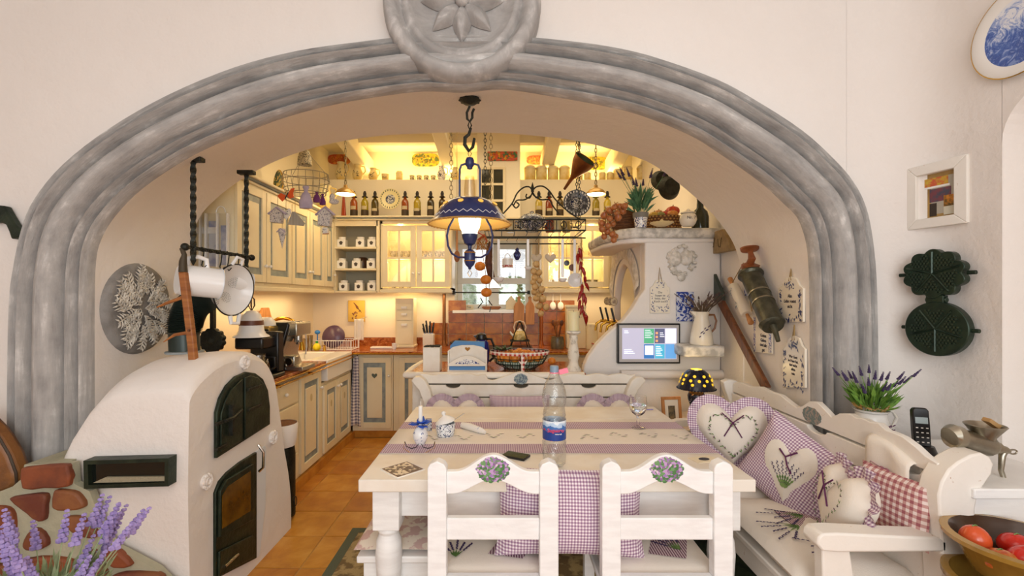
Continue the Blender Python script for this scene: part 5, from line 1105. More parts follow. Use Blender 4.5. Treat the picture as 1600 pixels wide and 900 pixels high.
pan(1050, 292, 3.5, .09, 'black iron pan hanging above the rattan basket', (0, 0, .2)); pan(1035, 280, 3.75, .08, 'smaller black pan hanging behind the other pan above the mantel', (0, 0, .1))
# braid of red onions over the mantel edge
ON = mat('red_onion_skin', '#96502c', .35, c2='#b5703c', sc=30)
t0 = None
for k, (px, py) in enumerate([(960,324),(968,323),(976,322),(952,329),(964,333),(944,337),(953,342),(940,349),(950,353),(958,350),(941,358),(949,362),(957,366),(944,370),(959,375),(962,369),(966,340),(973,330)]):
    p = P(px, py, 3.12 if k % 2 else 3.08); 
    if t0 is None:
        t0 = thing('onion', 'red onion in the braid draped over the left end of the mantel', 'onion', p, group='red onions in the braid on the mantel'); obj('bulb', B().lathe([(0,-.02),(.014,-.018),(.022,0),(.015,.016),(.004,.024),(0,.032)], 14), ON, t0, ang=80); obj('dry_neck', B().tube([(0,0,.026),(.004,0,.036),(.01,0,.042)], [.004,.003,.001], 5), mat('straw2', '#a87c42', .9), t0); t0.rotation_euler = (.3, .4, 0)
    else: dup(t0, p, rot=(random.uniform(-1, 1), random.uniform(-1, 1), 0), sc=random.uniform(.9, 1.25))
t = thing('straw_plait', 'straw cord carrying the red onion braid', 'cord', P(960, 345, 3.12)); W = Front(960, 345, 3.12); obj('cord_strand', B().tube([(a, .01, c) for a, c in W.poly([(975,322),(958,328),(947,342),(946,358),(955,370)])], .004, 6), mat('straw2'), t)
# ================================================================ KITCHEN CABINETS
def panel_door(parent, orient, a0, a1, z0, z1, face, knob=None, heart_=False, glass=False, name='door'):
    """a0..a1 along the wall, face = coordinate of the carcass front. orient 'X' faces +X, 'Y' faces -Y"""
    s_ = 1 if orient == 'X' else -1
    def bx(u0, u1, w0, w1, d0, d1):
        d0, d1 = sorted((face+s_*d0, face+s_*d1))
        return (d0, d1, u0, u1, w0, w1) if orient == 'X' else (u0, u1, d0, d1, w0, w1)
    m_ = .055; b = B()
    for u0, u1, w0, w1 in ((a0, a0+m_, z0, z1), (a1-m_, a1, z0, z1), (a0+m_, a1-m_, z0, z0+m_), (a0+m_, a1-m_, z1-m_, z1)): b.box(*bx(u0, u1, w0, w1, 0, .02))
    d = obj(name, b, CREAM, parent, bevel=.002)
    if glass:
        mid_ = (a0+a1)/2; zm = z0+(z1-z0)*.47
        obj('glazing_bar', B().box(*bx(mid_-.01, mid_+.01, z0+m_, z1-m_, .004, .018)), CREAM, d); obj('glazing_bar', B().box(*bx(a0+m_, a1-m_, zm-.01, zm+.01, .005, .017)), CREAM, d)
        obj('pane', B().box(*bx(a0+m_, a1-m_, z0+m_, z1-m_, .008, .011)), PANE, d)
    else:
        g_ = .035; b = B()
        for u0, u1, w0, w1 in ((a0+m_, a0+m_+g_, z0+m_, z1-m_), (a1-m_-g_, a1-m_, z0+m_, z1-m_), (a0+m_+g_, a1-m_-g_, z0+m_, z0+m_+g_*1.3), (a0+m_+g_, a1-m_-g_, z1-m_-g_*1.3, z1-m_)): b.box(*bx(u0, u1, w0, w1, 0, .010))
        obj('blue_grey_border', b, BLUEGREY, d); obj('panel', B().box(*bx(a0+m_+g_, a1-m_-g_, z0+m_+g_*1.3, z1-m_-g_*1.3, 0, .016)), CREAM, d, bevel=.004)
        if heart_:
            hh = heart(24, .055, .05); cu, cz = (a0+a1)/2, z1-m_-.13
            if orient == 'Y': obj('heart_cutout', B().prism([(cu+x, cz+z) for x, z in hh], face-.017, face-.0155), mat('cutout_shade', '#5a6458', .8), d)
            else: obj('moon_cutout', B().prism([(cu+.02*math.cos(a), cz+.03*math.sin(a)) for a in [i*PI/10 for i in range(20)]], face+.0155, face+.017, 'YZ'), mat('cutout_shade2', '#c9b98e', .8), d)
    if knob:
        u, z = knob; p0 = (face+s_*.018, u, z) if orient == 'X' else (u, face+s_*.018, z); p1 = (face+s_*.035, u, z) if orient == 'X' else (u, face+s_*.035, z)
        obj('knob', B().cyl(p0, p1, .006, .006, 8).ell((p1[0], p1[1], p1[2]), (.012, .012, .012), 10, 7), PORC, d)
    return d
ys_ = [2.97, 3.345, 3.748, 4.10, 4.444, 4.705]; pos = ['nearest the arch', 'second from the arch', 'third from the arch', 'fourth from the arch', 'narrow one in the corner']
for i in range(5):
    t = thing('wall_cabinet', 'cream wall cabinet with blue-grey bordered door, '+pos[i], 'cabinet', (0, 0, 0), group='cream wall cabinets along the left kitchen wall')
    obj('carcass', B().box(-2.1, -1.752, ys_[i], ys_[i+1]-.002, 1.47, 2.18), CREAM, t)
    panel_door(t, 'X', ys_[i]+.004, ys_[i+1]-.006, 1.50, 2.16, -1.752, knob=(ys_[i+1]-.03 if i % 2 == 0 else ys_[i]+.03, 1.62))
def moulding(name, label, segs):
    t = thing(name, label, 'cornice', (0, 0, 0)); 
    for sg in segs: b = B(); b.box(*sg[0]); obj('moulding', b, sg[1], t, bevel=.006)
moulding('cabinet_cornice', 'stepped cream and grey-green cornice on top of the left wall cabinets', [((-2.1, -1.735, 2.97, 4.70, 2.18, 2.20), CREAM), ((-2.1, -1.715, 2.96, 4.68, 2.20, 2.212), BLUEGREY), ((-2.1, -1.70, 2.95, 4.66, 2.212, 2.232), CREAM)])
moulding('light_rail', 'cream light rail under the left wall cabinets', [((-1.79, -1.735, 2.97, 4.70, 1.435, 1.47), CREAM)])
moulding('shelf_cornice', 'cream and grey-green cornice shelf carrying the oil bottles, left of the pier', [((-1.70, -.515, 4.66, 5.05, 2.185, 2.20), CREAM), ((-1.70, -.51, 4.645, 5.05, 2.20, 2.21), BLUEGREY), ((-1.70, -.50, 4.63, 5.05, 2.21, 2.225), CREAM)])
moulding('shelf_cornice', 'cream and grey-green cornice shelf carrying oil bottles, right of the window', [((.385, 1.56, 4.66, 5.05, 2.185, 2.20), CREAM), ((.38, 1.56, 4.645, 5.05, 2.20, 2.21), BLUEGREY), ((.37, 1.56, 4.63, 5.05, 2.21, 2.225), CREAM)])
moulding('shelf_board', 'cream shelf board with small ornaments spanning above the window', [((-.50, .37, 4.70, 5.05, 2.19, 2.222), CREAM)])
# open shelf unit
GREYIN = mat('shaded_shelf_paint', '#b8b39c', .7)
t = thing('open_shelf_unit', 'cream open shelf unit with three shelves of storage jars in the corner', 'shelf', (0, 0, 0)); X0_, X1_ = -1.738, -1.289
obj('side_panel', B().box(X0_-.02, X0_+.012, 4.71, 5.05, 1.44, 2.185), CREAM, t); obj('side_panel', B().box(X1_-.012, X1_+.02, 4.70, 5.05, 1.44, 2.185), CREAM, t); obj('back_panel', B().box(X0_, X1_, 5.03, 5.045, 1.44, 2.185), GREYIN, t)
for z in (1.44, 1.672, 1.895): obj('shelf', B().box(X0_, X1_, 4.70, 5.03, z, z+.02), CREAM, t, bevel=.003)
obj('top_rail', B().box(X0_, X1_, 4.70, 4.72, 2.13, 2.185), CREAM, t)
rows = [(1.916, (535, 564, 582), 'top'), (1.693, (535, 558, 581), 'middle'), (1.461, (538, 562, 582), 'bottom')]; j0 = None
for z, pxs, rn_ in rows:
    for k, px in enumerate(pxs):
        lb = f"white square storage jar with dark emblem, {('left', 'middle', 'right')[k]} on the {rn_} shelf"; p = (P(px, 0, 4.79).x, 4.79, z)
        if j0 is None:
            j0 = t = thing('storage_jar', lb, 'jar', p, group='white storage jars on the open shelf unit'); obj('jar_body', B().box(-.044,.044,-.044,.044,0,.085), PORC, t, bevel=.008); obj('lid', B().lathe([(.0,.085),(.034,.085),(.038,.095),(.038,.108),(.0,.112)], 18), PORC, t, ang=60); obj('emblem', B().prism([(.018*math.cos(a)*(1+.25*math.sin(5*a)), .045+.02*math.sin(a)) for a in [i*PI/8 for i in range(16)]], -.0455, -.0445), mat('dark_emblem', '#4a4038', .6), t)
        else: dup(j0, p, lb)
t = thing('brown_pot', 'dark brown round pot behind the jars on the middle shelf', 'pot', (P(567, 0, 4.93).x, 4.93, 1.693)); obj('pot_body', B().lathe([(0,0),(.05,0),(.065,.05),(.06,.1),(.04,.13),(0,.13)], 20), mat('dark_brown_glaze', '#4a3020', .3), t)
# glazed cabinets
def glass_cab(name, label, x0, x1, z0=1.44, z1=2.185):
    t = thing(name, label, 'cabinet', (0, 0, 0)); b = B()
    for q in ((x0, x0+.018, 4.722, 5.045, z0+.03, z1), (x1-.018, x1, 4.722, 5.045, z0+.03, z1), (x0, x1, 4.722, 5.045, z0+.03, z0+.05), (x0, x1, 4.722, 5.045, z1-.03, z1), (x0, x1, 5.03, 5.045, z0+.03, z1)): b.box(*q)
    obj('carcass', b, CREAM, t); xm = (x0+x1)/2; obj('bottom_rail', B().box(x0, x1, 4.69, 4.76, z0, z0+.035), CREAM, t, bevel=.003)
    for i, (a, c) in enumerate(((x0+.02, xm-.004), (xm+.004, x1-.02))): panel_door(t, 'Y', a, c, z0+.06, z1-.05, 4.722, knob=((xm-.03 if i == 0 else xm+.03), z0+.2), glass=True)
    obj('inner_shelf', B().box(x0+.018, x1-.018, 4.75, 5.03, 1.80, 1.815), CREAM, t); YW = (1, .74, .36)
    for q_ in (x0+.17, x1-.17): light('POINT', (q_, 4.86, z1-.06), 1.8, YW, .03); light('POINT', (q_, 4.86, 1.76), 1.8, YW, .03)
    return t
glass_cab('glazed_cabinet', 'cream glazed double cabinet with lit shelves of cups, left of the window', -1.262, -.522); glass_cab('glazed_cabinet', 'cream glazed double cabinet with lit shelves of plates, right of the window', .40, 1.12)
c0 = None
for k, (x, z, side) in enumerate([(-1.17+.075*i, 1.816, 'left') for i in range(4)]+[(-.84+.075*i, 1.816, 'left') for i in range(4)]+[(-1.16+.08*i, 1.491, 'left') for i in range(3)]+[(.95+.06*i, 1.816, 'right') for i in range(2)]):
    shelf = 'upper' if z > 1.7 else 'lower'
    if c0 is None: c0 = t = thing('teacup', 'patterned teacup behind the cabinet glass', 'cup', (x, 4.87, z), group='teacups on the lit shelves of the glazed cabinets'); obj('cup_body', B().lathe([(0,0),(.02,0),(.034,.03),(.036,.07),(.032,.07),(.0,.01)], 16), bluew('cup_print', 70, .52, '#4c4a3c', '#efe8d4'), t, ang=60); obj('handle', B().tube([(.034,0,.06),(.05,0,.05),(.046,0,.025),(.03,0,.02)], .004, 5), PORC, t)
    else: t = dup(c0, (x, 4.87, z))
    O_ = ('first', 'second', 'third', 'fourth'); t['label'] = (f'{O_[k % 4]} teacup on the upper shelf behind the {"first" if k < 4 else "second"} door of the left glazed cabinet' if k < 8 else f'{O_[k-8]} teacup on the lower shelf of the left glazed cabinet' if k < 11 else f'{O_[k-11]} teacup behind the glass of the right glazed cabinet')

for x in (.56, .66, .96):
    z = 1.491; t = thing('plate_stack', 'stack of plates at x%d' % 0, 'plates', (x, 4.9, z)); t['label'] = {.56: 'stack of white plates at the left behind the right cabinet glass', .66: 'second stack of white plates in the middle of the right glazed cabinet', .96: 'tall stack of dark-rimmed plates behind the right-hand glazed door'}[x]
    for k in range(7): obj('plate', B().lathe([(0,0),(.05,.0),(.075,.010),(.074,.013),(.0,.004)], 22), mat('grey_plate', '#8f8d80', .3) if x > .9 else PORC, t, loc=(0, 0, k*.013))
# base cabinets, left run
def drawers(t, y0, y1):
    for k in range(4):
        z0 = .10+k*.18; d = obj('drawer', B().box(-1.5, -1.482, y0+.02, y1-.02, z0, z0+.165), CREAM, t, bevel=.004); ym = (y0+y1)/2
        for dy in (-.0,): obj('knob', B().ell((-1.468, ym+dy, z0+.085), (.013,.013,.013), 10, 7), PORC, d)
t = thing('drawer_unit', 'cream base unit of four drawers beside the oven', 'cabinet', (0, 0, 0)); obj('carcass', B().box(-2.1, -1.5, 2.85, 3.33, .07, .83), CREAM, t); drawers(t, 2.87, 3.33)
t = thing('base_cabinet', 'cream base cabinet with blue-grey bordered door between the drawers and the sink', 'cabinet', (0, 0, 0)); obj('carcass', B().box(-2.1, -1.5, 3.335, 3.765, .07, .83), CREAM, t); panel_door(t, 'X', 3.35, 3.72, .09, .80, -1.5, knob=(3.70, .66), heart_=True)
t = thing('sink_cabinet', 'cream double-door base cabinet under the white sink', 'cabinet', (0, 0, 0)); obj('carcass', B().box(-2.1, -1.5, 3.77, 4.5, .07, .68), CREAM, t); panel_door(t, 'X', 3.79, 4.105, .09, .66, -1.5, knob=(4.08, .60), heart_=True); panel_door(t, 'X', 4.115, 4.44, .09, .66, -1.5, knob=(4.14, .60), heart_=True)
t = thing('ceramic_sink', 'white ceramic apron-front sink at the far end of the left worktop', 'sink', (0, 0, 0)); b = B()
for q in ((-1.62, -1.46, 3.80, 4.42, .69, .868), (-2.0, -1.90, 3.80, 4.42, .69, .868), (-1.90, -1.62, 3.80, 3.85, .69, .868), (-1.90, -1.62, 4.37, 4.42, .69, .868), (-1.9, -1.62, 3.85, 4.37, .69, .71)): b.box(*q)
obj('basin', b, PORC, t, bevel=.008)
t = thing('granite_worktop', 'rust-red granite worktop with brass-edged front on the left side', 'worktop', (0, 0, 0)); obj('slab', B().box(-2.1, -1.47, 2.85, 3.795, .832, .862), GRANITE, t, bevel=.004); obj('slab', B().box(-2.1, -2.0, 3.795, 4.42, .832, .862), GRANITE, t)
obj('gilt_edge', B().tube([(-1.462, 2.85, .836), (-1.462, 4.45, .836)], .008, 8), BRASS, t); obj('brass_rail', B().tube([(-1.44, 2.9, .815), (-1.44, 4.40, .815)], .006, 8), BRASS, t)
for y in (2.95, 3.45): obj('rail_bracket', B().cyl((-1.47, y, .815), (-1.436, y, .815), .010), BRASS, t)
# back run
t = thing('base_cabinet', 'cream base cabinet whose blue-bordered door has a heart cutout, in the back run', 'cabinet', (0, 0, 0)); obj('carcass', B().box(-1.485, -1.085, 4.515, 5.04, .07, .83), CREAM, t); panel_door(t, 'Y', -1.43, -1.10, .10, .80, 4.515, knob=(-1.12, .62), heart_=True)
t = thing('base_cabinet', 'cream base cabinet with tall blue-grey bordered door left of the peninsula', 'cabinet', (0, 0, 0)); obj('carcass', B().box(-1.08, -.645, 4.515, 5.04, .07, .83), CREAM, t); panel_door(t, 'Y', -1.02, -.68, .10, .80, 4.515, knob=(-.70, .62))
t = thing('stove_cabinet', 'cream base run below the window hidden behind the peninsula', 'cabinet', (0, 0, 0)); obj('carcass', B().box(-.64, 1.2, 4.515, 5.04, .07, .83), CREAM, t)
for k in range(4): panel_door(t, 'Y', -.62+k*.45, -.2+k*.45, .10, .80, 4.515)
struct('baseboard_kitchen', B().box(-1.52, -1.47, 2.85, 4.53, 0, .068).box(-1.47, 1.2, 4.53, 4.56, 0, .068), TILE[0])
t = thing('granite_worktop', 'rust-red granite worktop along the back wall under the window', 'worktop', (0, 0, 0)); obj('slab', B().box(-2.1, 1.2, 4.44, 5.045, .832, .862), GRANITE, t, bevel=.004); obj('gilt_edge', B().tube([(-1.46, 4.436, .842), (1.2, 4.436, .842)], .007, 8), BRASS, t)
obj('upstand', B().box(-1.9, -.80, 5.025, 5.045, .862, .95), GRANITE, t)
# backsplash tiles
bk_t = thing('tile_backsplash', 'red-brown polished tile backsplash behind the cooker and around the window', 'backsplash', (0, 5.04, 0))
BT = [mat('burnt_tile_a', '#9c561a', .3, c2='#b87a30', sc=14, bump=.1), mat('burnt_tile_b', '#a8621e', .3, c2='#8a4a18', sc=12, bump=.1), mat('burnt_tile_c', '#b47026', .3, c2='#96521a', sc=16, bump=.1)]
cols = [-.80+.2*i for i in range(8)]
for i, x in enumerate(cols):
    for j in range(4):
        z = .864+.125*j
        if z > 1.2 and -.6 < x < .25: continue
        if i == 0 and j > 1: continue
        zt_ = min(z+.12, 1.22 if z < 1.2 and -.6 < x < .25 else 1.43); obj('tile', B().box(x+.003, x+.197, -.012, .004, z, zt_), BT[(i*3+j*5) % 3], bk_t, bevel=.002)
pt = thing('copper_post', 'slim copper post at the left of the cooker backsplash', 'post', (P(694, 0, 4.98).x, 4.98, .862)); obj('post', B().cyl((0,0,0), (0,0,.57), .018), mat('copper_brown', '#8a5a34', .35, .6), pt); obj('foot', B().lathe([(.0,0),(.032,0),(.024,.02),(.018,.06)], 14), mat('copper_brown'), pt)
pt = thing('copper_post', 'slim copper post right of the window behind the teapot', 'post', (P(846, 0, 4.98).x, 4.98, .862)); obj('post', B().cyl((0,0,0), (0,0,.57), .018), mat('copper_red', '#a45a2c', .35, .6), pt); obj('foot', B().lathe([(.0,0),(.032,0),(.024,.02),(.018,.06)], 14), mat('copper_red'), pt)
t = thing('curtain_rod', 'thin dark rod across the window niche', 'rod', (0, 4.95, 0)); p0, p1 = P(709, 457, 4.95), P(826, 457, 4.95); obj('rod', B().tube([(p0.x, 0, p0.z), (p1.x, 0, p1.z)], .007, 8), IRON, t)
for p_ in (p0, p1): obj('bracket', B().box(p_.x-.014, p_.x+.014, -.014, .1, p_.z-.02, p_.z+.02), IRON, t)
# peninsula behind the back settle
t = thing('kitchen_peninsula', 'white peninsula with granite top and rounded white edge behind the back settle', 'counter', (.1, 3.3, 0)); obj('carcass', B().box(-.70, .44, -.28, .26, 0, .862), OCHREP, t, bevel=.01); obj('top_slab', B().box(-.72, .455, -.28, .28, .862, .888), GRANITE, t, bevel=.005); obj('rounded_edge', B().tube([(-.73, .29, .875), (-.745, .0, .875), (-.74, -.27, .875), (-.6, -.295, .875), (.44, -.295, .875)], .024, 10), OCHREP, t)
PZ = .889
# ================================================================ THINGS ON THE PENINSULA
def on(px, Y, z): p = P(px, 0, Y); return (p.x, Y, z)
t = thing('wooden_box', 'tall white square box with dark dried stuff on top at the left of the peninsula', 'box', on(676, 3.12, PZ)); obj('box_body', B().box(-.057,.057,-.057,.057,0,.165), OCHREP, t, bevel=.003); b = B(); [b.ell((random.uniform(-.045,.045), random.uniform(-.045,.045), .168), (.012,.01,.008), 6, 4) for _ in range(30)]; obj('dark_filling', b, mat('charcoal_chips', '#1f1c18', .7), t, kind='stuff')
t = thing('napkin_holder', 'cream wooden napkin holder with heart cutout and blue napkins', 'napkin holder', on(731, 3.12, PZ))
ar_ = [(-.132, 0), (.132, 0), (.132, .14), (.10, .165), (.04, .178), (-.04, .178), (-.10, .165), (-.132, .14)]
obj('back_plate', B().prism(ar_, -.025, -.015), OCHREP, t, bevel=.002); ar2 = [(-.128, .04)]+[(-.128+.256*i/14, .055+.055*math.sin(PI*i/14)) for i in range(15)]+[(.128, .04)]; obj('front_arch', B().prism(ar2, -.062, -.052), OCHREP, t, bevel=.002); obj('base', B().box(-.132,.132,-.062,.04,0,.012), OCHREP, t)
for x in (-.132, .122): obj('side', B().box(x, x+.01, -.05, .03, 0, .14), OCHREP, t)
obj('heart_cutout', B().prism([(x, .15+z) for x, z in heart(20, .036, .028)], -.0265, -.025), mat('amber_gap', '#a8742a', .7), t); obj('painted_arc', B().prism([(-.085+.17*i/12, .055+.032*math.sin(PI*i/12)) for i in range(13)], -.0635, -.062), DELFT, t)
t = thing('blue_napkins', 'stack of light blue paper napkins in the napkin holder', 'napkins', on(731, 3.125, PZ+.012)); obj('napkin_stack', B().prism([(-.115, 0), (.115, 0), (.115, .185), (-.09, .192), (-.12, .16)], -.017, .035).box(-.12, .12, -.05, -.035, 0, .035), mat('light_blue_paper', '#5f8fc0', .9), t)
t = thing('vacuum_jug', 'cobalt blue vacuum jug with black lid and handle behind the napkin holder', 'jug', on(752, 3.42, PZ)); obj('jug_body', B().lathe([(0,0),(.05,0),(.058,.02),(.062,.11),(.055,.165),(.04,.185),(.0,.188)], 26), mat('cobalt_gloss', '#1c1f78', .15), t, ang=60); obj('lid', B().lathe([(.04,.185),(.042,.20),(.035,.225),(.015,.235),(0,.236)], 18), BLACK, t); obj('handle', B().tube([(.04,0,.19),(.075,0,.19),(.095,0,.14),(.09,0,.05),(.06,0,.02)], .009, 8), BLACK, t); obj('spout', B().prism([(-.06,.215),(-.035,.19),(-.03,.22)], -.012, .012), BLACK, t)
FB = P(812, 0, 3.2); t = thing('wire_fruit_basket', 'round black wire fruit basket lined with green checked cloth on the peninsula', 'basket', (FB.x, 3.2, PZ))
for z, r in ((.005, .11), (.04, .165), (.08, .19), (.125, .205)): obj('wire_hoop', B().tube([(r*math.cos(i*PI/18), r*.72*math.sin(i*PI/18), z) for i in range(36)], .003, 5, closed=True), IRON, t)
for k in range(16): a = 2*PI*k/16; obj('wire_rib', B().tube([(r*math.cos(a), r*.72*math.sin(a), z) for z, r in ((.005,.10),(.04,.165),(.08,.19),(.125,.205))], .0025, 4), IRON, t)
obj('cloth_lining', B().lathe([(.10,.01),(.158,.042),(.175,.062)], 36, sy=.72), gingham('green_check', '#dfe2d6', '#7f9a86', '#38584a', .016, (0, 2)), t); 
RIB = gingham('ribbon_dots', '#efe8dc', '#e4c4b8', '#b8403c', .03, (0, 2)); obj('ribbon_band', B().lathe([(.208,.108),(.209,.13)], 36, sy=.72), RIB, t); b = B()
for s_ in (-1, 1): b.grid(lambda a, v: (.015+s_*(.03*math.sin(PI*a))*(1), -.158-.006*v, .118-.055*a+.0+.018*v*math.cos(PI*a)), 10, 3)
b.grid(lambda a, v: (.003+.022*v, -.162-.002*math.sin(a*9), .12-.125*a), 10, 3); obj('ribbon_bow', b, RIB, t, solid=.001)
f0 = None; OR = mat('orange_peel', '#cf6d1e', .4, c2='#d98a2c', sc=20, bump=.2, bsc=150)
pts = [(-.13,-.06,.085),(-.085,-.085,.085),(-.035,-.095,.085),(.02,-.09,.083),(.07,-.085,.085),(.12,-.065,.086),(-.09,0,.10),(-.03,-.02,.11),(.03,-.015,.11),(.09,0,.10),(-.13,.02,.085),(.135,.01,.085),(-.06,.05,.10),(.0,.05,.11),(.06,.05,.10)]
for k, q in enumerate(pts):
    p = Vector((FB.x, 3.2, PZ))+Vector(q)
    if f0 is None: f0 = t = thing('orange', 'mandarin orange in the wire fruit basket', 'orange', p, group='oranges in the wire basket'); obj('fruit', B().ell((0,0,0), (.030,.030,.027), 14, 10), OR, t, ang=80); obj('calyx', B().ell((0,0,.027), (.004,.004,.002), 6, 4), GREENL, t)
    else: t = dup(f0, p, rot=(random.uniform(-1,1), random.uniform(-1,1), 0), sc=random.uniform(.85, 1.1))
    O_ = ('first', 'second', 'third', 'fourth', 'fifth', 'sixth'); t['label'] = f'{O_[k]} mandarin from the left in the front row of the wire basket' if k < 6 else 'mandarin orange heaped behind the front row in the wire basket'
dup(f0, on(862, 3.4, PZ+.028), 'single orange lying right of the wire basket on the peninsula', rot=(.2, 0, 0))
t = thing('potted_leaves', 'dark green leaves spread over the left side of the fruit basket', 'leaves', (FB.x-.12, 3.24, PZ+.12)); b = B()
for k in range(9): a = k*.7; d = Vector((math.cos(a), math.sin(a)*.7, .35)).normalized(); s_ = d.cross(Vector((0,0,1)))*.018; b.add([(0,0,0), tuple(d*.045+s_), tuple(d*.09), tuple(d*.045-s_)], [(0,1,2,3)])
obj('foliage', b, mat('dark_leaf', '#2a4a24', .5), t, solid=.001)
t = thing('candlestick', 'carved white candlestick at the right end of the peninsula', 'candlestick', on(896, 3.1, PZ)); obj('stem', B().lathe([(0,0),(.055,0),(.052,.015),(.035,.04),(.03,.07),(.04,.11),(.034,.15),(.026,.2),(.03,.23),(.024,.245),(.05,.262),(.048,.275),(0,.27)], 26), mat('carved_white', '#e6ddcd', .6, c2='#b8ad9a', sc=25, lo=.55, hi=.68, bump=.5, bsc=50), t, ang=60)
t = thing('pillar_candle', 'thick cream candle on the carved white candlestick', 'candle', on(896, 3.1, PZ+.276)); obj('wax', B().lathe([(0,0),(.038,0),(.038,.125),(.034,.13),(0,.122)], 24), mat('cream_wax', '#e8dcae', .4, **{'Subsurface Weight': .2}), t, ang=60); obj('wick', B().cyl((0,0,.12), (0,0,.138), .0015), BLACK, t)
# ================================================================ BACK WORKTOP
WZ = .863
t = thing('teapot', 'pale enamel teapot with arched handle on a stand over the cooker', 'teapot', on(812, 4.72, WZ+.09)); obj('pot_body', B().lathe([(0,0),(.06,0),(.072,.03),(.062,.07),(.035,.095),(.0,.1)], 24), mat('cream_print_enamel', '#e8d49a', .25, c2='#b8a060', sc=30), t, ang=60); obj('lid', B().lathe([(.035,.094),(.02,.108),(.008,.112),(.01,.122),(0,.125)], 16), PORC, t); obj('spout', B().tube([(-.05,0,.03),(-.085,0,.06),(-.10,0,.085)], [.016,.011,.008], 8), PORC, t); obj('handle', B().tube([(.05,0,.08),(.065,0,.13),(.045,0,.18),(0,0,.195),(-.045,0,.18),(-.06,0,.13),(-.045,0,.08)], .008, 8), mat('pink_cream', '#e3c8b0', .4), t)
t = thing('teapot_stand', 'black iron pyramid stand carrying the teapot', 'stand', on(812, 4.72, WZ)); b = B()
for x, y in ((-.11,-.07),(.11,-.07),(-.09,.09),(.09,.09)): obj('strut', B().tube([(x, y, 0), (x*.15, -.075 if y < 0 else .075, .27)], .006, 6), IRON, t)
obj('tray', B().box(-.1,.1,-.08,.08,.078,.088), IRON, t); obj('top_knot', B().ell((0,0,.275), (.018,.075,.012), 8, 6), IRON, t)
t = thing('cooker_hob', 'black cooker hob with silver burner knobs under the teapot', 'hob', on(778, 4.74, WZ)); obj('glass_top', B().box(-.38,.36,-.25,.2,0,.008), BLACK, t)
for k in range(7): obj('burner_knob', B().lathe([(0,.008),(.02,.008),(.018,.03),(0,.032)], 14, (-.22+k*.06, -.2, 0)), CHROME, t)
t = thing('saucepan', 'low dark saucepan with lid at the left of the hob', 'pan', on(718, 4.72, WZ+.009)); obj('pan_body', B().lathe([(0,0),(.09,0),(.10,.05),(.102,.055),(.06,.075),(.012,.08),(.01,.095),(0,.096)], 26), mat('dark_pan', '#2a2622', .3, .4), t, ang=50); obj('handle', B().cyl((.1,0,.045), (.2,-.06,.06), .008), BLACK, t)
for px, dy, lb in ((811, 0, 'wooden chopping board with round handle hanging below the window, left of two'), (828, .0, 'wooden chopping board with round handle hanging below the window, right of two')):
    t = thing('chopping_board', lb, 'chopping board', P(px, 486, 5.0)); w_ = .058 if px < 820 else .05; hh = .15; pl_ = [(-w_, -hh), (w_, -hh), (w_, .05), (w_*.7, .085), (.02, .10), (.016, .13), (.022, .15), (.0, .165), (-.022, .15), (-.016, .13), (-.02, .10), (-w_*.7, .085), (-w_, .05)]; obj('board', B().prism(pl_, -.012, .012), WOODL, t, bevel=.003); obj('hanging_loop', B().tube([(.008*math.cos(a), -.013, .152+.008*math.sin(a)) for a in [i*PI/4 for i in range(8)]], .0015, 4, closed=True), TWINE, t)
t = thing('spice_box', 'small pale wooden house-shaped box on the window sill', 'box', P(799, 485, 5.12)); t.location.z = WZ1*0+1.257; obj('box_body', B().prism([(-.06,0),(.06,0),(.06,.08),(.0,.155),(-.06,.08)], -.03, .03), CREAM, t, bevel=.003); obj('lid_line', B().box(-.064,.064,-.033,.03,.07,.08), CREAM, t)
t = thing('sill_box', 'low cream lettered box at the left of the window sill', 'box', on(733, 5.15, 1.257)); obj('box_body', B().box(-.05,.05,-.02,.02,0,.05), CREAM, t, bevel=.003); text('Tee', .03, INK, t, (0,-.0205,.025), name='painted_lettering')
t = thing('wooden_trough', 'small red-brown wooden trough on the window sill', 'trough', on(768, 5.12, 1.257)); obj('trough_body', B().prism([(-.11,.02),(-.08,.0),(.08,0),(.11,.02),(.10,.035),(-.10,.035)], -.03, .03), WOOD, t, bevel=.004)
t = thing('utensil_crock', 'grey salt-glazed crock of wooden spoons right of the cooker', 'crock', on(871, 4.72, WZ)); obj('crock_body', B().lathe([(0,0),(.065,0),(.07,.02),(.068,.09),(.06,.115),(.064,.125),(.055,.125),(0,.1)], 24), mat('salt_glaze', '#5c5440', .3, c2='#7a6e52', sc=14), t, ang=60)
for k in range(7): 
    a = k*.9; s1_ = thing('wooden_spoon', ['dark','broad','short','long','pale','red-handled','tilted'][k]+' wooden utensil standing in the grey crock', 'spoon', on(871+random.uniform(-4,4), 4.72, WZ+.09), rot=(.25*math.sin(a), .25*math.cos(a), 0), group='wooden utensils in the grey crock'); obj('stick', B().cyl((0,0,0), (0,0,.16), .006), WOODD if k % 2 else WOOD, s1_); obj('spoon_bowl', B().ell((0,0,.18), (.022,.008,.032), 10, 7), WOODD if k % 2 else WOOD, s1_)
for k, (px, py, w_, h_, lb) in enumerate([(899, 520, .10, .22, 'tall cream tin on the back worktop behind the candle'), (925, 520, .085, .2, 'cream cylindrical canister beside the chilli string')]):
    t = thing('kitchen_canister', lb, 'canister', on(px, 4.75 if k == 0 else 4.7, WZ)); 
    if k == 0: obj('tin_body', B().box(-w_,w_,-.06,.06,0,.42), CREAM, t, bevel=.008); obj('lid', B().box(-w_-.004,w_+.004,-.064,.064,.42,.45), CREAM, t, bevel=.006); text('Brot', .045, INK, t, (0,-.0605,.33), name='painted_lettering')
    else: obj('tin_body', B().lathe([(0,0),(.06,0),(.06,.24),(0,.24)], 24), CREAM, t, ang=50); obj('lid', B().lathe([(.0,.262),(.058,.262),(.063,.255),(.063,.24),(0,.24)], 24), CREAM, t, ang=50)
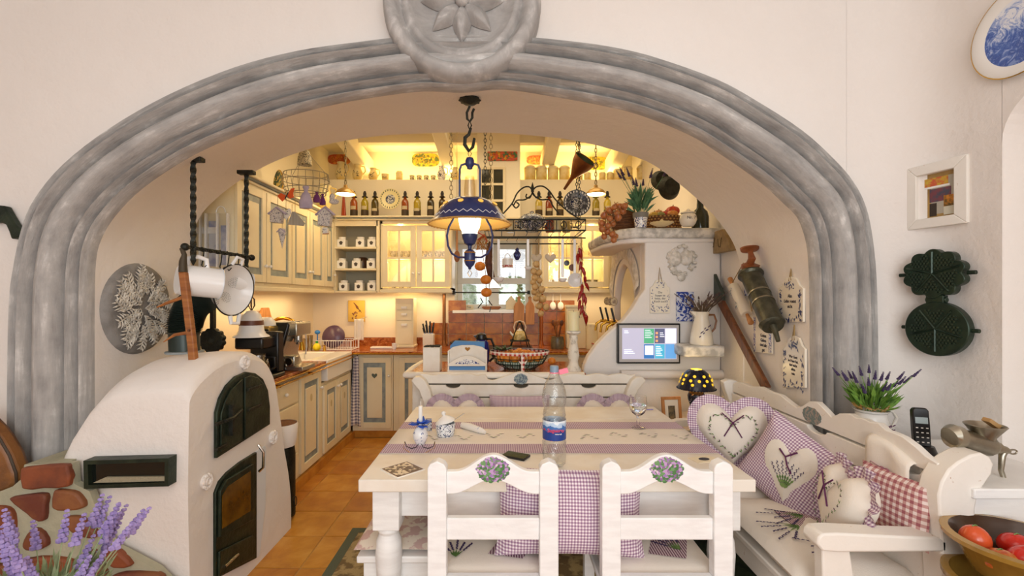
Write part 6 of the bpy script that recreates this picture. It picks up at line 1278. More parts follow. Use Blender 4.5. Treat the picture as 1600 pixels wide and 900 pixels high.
t = thing('red_bowl', 'red-rimmed bowl half hidden by the chimney edge', 'bowl', on(938, 4.6, WZ+.0)); obj('bowl_body', B().lathe([(0,0),(.04,0),(.085,.06),(.08,.06),(.0,.02)], 24), GLZ, t); obj('red_rim', B().lathe([(.086,.058),(.089,.068),(.08,.068)], 24), mat('red_glaze', '#c23a2a', .3), t)
for px, lb in ((864, 'white enamel ladle hanging on the wall above the spoon crock, left'), (876, 'white enamel ladle hanging on the wall above the spoon crock, right')):
    t = thing('enamel_ladle', lb, 'ladle', P(px, 478, 5.0)); obj('bowl', B().ell((0,0,0), (.034,.015,.045), 12, 8), ENAMEL, t); obj('handle', B().cyl((0,.0,.04), (0,.01,.13), .006), ENAMEL, t)
# tap tower in the side arch
t = thing('beer_tap_tower', 'brass beer tap rail with three enamel medallion handles in the chimney side arch', 'beer tap', (1.1, 3.75, 0)); zt_ = 1.19
obj('rail', B().tube([(-.18, -.30, zt_), (-.18, .25, zt_)], .022, 12), BRASS, t); obj('column', B().cyl((-.18, -.05, .9), (-.18, -.05, zt_), .03), BRASS, t)
for k, y in enumerate((-.28, -.08, .12)):
    tp0 = obj('tap', B().tube([(-.18, y, zt_), (-.26, y, zt_+.005), (-.30, y, zt_-.02), (-.31, y, zt_-.08)], [.014,.012,.011,.009], 10), BRASS, t); obj('medallion', B().lathe([(0,-.008),(.03,-.008),(.034,-.002),(.03,.006),(0,.006)], 20, (-.25+.02*k, y, zt_+.17), 'Y', sx=.8), mat('tap_medallion', '#c0a878', .3, c2='#7a5c38', sc=50), tp0); obj('lever', B().cyl((-.24, y, zt_), (-.27, y, zt_+.12), .008), BLACK, tp0)
# left worktop
t = thing('cutting_board', 'honey wooden trapezoid cutting board leaning against the left wall behind the coffee machines', 'chopping board', (-2.06, 3.95, .863), rot=(0, .0, PI/2)); obj('board', B().prism([(-.19,0),(.19,0),(.13,.28),(.05,.44),(-.05,.44),(-.13,.28)], -.012, .012), WOODL, t, bevel=.004)
cx_, cy_2 = P(405, 0, 2.95).x, 2.95
t = thing('filter_coffee_machine', 'black filter coffee machine with glass carafe behind the oven', 'coffee machine', (cx_, 2.98, .863)); obj('base', B().box(-.10,.10,-.12,.12,0,.03), BLACK, t, bevel=.01); obj('tower', B().box(-.10,.09,.04,.12,.03,.30), BLACK, t, bevel=.01); obj('brew_head', B().box(-.11,.07,-.12,.12,.20,.275), BLACK, t, bevel=.012)
cf = obj('carafe', B().lathe([(0,.032),(.065,.034),(.072,.07),(.06,.13),(.045,.15),(.045,.16)], 26, (0,-.04,0)), panem('carafe_glass', '#cfc9b0', .25), t); obj('coffee', B().lathe([(0,.034),(.06,.036),(.066,.07),(.062,.085),(0,.085)], 22, (0,-.04,0)), mat('coffee', '#2e2210', .1), cf); obj('handle', B().tube([(.055,-.04,.14),(.105,-.04,.14),(.11,-.04,.08),(.075,-.04,.055)], .008, 8), BLACK, t)
t = thing('enamel_bell_shade', 'white enamel bell with brown band standing on the black coffee machine', 'shade', (P(393, 0, 2.92).x, 2.92, P(0, 527, 2.92).z), ); t.location.z = .863+.276
prb_ = [(.108,0),(.105,.006),(.085,.018),(.074,.04),(.070,.075),(.066,.105),(.052,.145),(.03,.165),(.0,.17)]; obj('bell', B().lathe(prb_, 30), ENAMEL, t, ang=70); obj('brown_band', B().lathe([(.0725,.075),(.0685,.105)], 30), mat('brown_band', '#6a3c28', .4), t)
b = B(); [b.tube([(.0,0,.165),(.02*math.cos(k),.02*math.sin(k),.20),(.018*math.cos(k),.018*math.sin(k),.24),(0,0,.26)], .0025, 4) for k in range(8)]; obj('whisk_tuft', b, mat('dark_wire', '#4a3a2c', .4, .5), t, kind='stuff')
t = thing('milk_frother', 'brass-coloured coffee grinder with small blue display behind the enamel bell', 'grinder', (P(417, 0, 3.2).x, 3.2, .863)); GD = mat('champagne_metal', '#a88f52', .3, .8); obj('column', B().box(-.06,.06,-.08,.08,0,.33), GD, t, bevel=.015); obj('top_cap', B().lathe([(.0,.39),(.03,.388),(.055,.36),(.06,.33),(0,.33)], 20), PORC, t, ang=60); dp = obj('control_panel', B().box(-.055,.055,-.084,-.079,.22,.31), BLACK, t, bevel=.004); obj('display', B().box(-.0,.025,-.087,-.084,.25,.29), emit('small_blue_display', '#8fa6e8', .9), dp)
t = thing('espresso_machine', 'espresso machine with black side and slanted steel front by the sink', 'coffee machine', (P(448, 0, 3.38).x, 3.38, .863)); obj('side_body', B().prism([(-.12,0),(.055,0),(.02,.12),(.085,.33),(.07,.35),(-.12,.35)], -.14, .12), BLACK, t, bevel=.012)
STL = mat('brushed_steel', '#b8b4a8', .25, .9); obj('steel_top', B().box(.02,.135,-.13,.11,.25,.345), STL, t, bevel=.008); obj('steel_front', B().prism([(.058,.03),(.064,.03),(.03,.12),(.092,.32),(.086,.32),(.024,.12)], -.135, .115), STL, t); obj('brew_group', B().cyl((.095,-.02,.25), (.095,-.02,.20), .03), CHROME, t); obj('portafilter', B().tube([(.095,-.02,.21),(.12,-.08,.205),(.135,-.13,.2)], .009, 8), BLACK, t); obj('drip_tray', B().box(.02,.17,-.12,.10,.0,.03), STL, t, bevel=.004); obj('steam_wand', B().tube([(.12,.05,.25),(.125,.055,.16),(.12,.05,.10)], .005, 6), CHROME, t); obj('water_tank', B().box(.04,.12,-.13,-.05,.03,.11), STL, t, bevel=.01); obj('dial', B().lathe([(0,-.012),(.025,-.012),(.028,0)], 18, (.08,-.13,.07), 'Y'), CHROME, t)
t = thing('brass_faucet', 'large arched brass kitchen faucet behind the sink', 'faucet', (-1.93, 3.72, .863)); zz_ = lambda py: 0
obj('arch_pipe', B().tube([(0,0,0),(0,0,.18)]+[(.14-.14*math.cos(a), 0, .22+.14*math.sin(a)) for a in [i*PI/10 for i in range(11)]]+[(.285,0,.18)], .014, 12), BRASS, t); obj('spray_head', B().tube([(.285,0,.19),(.29,0,.13),(.292,0,.10)], [.016,.022,.026], 14), BRASS, t); obj('lever', B().cyl((0,-.02,.06), (.0,-.09,.10), .007), BRASS, t)
def lw(px, Y, z=.863): return (P(px, 0, Y).x, Y, z)
t = thing('dish_rack', 'white wire dish rack on the corner worktop', 'dish rack', lw(524, 4.62)); 
for z in (.01, .10): obj('rack_hoop', B().tube([(-.2,-.12,z),(.2,-.12,z),(.2,.12,z),(-.2,.12,z)], .004, 5, closed=True), ENAMEL, t)
for k in range(17): x = -.19+k*.0238; obj('rack_wire', B().tube([(x,-.12,.10),(x,-.12,.01),(x,.12,.01),(x,.12,.10)], .0022, 4), ENAMEL, t)
for x, y in ((-.2,-.12),(.2,-.12),(.2,.12),(-.2,.12)): obj('rack_post', B().cyl((x,y,0),(x,y,.10),.004), ENAMEL, t)
t = thing('purple_pan', 'purple frying pan standing upright in the dish rack', 'pan', lw(518, 4.62, .885), rot=(-.25,0,0)); obj('pan_body', B().lathe([(0,-.01),(.09,-.01),(.115,.025),(.118,.025),(.092,-.014),(0,-.014)], 32, (0,0,.115), 'Y'), mat('aubergine_enamel', '#5a4258', .3), t, ang=60); obj('dark_inside', B().lathe([(0,-.008),(.088,-.008),(.112,.024)], 32, (0,0,.115), 'Y'), BLACK, t)
t = thing('washing_brush', 'bright blue washing-up brush in the dish rack', 'brush', lw(496, 4.6, .89)); obj('handle', B().cyl((0,0,0),(0,0,.13),.006), mat('bright_blue_plastic', '#2f7fd0', .4), t); obj('brush_head', B().ell((0,0,.15), (.03,.02,.022), 10, 7), mat('bright_blue_plastic'), t)
t = thing('lemon_bottle', 'yellow lemon-shaped juice bottle with green cap beside the sink', 'bottle', lw(495, 4.47, .868)); obj('lemon_body', B().lathe([(0,0),(.02,.002),(.036,.02),(.038,.04),(.028,.062),(.012,.075),(0,.076)], 22), mat('lemon_yellow', '#e6d41e', .35), t, ang=80); obj('cap', B().cyl((0,0,.074),(0,0,.095),.012), mat('green_cap', '#2f9a44', .4), t)
t = thing('brass_soap_pump', 'small brass soap pump at the back of the sink', 'dispenser', lw(507, 4.46, .868)); obj('pump_body', B().lathe([(0,0),(.016,0),(.012,.03),(.008,.05),(.012,.055),(0,.06)], 14), BRASS, t); obj('nozzle', B().cyl((0,0,.055),(.0,-.03,.058),.004), BRASS, t)
for k, (px, h_, lb) in enumerate([(478, .12, 'clear tumbler standing at the left behind the sink'), (484, .15, 'tall clear glass with a gold rim behind the sink')]):
    t = thing('drinking_glass', lb, 'glass', lw(px, 4.46, .868)); obj('glass_body', B().lathe([(0,0),(.025,0),(.03,h_),(.028,h_),(.022,.008),(0,.008)], 18), panem('thin_glass', '#e8e4d4', .2), t); obj('rim', B().lathe([(.0295,h_),(.031,h_+.002),(.028,h_+.002)], 18), BRASS if k else CHROME, t)
t = thing('dish_towel', 'white dish towel hanging above the dish rack', 'towel', P(561, 515, 4.75)); obj('towel_cloth', B().grid(lambda a, v: (-.05+.1*v, .012*math.sin(v*12), .11-.22*a), 12, 10), LINEN, t, solid=.006, ang=80); obj('towel_hook', B().cyl((0,0,.11),(0,.28,.12),.004), CHROME, t)
t = thing('bird_tile', 'yellow tile painted with a bird on a twig on the back wall', 'tile', P(557, 486, 5.03)); obj('tile_body', B().box(-.092,.092,-.005,.012,-.118,.118), mat('yellow_tile', '#d9b24e', .3), t, bevel=.003); obj('painted_bird', B().prism([(.0,.03),(.05,.0),(.06,-.02),(.03,.02),(.02,.05),(-.02,.09),(-.035,.095),(-.01,.06)], -.0065, -.005), mat('bird_brown', '#7c4a28', .5), t); b = B(); [b.ell((random.uniform(-.05,.05), -.006, random.uniform(-.09,.0)), (.01,.001,.008), 7, 4) for _ in range(14)]; obj('painted_blossoms', b, mat('blossom_brown', '#8a5a3a', .5), t, kind='stuff')
t = thing('spice_drawer_tower', 'tall narrow cream drawer tower standing on the back worktop', 'drawer tower', on(634, 4.85, WZ)); obj('tower_body', B().box(-.095,.095,-.07,.12,0,.52), CREAM, t, bevel=.005); 
for z0, z1 in ((.04,.28),(.29,.39),(.40,.46)): d_ = obj('drawer', B().box(-.08,.08,-.078,-.07,z0,z1), CREAM, t, bevel=.003); obj('cup_handle', B().box(-.03,.03,-.092,-.078,z1-.05,z1-.025), PORC, d_, bevel=.004)
obj('base_moulding', B().box(-.105,.105,-.085,.12,0,.025), CREAM, t, bevel=.004)
t = thing('white_tray', 'long white serving tray lying on the back worktop', 'tray', on(598, 4.72, WZ)); obj('tray_body', B().box(-.12,.12,-.04,.04,0,.02), PORC, t, bevel=.006)
t = thing('small_cup', 'small white cup beside the drawer tower', 'cup', on(616, 4.66, WZ)); obj('cup_body', B().lathe([(0,0),(.02,0),(.026,.06),(.023,.06),(.016,.008),(0,.008)], 16), PORC, t); obj('handle', B().tube([(.024,0,.05),(.04,0,.045),(.038,0,.025),(.022,0,.02)], .003, 5), PORC, t)
t = thing('knife_block', 'cream knife block with black-handled knives by the backsplash', 'knife block', on(670, 4.72, WZ)); obj('block', B().box(-.055,.055,-.05,.05,0,.15), OCHREP, t, bevel=.005)
for k in range(8):
    s_ = thing('kitchen_knife', ['short black-handled knife at the front left of the block','black-handled knife, second in the front row of the block','long black-handled knife, third in the front row of the block','front right black-handled knife in the block','back left knife with steel bolster in the block','tall back row knife beside the back left one in the block','tallest knife in the block, back row','back right knife in the block'][k], 'knife', on(670, 4.72, WZ+.15)); s_.location.x += -.038+.025*(k % 4); s_.location.y += -.025+.04*(k//4); s_.rotation_euler = (0, -.25+.12*(k % 4), 0); s_['group'] = 'knives in the knife block'
    h_ = .07+.03*((k*3) % 4)/3+.04*(k//4); obj('handle', B().box(-.008,.008,-.006,.006,.012,h_), BLACK, s_, bevel=.003); obj('bolster', B().box(-.008,.008,-.005,.005,0,.014), CHROME, s_)
t = thing('checked_towel', 'checked kitchen towel hanging at the corner of the base cabinets', 'towel', (P(557, 0, 4.46).x, 4.46, .8)); obj('towel_cloth', B().grid(lambda a, v: ((-.03-.045*a+.0)+(.05+.07*a)*v, .012*math.sin(v*10+a*2), -.68*a+.02*math.sin(v*3)), 24, 12), gingham('kitchen_check', '#ece2d6', '#b8afb4', '#6f6878', .03, (0, 2)), t, solid=.004, ang=80); obj('hook', B().cyl((0,-.0,.01),(0,.03,.02),.005), BRASS, t)
t = thing('round_bin', 'brown round-topped bin with whitewashed rim beside the oven', 'bin', (-1.39, 2.865, 0))
obj('brown_top', B().lathe([(0,.60),(.085,.60),(.09,.585),(.0,.58)], 26), WOODD, t); obj('white_rim', B().lathe([(.09,.60),(.096,.59),(.09,.50),(.08,.46),(0,.46)], 26), PLASTER, t, ang=60); obj('dark_body', B().lathe([(.0,.45),(.075,.45),(.08,.40),(.08,.02),(0,0)], 26), IRON, t, ang=60); obj('ring_handle', B().tube([(.10,-.03+.02*math.cos(a),.12+.03*math.sin(a)) for a in [i*PI/6 for i in range(12)]], .003, 5, closed=True), IRON, t)
# ================================================================ SHELVES ABOVE
def botmat(c): return mat('oil_'+c, c, .12, **{'Coat Weight': .5})
b0 = None
bl_ = [(553,'#96481c','orange-red'),(570,'#9c8a22','yellow-green'),(586,'#4a3c10','dark olive'),(633,'#8a4018','deep orange'),(652,'#a08a26','mustard yellow'),(673,'#33260c','nearly black'),(691,'#3c2a14','dark brown'),(842,'#b8a03a','pale amber'),(858,'#86381a','brick red'),(875,'#46340f','olive brown'),(931,'#8a7a20','green-gold'),(949,'#c0a83a','light yellow')]
for k, (px, c_, cn) in enumerate(bl_):
    if 790 < px < 900: X_ = P(px, 0, 4.82).x; 
    side = 'on the shelf left of the pier' if px < 720 else 'on the shelf right of the pier'
    t = thing('oil_bottle', f'bottle of {cn} oil, cloth cap, {side}', 'bottle', on(px, 4.80, 2.226), group='oil bottles on the cornice shelves')
    if b0 is None:
        gb_ = obj('bottle_body', B().lathe([(0,0),(.036,0),(.038,.01),(.038,.165),(.030,.19),(.016,.205),(.014,.225)], 18), botmat(c_), t, ang=60); cp_ = obj('cloth_cap', B().lathe([(.034,.222),(.016,.238),(.018,.262),(.010,.285),(0,.288)], 14), mat('dark_cloth', '#2a2422', .8), t); lb_ = obj('paper_label', B().lathe([(.0385,.09),(.0385,.125)], 12, a0=-PI*.75, a1=-PI*.25), mat('paper', '#b5a684', .8), t); hb = obj('herb_filling', B().lathe([(.0384,.008),(.0384,.085)], 18), mat('dark_herbs', '#3a2a14', .6), t); b0 = (gb_, cp_, lb_, hb)
    else:
        for i, o_ in enumerate(b0):
            c2_ = o_.copy(); C.objects.link(c2_); c2_.parent = t
            if i == 0: c2_.data = o_.data.copy(); c2_.data.materials.clear(); c2_.data.materials.append(botmat(c_))
            if i == 2 and k % 2 == 0: c2_.scale = (1, 1, .8)
t = thing('oil_bottle', 'slim cone-shaped red bottle at the left end of the oil bottles', 'bottle', on(537, 4.80, 2.226)); obj('bottle_body', B().lathe([(0,0),(.028,0),(.02,.12),(.010,.24),(0,.24)], 16), botmat('#a03a1c'), t, ang=60); obj('cork', B().cyl((0,0,.24),(0,0,.26),.008), WOODL, t)
PAT = mat('majolica', '#e6cf70', .25, c2='#3c5a4a', sc=34, lo=.47, hi=.53); 
def wplate(px, py, Y, r, label, m_, rim, z=None):
    p = P(px, py, Y); t = thing('display_plate', label, 'plate', p, rot=(-.12, 0, 0)); obj('plate_body', B().lathe([(0,-.004),(r*.55,-.004),(r*.7,-.014),(r,-.02),(r,-.016),(r*.55,.004),(0,.004)], 36, axis='Y'), m_, t, ang=60); b = B()
    for k in range(24): b.ell((r*.86*math.cos(k*PI/12), -.02, r*.86*math.sin(k*PI/12)), (r*.05, .002, r*.10), 6, 4)
    obj('rim_dots', b, rim, t, kind='stuff'); obj('centre_motif', B().lathe([(0,-.0055),(r*.45,-.0055),(r*.46,-.004)], 24, axis='Y'), DARKDELFT, t)
wplate(610, 311.5, 4.84, .112, 'cream and blue patterned plate standing between the oil bottles', mat('cream_plate', '#dccf9a', .3), mat('plate_dots', '#4a4f4a', .4))
wplate(901, 318, 3.85, .115, 'dark blue openwork plate hanging on a chain at the right of the pot rack', mat('slate_plate', '#3c3f48', .3, c2='#8a8c8c', sc=50, lo=.52, hi=.56), PORC)
# chain for that plate
def chain(name, label, px, Y, z0, z1, m_=IRON, r=.008, step=.028, x=None, cat='chain'):
    t = thing(name, label, cat, ((P(px, 0, Y).x if x is None else x), Y, z0)); n = int((z1-z0)/step)
    li = None
    for k in range(n+1):
        if li is None: li = o = obj('chain_link', B().tube([(r*math.cos(a), 0, step*.62*math.sin(a)) for a in [i*PI/5 for i in range(10)]], .0028, 5, closed=True), m_, t)
        else: o = li.copy(); C.objects.link(o); o.parent = t
        o.location = (0, 0, k*step+step/2); o.rotation_euler = (0, 0, (k % 2)*PI/2)
    return t
chain('hanging_chain', 'thin chain from the ceiling holding the dark openwork plate', 901, 3.87, P(0, 300, 3.85).z, 3.14)
CHN = mat('pale_rope', '#a8946a', .7, c2='#5f5236', sc=60)
chain('hanging_chain', 'pale knotted chain hanging just left of the blue lamp', 705, 3.9, P(0, 310, 3.9).z, 3.14, CHN, .014, .036)
chain('hanging_chain', 'dark chain rising from the left end of the pot rack', 758, 3.65, 2.02, 3.14, IRON, .010)
chain('hanging_chain', 'pale twisted chain rising from the pot rack beside the dark one', 767, 3.9, 2.02, 3.14, CHN, .014, .036)
chain('hanging_chain', 'dark chain rising from the right end of the pot rack', 905, 3.65, 2.02, 3.14, IRON, .010)
# small pendants
for px, lb in ((540, 'small brass pendant lamp with glowing underside over the sink, left'), (931, 'small brass pendant lamp with glowing underside by the chimney, right')):
    Y = 4.1; z = P(0, 304, Y).z; x = P(px, 0, Y).x; t = thing('pendant_light', lb, 'lamp', (x, Y, z)); obj('shade', B().lathe([(.09,0),(.088,.012),(.07,.035),(.035,.055),(.018,.062),(.016,.085),(.0,.09)], 26), mat('aged_brass_shade', '#b89254', .3, .5), t, ang=60); obj('bulb_glow', B().lathe([(.082,.004),(.05,-.006),(0,-.012)], 22), emit('warm_bulb', '#ffe9b0', 9), t)
    for k in range(int((3.14-z-.09)/.036)): 
        o = obj('chain_link', B().tube([(.009*math.cos(a), 0, .024*math.sin(a)) for a in [i*PI/4 for i in range(8)]], .004, 4, closed=True), CHN, t); o.location = (0, 0, .11+k*.036); o.rotation_euler = (0, 0, (k % 2)*PI/2)
    light('POINT', (x, Y, z-.05), 5, WARM, .05)
# high niche: jugs, mugs, canisters
NZ_ = 2.702
CJ = mat('cream_jug', '#efe0ae', .3, c2='#d8b860', sc=6)
def jug(px, w_, h_, label, Y=5.15, z=NZ_, m_=None, name='ceramic_jug', cat='jug', handle=True, deco=True, rot=None, group=None):
    t = thing(name, label, cat, on(px, Y, z), rot=rot, group=group); w_ = w_/2/F*Y; h_ = h_/F*Y; obj('jug_body', B().lathe([(0,0),(w_*.55,0),(w_*.9,h_*.25),(w_,h_*.45),(w_*.7,h_*.72),(w_*.55,h_*.85),(w_*.68,h_),(w_*.6,h_),(w_*.5,h_*.85),(0,h_*.8)], 20), m_ or CJ, t, ang=60)
    if handle: obj('handle', B().tube([(w_*.6,0,h_*.92),(w_*1.25,0,h_*.88),(w_*1.4,0,h_*.6),(w_*.95,0,h_*.42)], w_*.1, 6), CJ, t)
    if deco: b = B(); [sprigs(b, [(random.uniform(-.45,.45)*w_, h_*random.uniform(.25,.6), random.uniform(0,3))], w_*.2, -w_*.99) for _ in range(8)]; obj('painted_sprig', b, mat('jug_paint', '#4a4a3a', .5), t, kind='stuff')
    return t
jug(533, 18, 30, 'tall cream jug with painted flowers, leftmost on the high ledge'); jug(559, 17, 26, 'medium cream jug, second on the high ledge'); jug(583, 15, 21, 'short-necked cream jug, third on the high ledge'); jug(690, 14, 24, 'dark-patterned jug beside the four little mugs', m_=DELFT); jug(711, 13, 22, 'cream jug at the right end of the left high ledge')
t = thing('cream_pot', 'low cream pot with lettering after the third jug on the high ledge', 'pot', on(602, 5.15, NZ_)); obj('pot_body', B().lathe([(0,0),(.036,0),(.04,.07),(.043,.082),(.0,.078)], 20), CJ, t, ang=60); text('SALZ', .022, INK, t, (0,-.041,.04), name='painted_lettering')
t = thing('cream_canister', 'tall domed cream canister on the left high ledge', 'canister', on(624, 5.15, NZ_)); obj('canister_body', B().lathe([(0,0),(.038,0),(.038,.095),(.03,.115),(0,.12)], 20), CJ, t, ang=50); obj('lid_rim', B().lathe([(.0385,.088),(.041,.092),(.0385,.096)], 20), CREAM, t)
for px, lb in ((644, 'first'), (655, 'second'), (666, 'third'), (677, 'fourth')):
    t = thing('small_mug', f'{lb} of four little painted mugs on the left high ledge', 'mug', on(px, 5.12, NZ_), group='little mugs on the high ledge'); obj('mug_body', B().lathe([(0,0),(.026,0),(.028,.06),(.025,.06),(0,.05)], 16), bluew('mug_print', 60, .5, '#6a5a3a', '#e8d8a0'), t); obj('handle', B().tube([(.027,0,.05),(.042,0,.045),(.04,0,.02),(.026,0,.015)], .003, 5), CJ, t)
for k, (px, w_, h_, lb) in enumerate([(828,18,25,'large domed cream canister, first from the pier'),(846,17,25,'large domed cream canister, second from the pier'),(864,17,25,'large domed cream canister, third from the pier'),(882,17,25,'large domed cream canister, fourth from the pier'),(905,11,16,'small cream canister, first of the descending row'),(918,11,15,'small cream canister, second of the descending row'),(941,11,15,'small cream canister, third of the descending row'),(953,11,15,'small cream canister, fourth of the descending row'),(965,13,20,'medium cream canister towards the chimney'),(981,14,24,'tall cream canister towards the chimney'),(1003,16,26,'last large cream canister above the mantel lavender')]):
    w2, h2 = w_/2/F*5.15, h_/F*5.15; t = thing('enamel_canister', lb+' on the right high ledge', 'canister', on(px, 5.15, NZ_), group='cream canisters on the right high ledge'); obj('canister_body', B().lathe([(0,0),(w2,0),(w2,h2*.78),(0,h2*.78)], 22), CJ, t, ang=50); obj('lid', B().lathe([(w2*1.05,h2*.78),(w2*1.05,h2*.85),(w2*.7,h2*.97),(0,h2)], 22), CREAM, t, ang=50)
FLM = mat('flower_garland', '#d8a020', .5, c2='#b8441c', sc=26, lo=.45, hi=.56)
def fplaque(px, py, w_, h_, label, c1, c2_):
    Y = 5.48; p = P(px, py, Y); a, c = w_/2/F*Y, h_/2/F*Y; t = thing('flower_plaque', label, 'plaque', p); rnd = random.Random(px)
    obj('board', B().prism([(a*math.copysign(abs(math.cos(q))**.5, math.cos(q)), c*math.copysign(abs(math.sin(q))**.6, math.sin(q))) for q in [i*PI/16 for i in range(32)]], -.01, .012), mat('plaque_'+c1, c1, .5, c2=c2_, sc=24, lo=.45, hi=.55), t); b = B()
    [b.ell((rnd.uniform(-.8,.8)*a, -.014, rnd.uniform(-.6,.6)*c), (a*.1, .008, a*.1), 7, 5) for _ in range(22)]; obj('painted_blossoms', b, mat('blossom_'+c2_, c2_, .5, c2=c1, sc=30), t, kind='stuff')
fplaque(530, 249, 34, 15, 'orange flower garland plaque at the far left of the high wall', '#c87a2a', '#b84a20'); fplaque(665, 250, 42, 20, 'yellow sunflower plaque on the high wall left of the lamp', '#d8b02a', '#5a6a3a'); fplaque(845, 250, 44, 14, 'pink and yellow flower plaque above the four canisters', '#d8a050', '#c86a4a'); fplaque(931, 255, 36, 20, 'yellow flower plaque high at the right behind the pendant light', '#e0b830', '#7a7a30')
p = P(790, 244, 4.85); t = thing('flower_plaque', 'multicoloured flower plaque on the face of the pier', 'plaque', p); t.location.x = -.0; obj('board', B().box(-.16,.16,-.012,.008,-.05,.05), mat('pier_plaque', '#c84a2a', .5, c2='#3c6a3a', sc=24, lo=.45, hi=.55), t, bevel=.01); b = B(); [b.ell((random.uniform(-.13,.13), -.014, random.uniform(-.035,.035)), (.016,.008,.016), 7, 5) for _ in range(20)]; obj('painted_blossoms', b, FLM, t, kind='stuff')
# on top of the left cabinets
jug(505, 26, 40, 'large cream jug with dark painted flowers on top of the corner cabinet', Y=4.4, z=2.233, rot=(0, .1, 0))
t = thing('leaning_platter', 'oval painted platter standing on top of the left wall cabinets', 'plate', (-1.93, 3.95, 2.233+.13), rot=(0, .15, -.7)); obj('platter_body', B().lathe([(0,-.004),(.06,-.006),(.095,-.018),(.092,-.01),(0,.004)], 30, axis='Y', sy=1.35), PAT, t, ang=60); obj('rim', B().lathe([(.093,-.02),(.098,-.018),(.095,-.012)], 30, axis='Y', sy=1.35), BRASS, t)
t = thing('floral_bell', 'grey floral fabric bell hanging at the crown of the left soffit', 'bell', P(476, 246, 3.6)); obj('bell_body', B().lathe([(.055,-.06),(.05,0),(.035,.05),(.0,.06)], 18), bluew('grey_floral', 60, .52, '#6a6458', '#cfc4a8', .8), t); obj('cord', B().cyl((0,0,.06),(0,0,3.14-P(0,246,3.6).z),.002), TWINE, t)
# ================================================================ POT RACK
RY = 3.65; RX0, RX1 = P(757, 0, RY).x, P(915, 0, RY).x; rz0, rz1 = P(0, 360, RY).z, P(0, 343, RY).z
t = thing('pot_rack', 'black wrought iron pot rack with scrolled crest hanging over the cooker', 'pot rack', ((RX0+RX1)/2, RY+.15, rz0)); hw = (RX1-RX0)/2; H = rz1-rz0
for z in (0, H): obj('frame_bar', B().tube([(-hw,-.15,z),(hw,-.15,z),(hw,.25,z),(-hw,.25,z)], .007, 6, closed=True), IRON, t)
obj('lower_rail', B().tube([(-hw,-.15,-.06),(hw,-.15,-.06)], .006, 6), IRON, t); obj('lower_rail', B().tube([(-hw,.25,-.06),(hw,.25,-.06)], .006, 6), IRON, t)
for k in range(15): y = -.15; x = -hw+hw*2*k/14; obj('baluster', B().tube([(x,y,-.0),(x,y,H)], .004, 5), IRON, t)
for k in range(7): x = -hw+hw*2*(k+.5)/7; obj('ring_scroll', B().tube([(x+.022*math.cos(a), -.15, H/2+.03*math.sin(a)) for a in [i*PI/6 for i in range(12)]], .004, 5, closed=True), IRON, t)
for k in range(8): x = -hw+.03+(2*hw-.06)*k/7; obj('shelf_bar', B().tube([(x,-.15,.002),(x,.25,.002)], .004, 4), IRON, t)
def w4(px, py): p = P(px, py, RY); return (p.x-(RX0+RX1)/2, -.15, p.z-rz0)
for L_ in ([(786,334),(800,318),(808,302),(818,293),(827,292),(832,298)], [(906,343),(885,328),(868,312),(858,298),(848,291),(838,292),(832,298)], [(832,298),(830,305),(820,312),(808,313),(803,320)], [(832,298),(834,305),(845,312),(858,312),(864,322),(874,335)], [(832,300),(828,309),(822,308),(823,303)], [(832,300),(838,309),(843,306),(841,302)], [(800,318),(806,325),(811,320),(807,316)]):
    obj('crest_scroll', B().tube([w4(*q) for q in [(v_.x, v_.y) for v_ in smooth_curve([Vector((a, c, 0)) for a, c in L_], 4)]], .006, 6), IRON, t)
obj('leaf_finial', B().tube([w4(832,300), w4(832,294), w4(832,285)], [.012,.014,.002], 8), IRON, t)
for px in (786, 905): obj('crest_stay', B().tube([w4(px, 340), (w4(px, 343)[0], -.15, H)], .006, 5), IRON, t)
RZ = rz0+.007
t = thing('soup_tureen', 'blue and white lidded soup tureen on the pot rack', 'tureen', (P(831, 0, 3.8).x, 3.8, RZ)); obj('tureen_body', B().lathe([(0,0),(.05,0),(.055,.015),(.10,.05),(.115,.09),(.118,.098),(0,.095)], 30), DARKDELFT, t, ang=60); obj('lid', B().lathe([(.118,.10),(.115,.108),(.08,.14),(.03,.158),(.015,.16),(.02,.172),(.0,.18)], 30), DARKDELFT, t, ang=60)
for s_ in (-1, 1): obj('handle', B().tube([(s_*.112,0,.085),(s_*.14,0,.09),(s_*.14,0,.06),(s_*.105,0,.055)], .007, 6), DARKDELFT, t)
for k, (px, c_, lb, h_) in enumerate([(797,'#d8c79a','pale creamer at the left end of the pot rack',.08),(858,'#8a3c24','red-brown jar right of the tureen on the pot rack',.10),(870,'#cdbf90','cream jug on the pot rack behind the crest',.11),(884,'#a88e50','ochre pot at the right on the pot rack',.09)]):
    t = thing('rack_pot', lb, 'pot', (P(px, 0, 3.85).x, 3.82, RZ)); obj('pot_body', B().lathe([(0,0),(.03,0),(.042,h_*.4),(.03,h_*.8),(.034,h_),(0,h_*.95)], 20), mat('rackpot_'+c_, c_, .3), t, ang=60); obj('handle', B().tube([(.03,0,h_*.9),(.055,0,h_*.8),(.052,0,h_*.45),(.038,0,h_*.35)], .005, 6), mat('rackpot_'+c_), t)
RAILZ = rz0-.06
def hangz(py, Y=RY): return P(0, py, Y).z
def hang(name, label, cat, px, Y=RY-.003, group=None): 
    t = thing(name, label, cat, (P(px, 0, Y).x, Y, RAILZ), group=group)
    obj('s_hook', B().tube([(0,0,.006),(.008,0,.012),(.010,0,0),(0,0,-.012),(-.008,0,-.022),(0,0,-.03)], .002, 5), IRON, t); return t
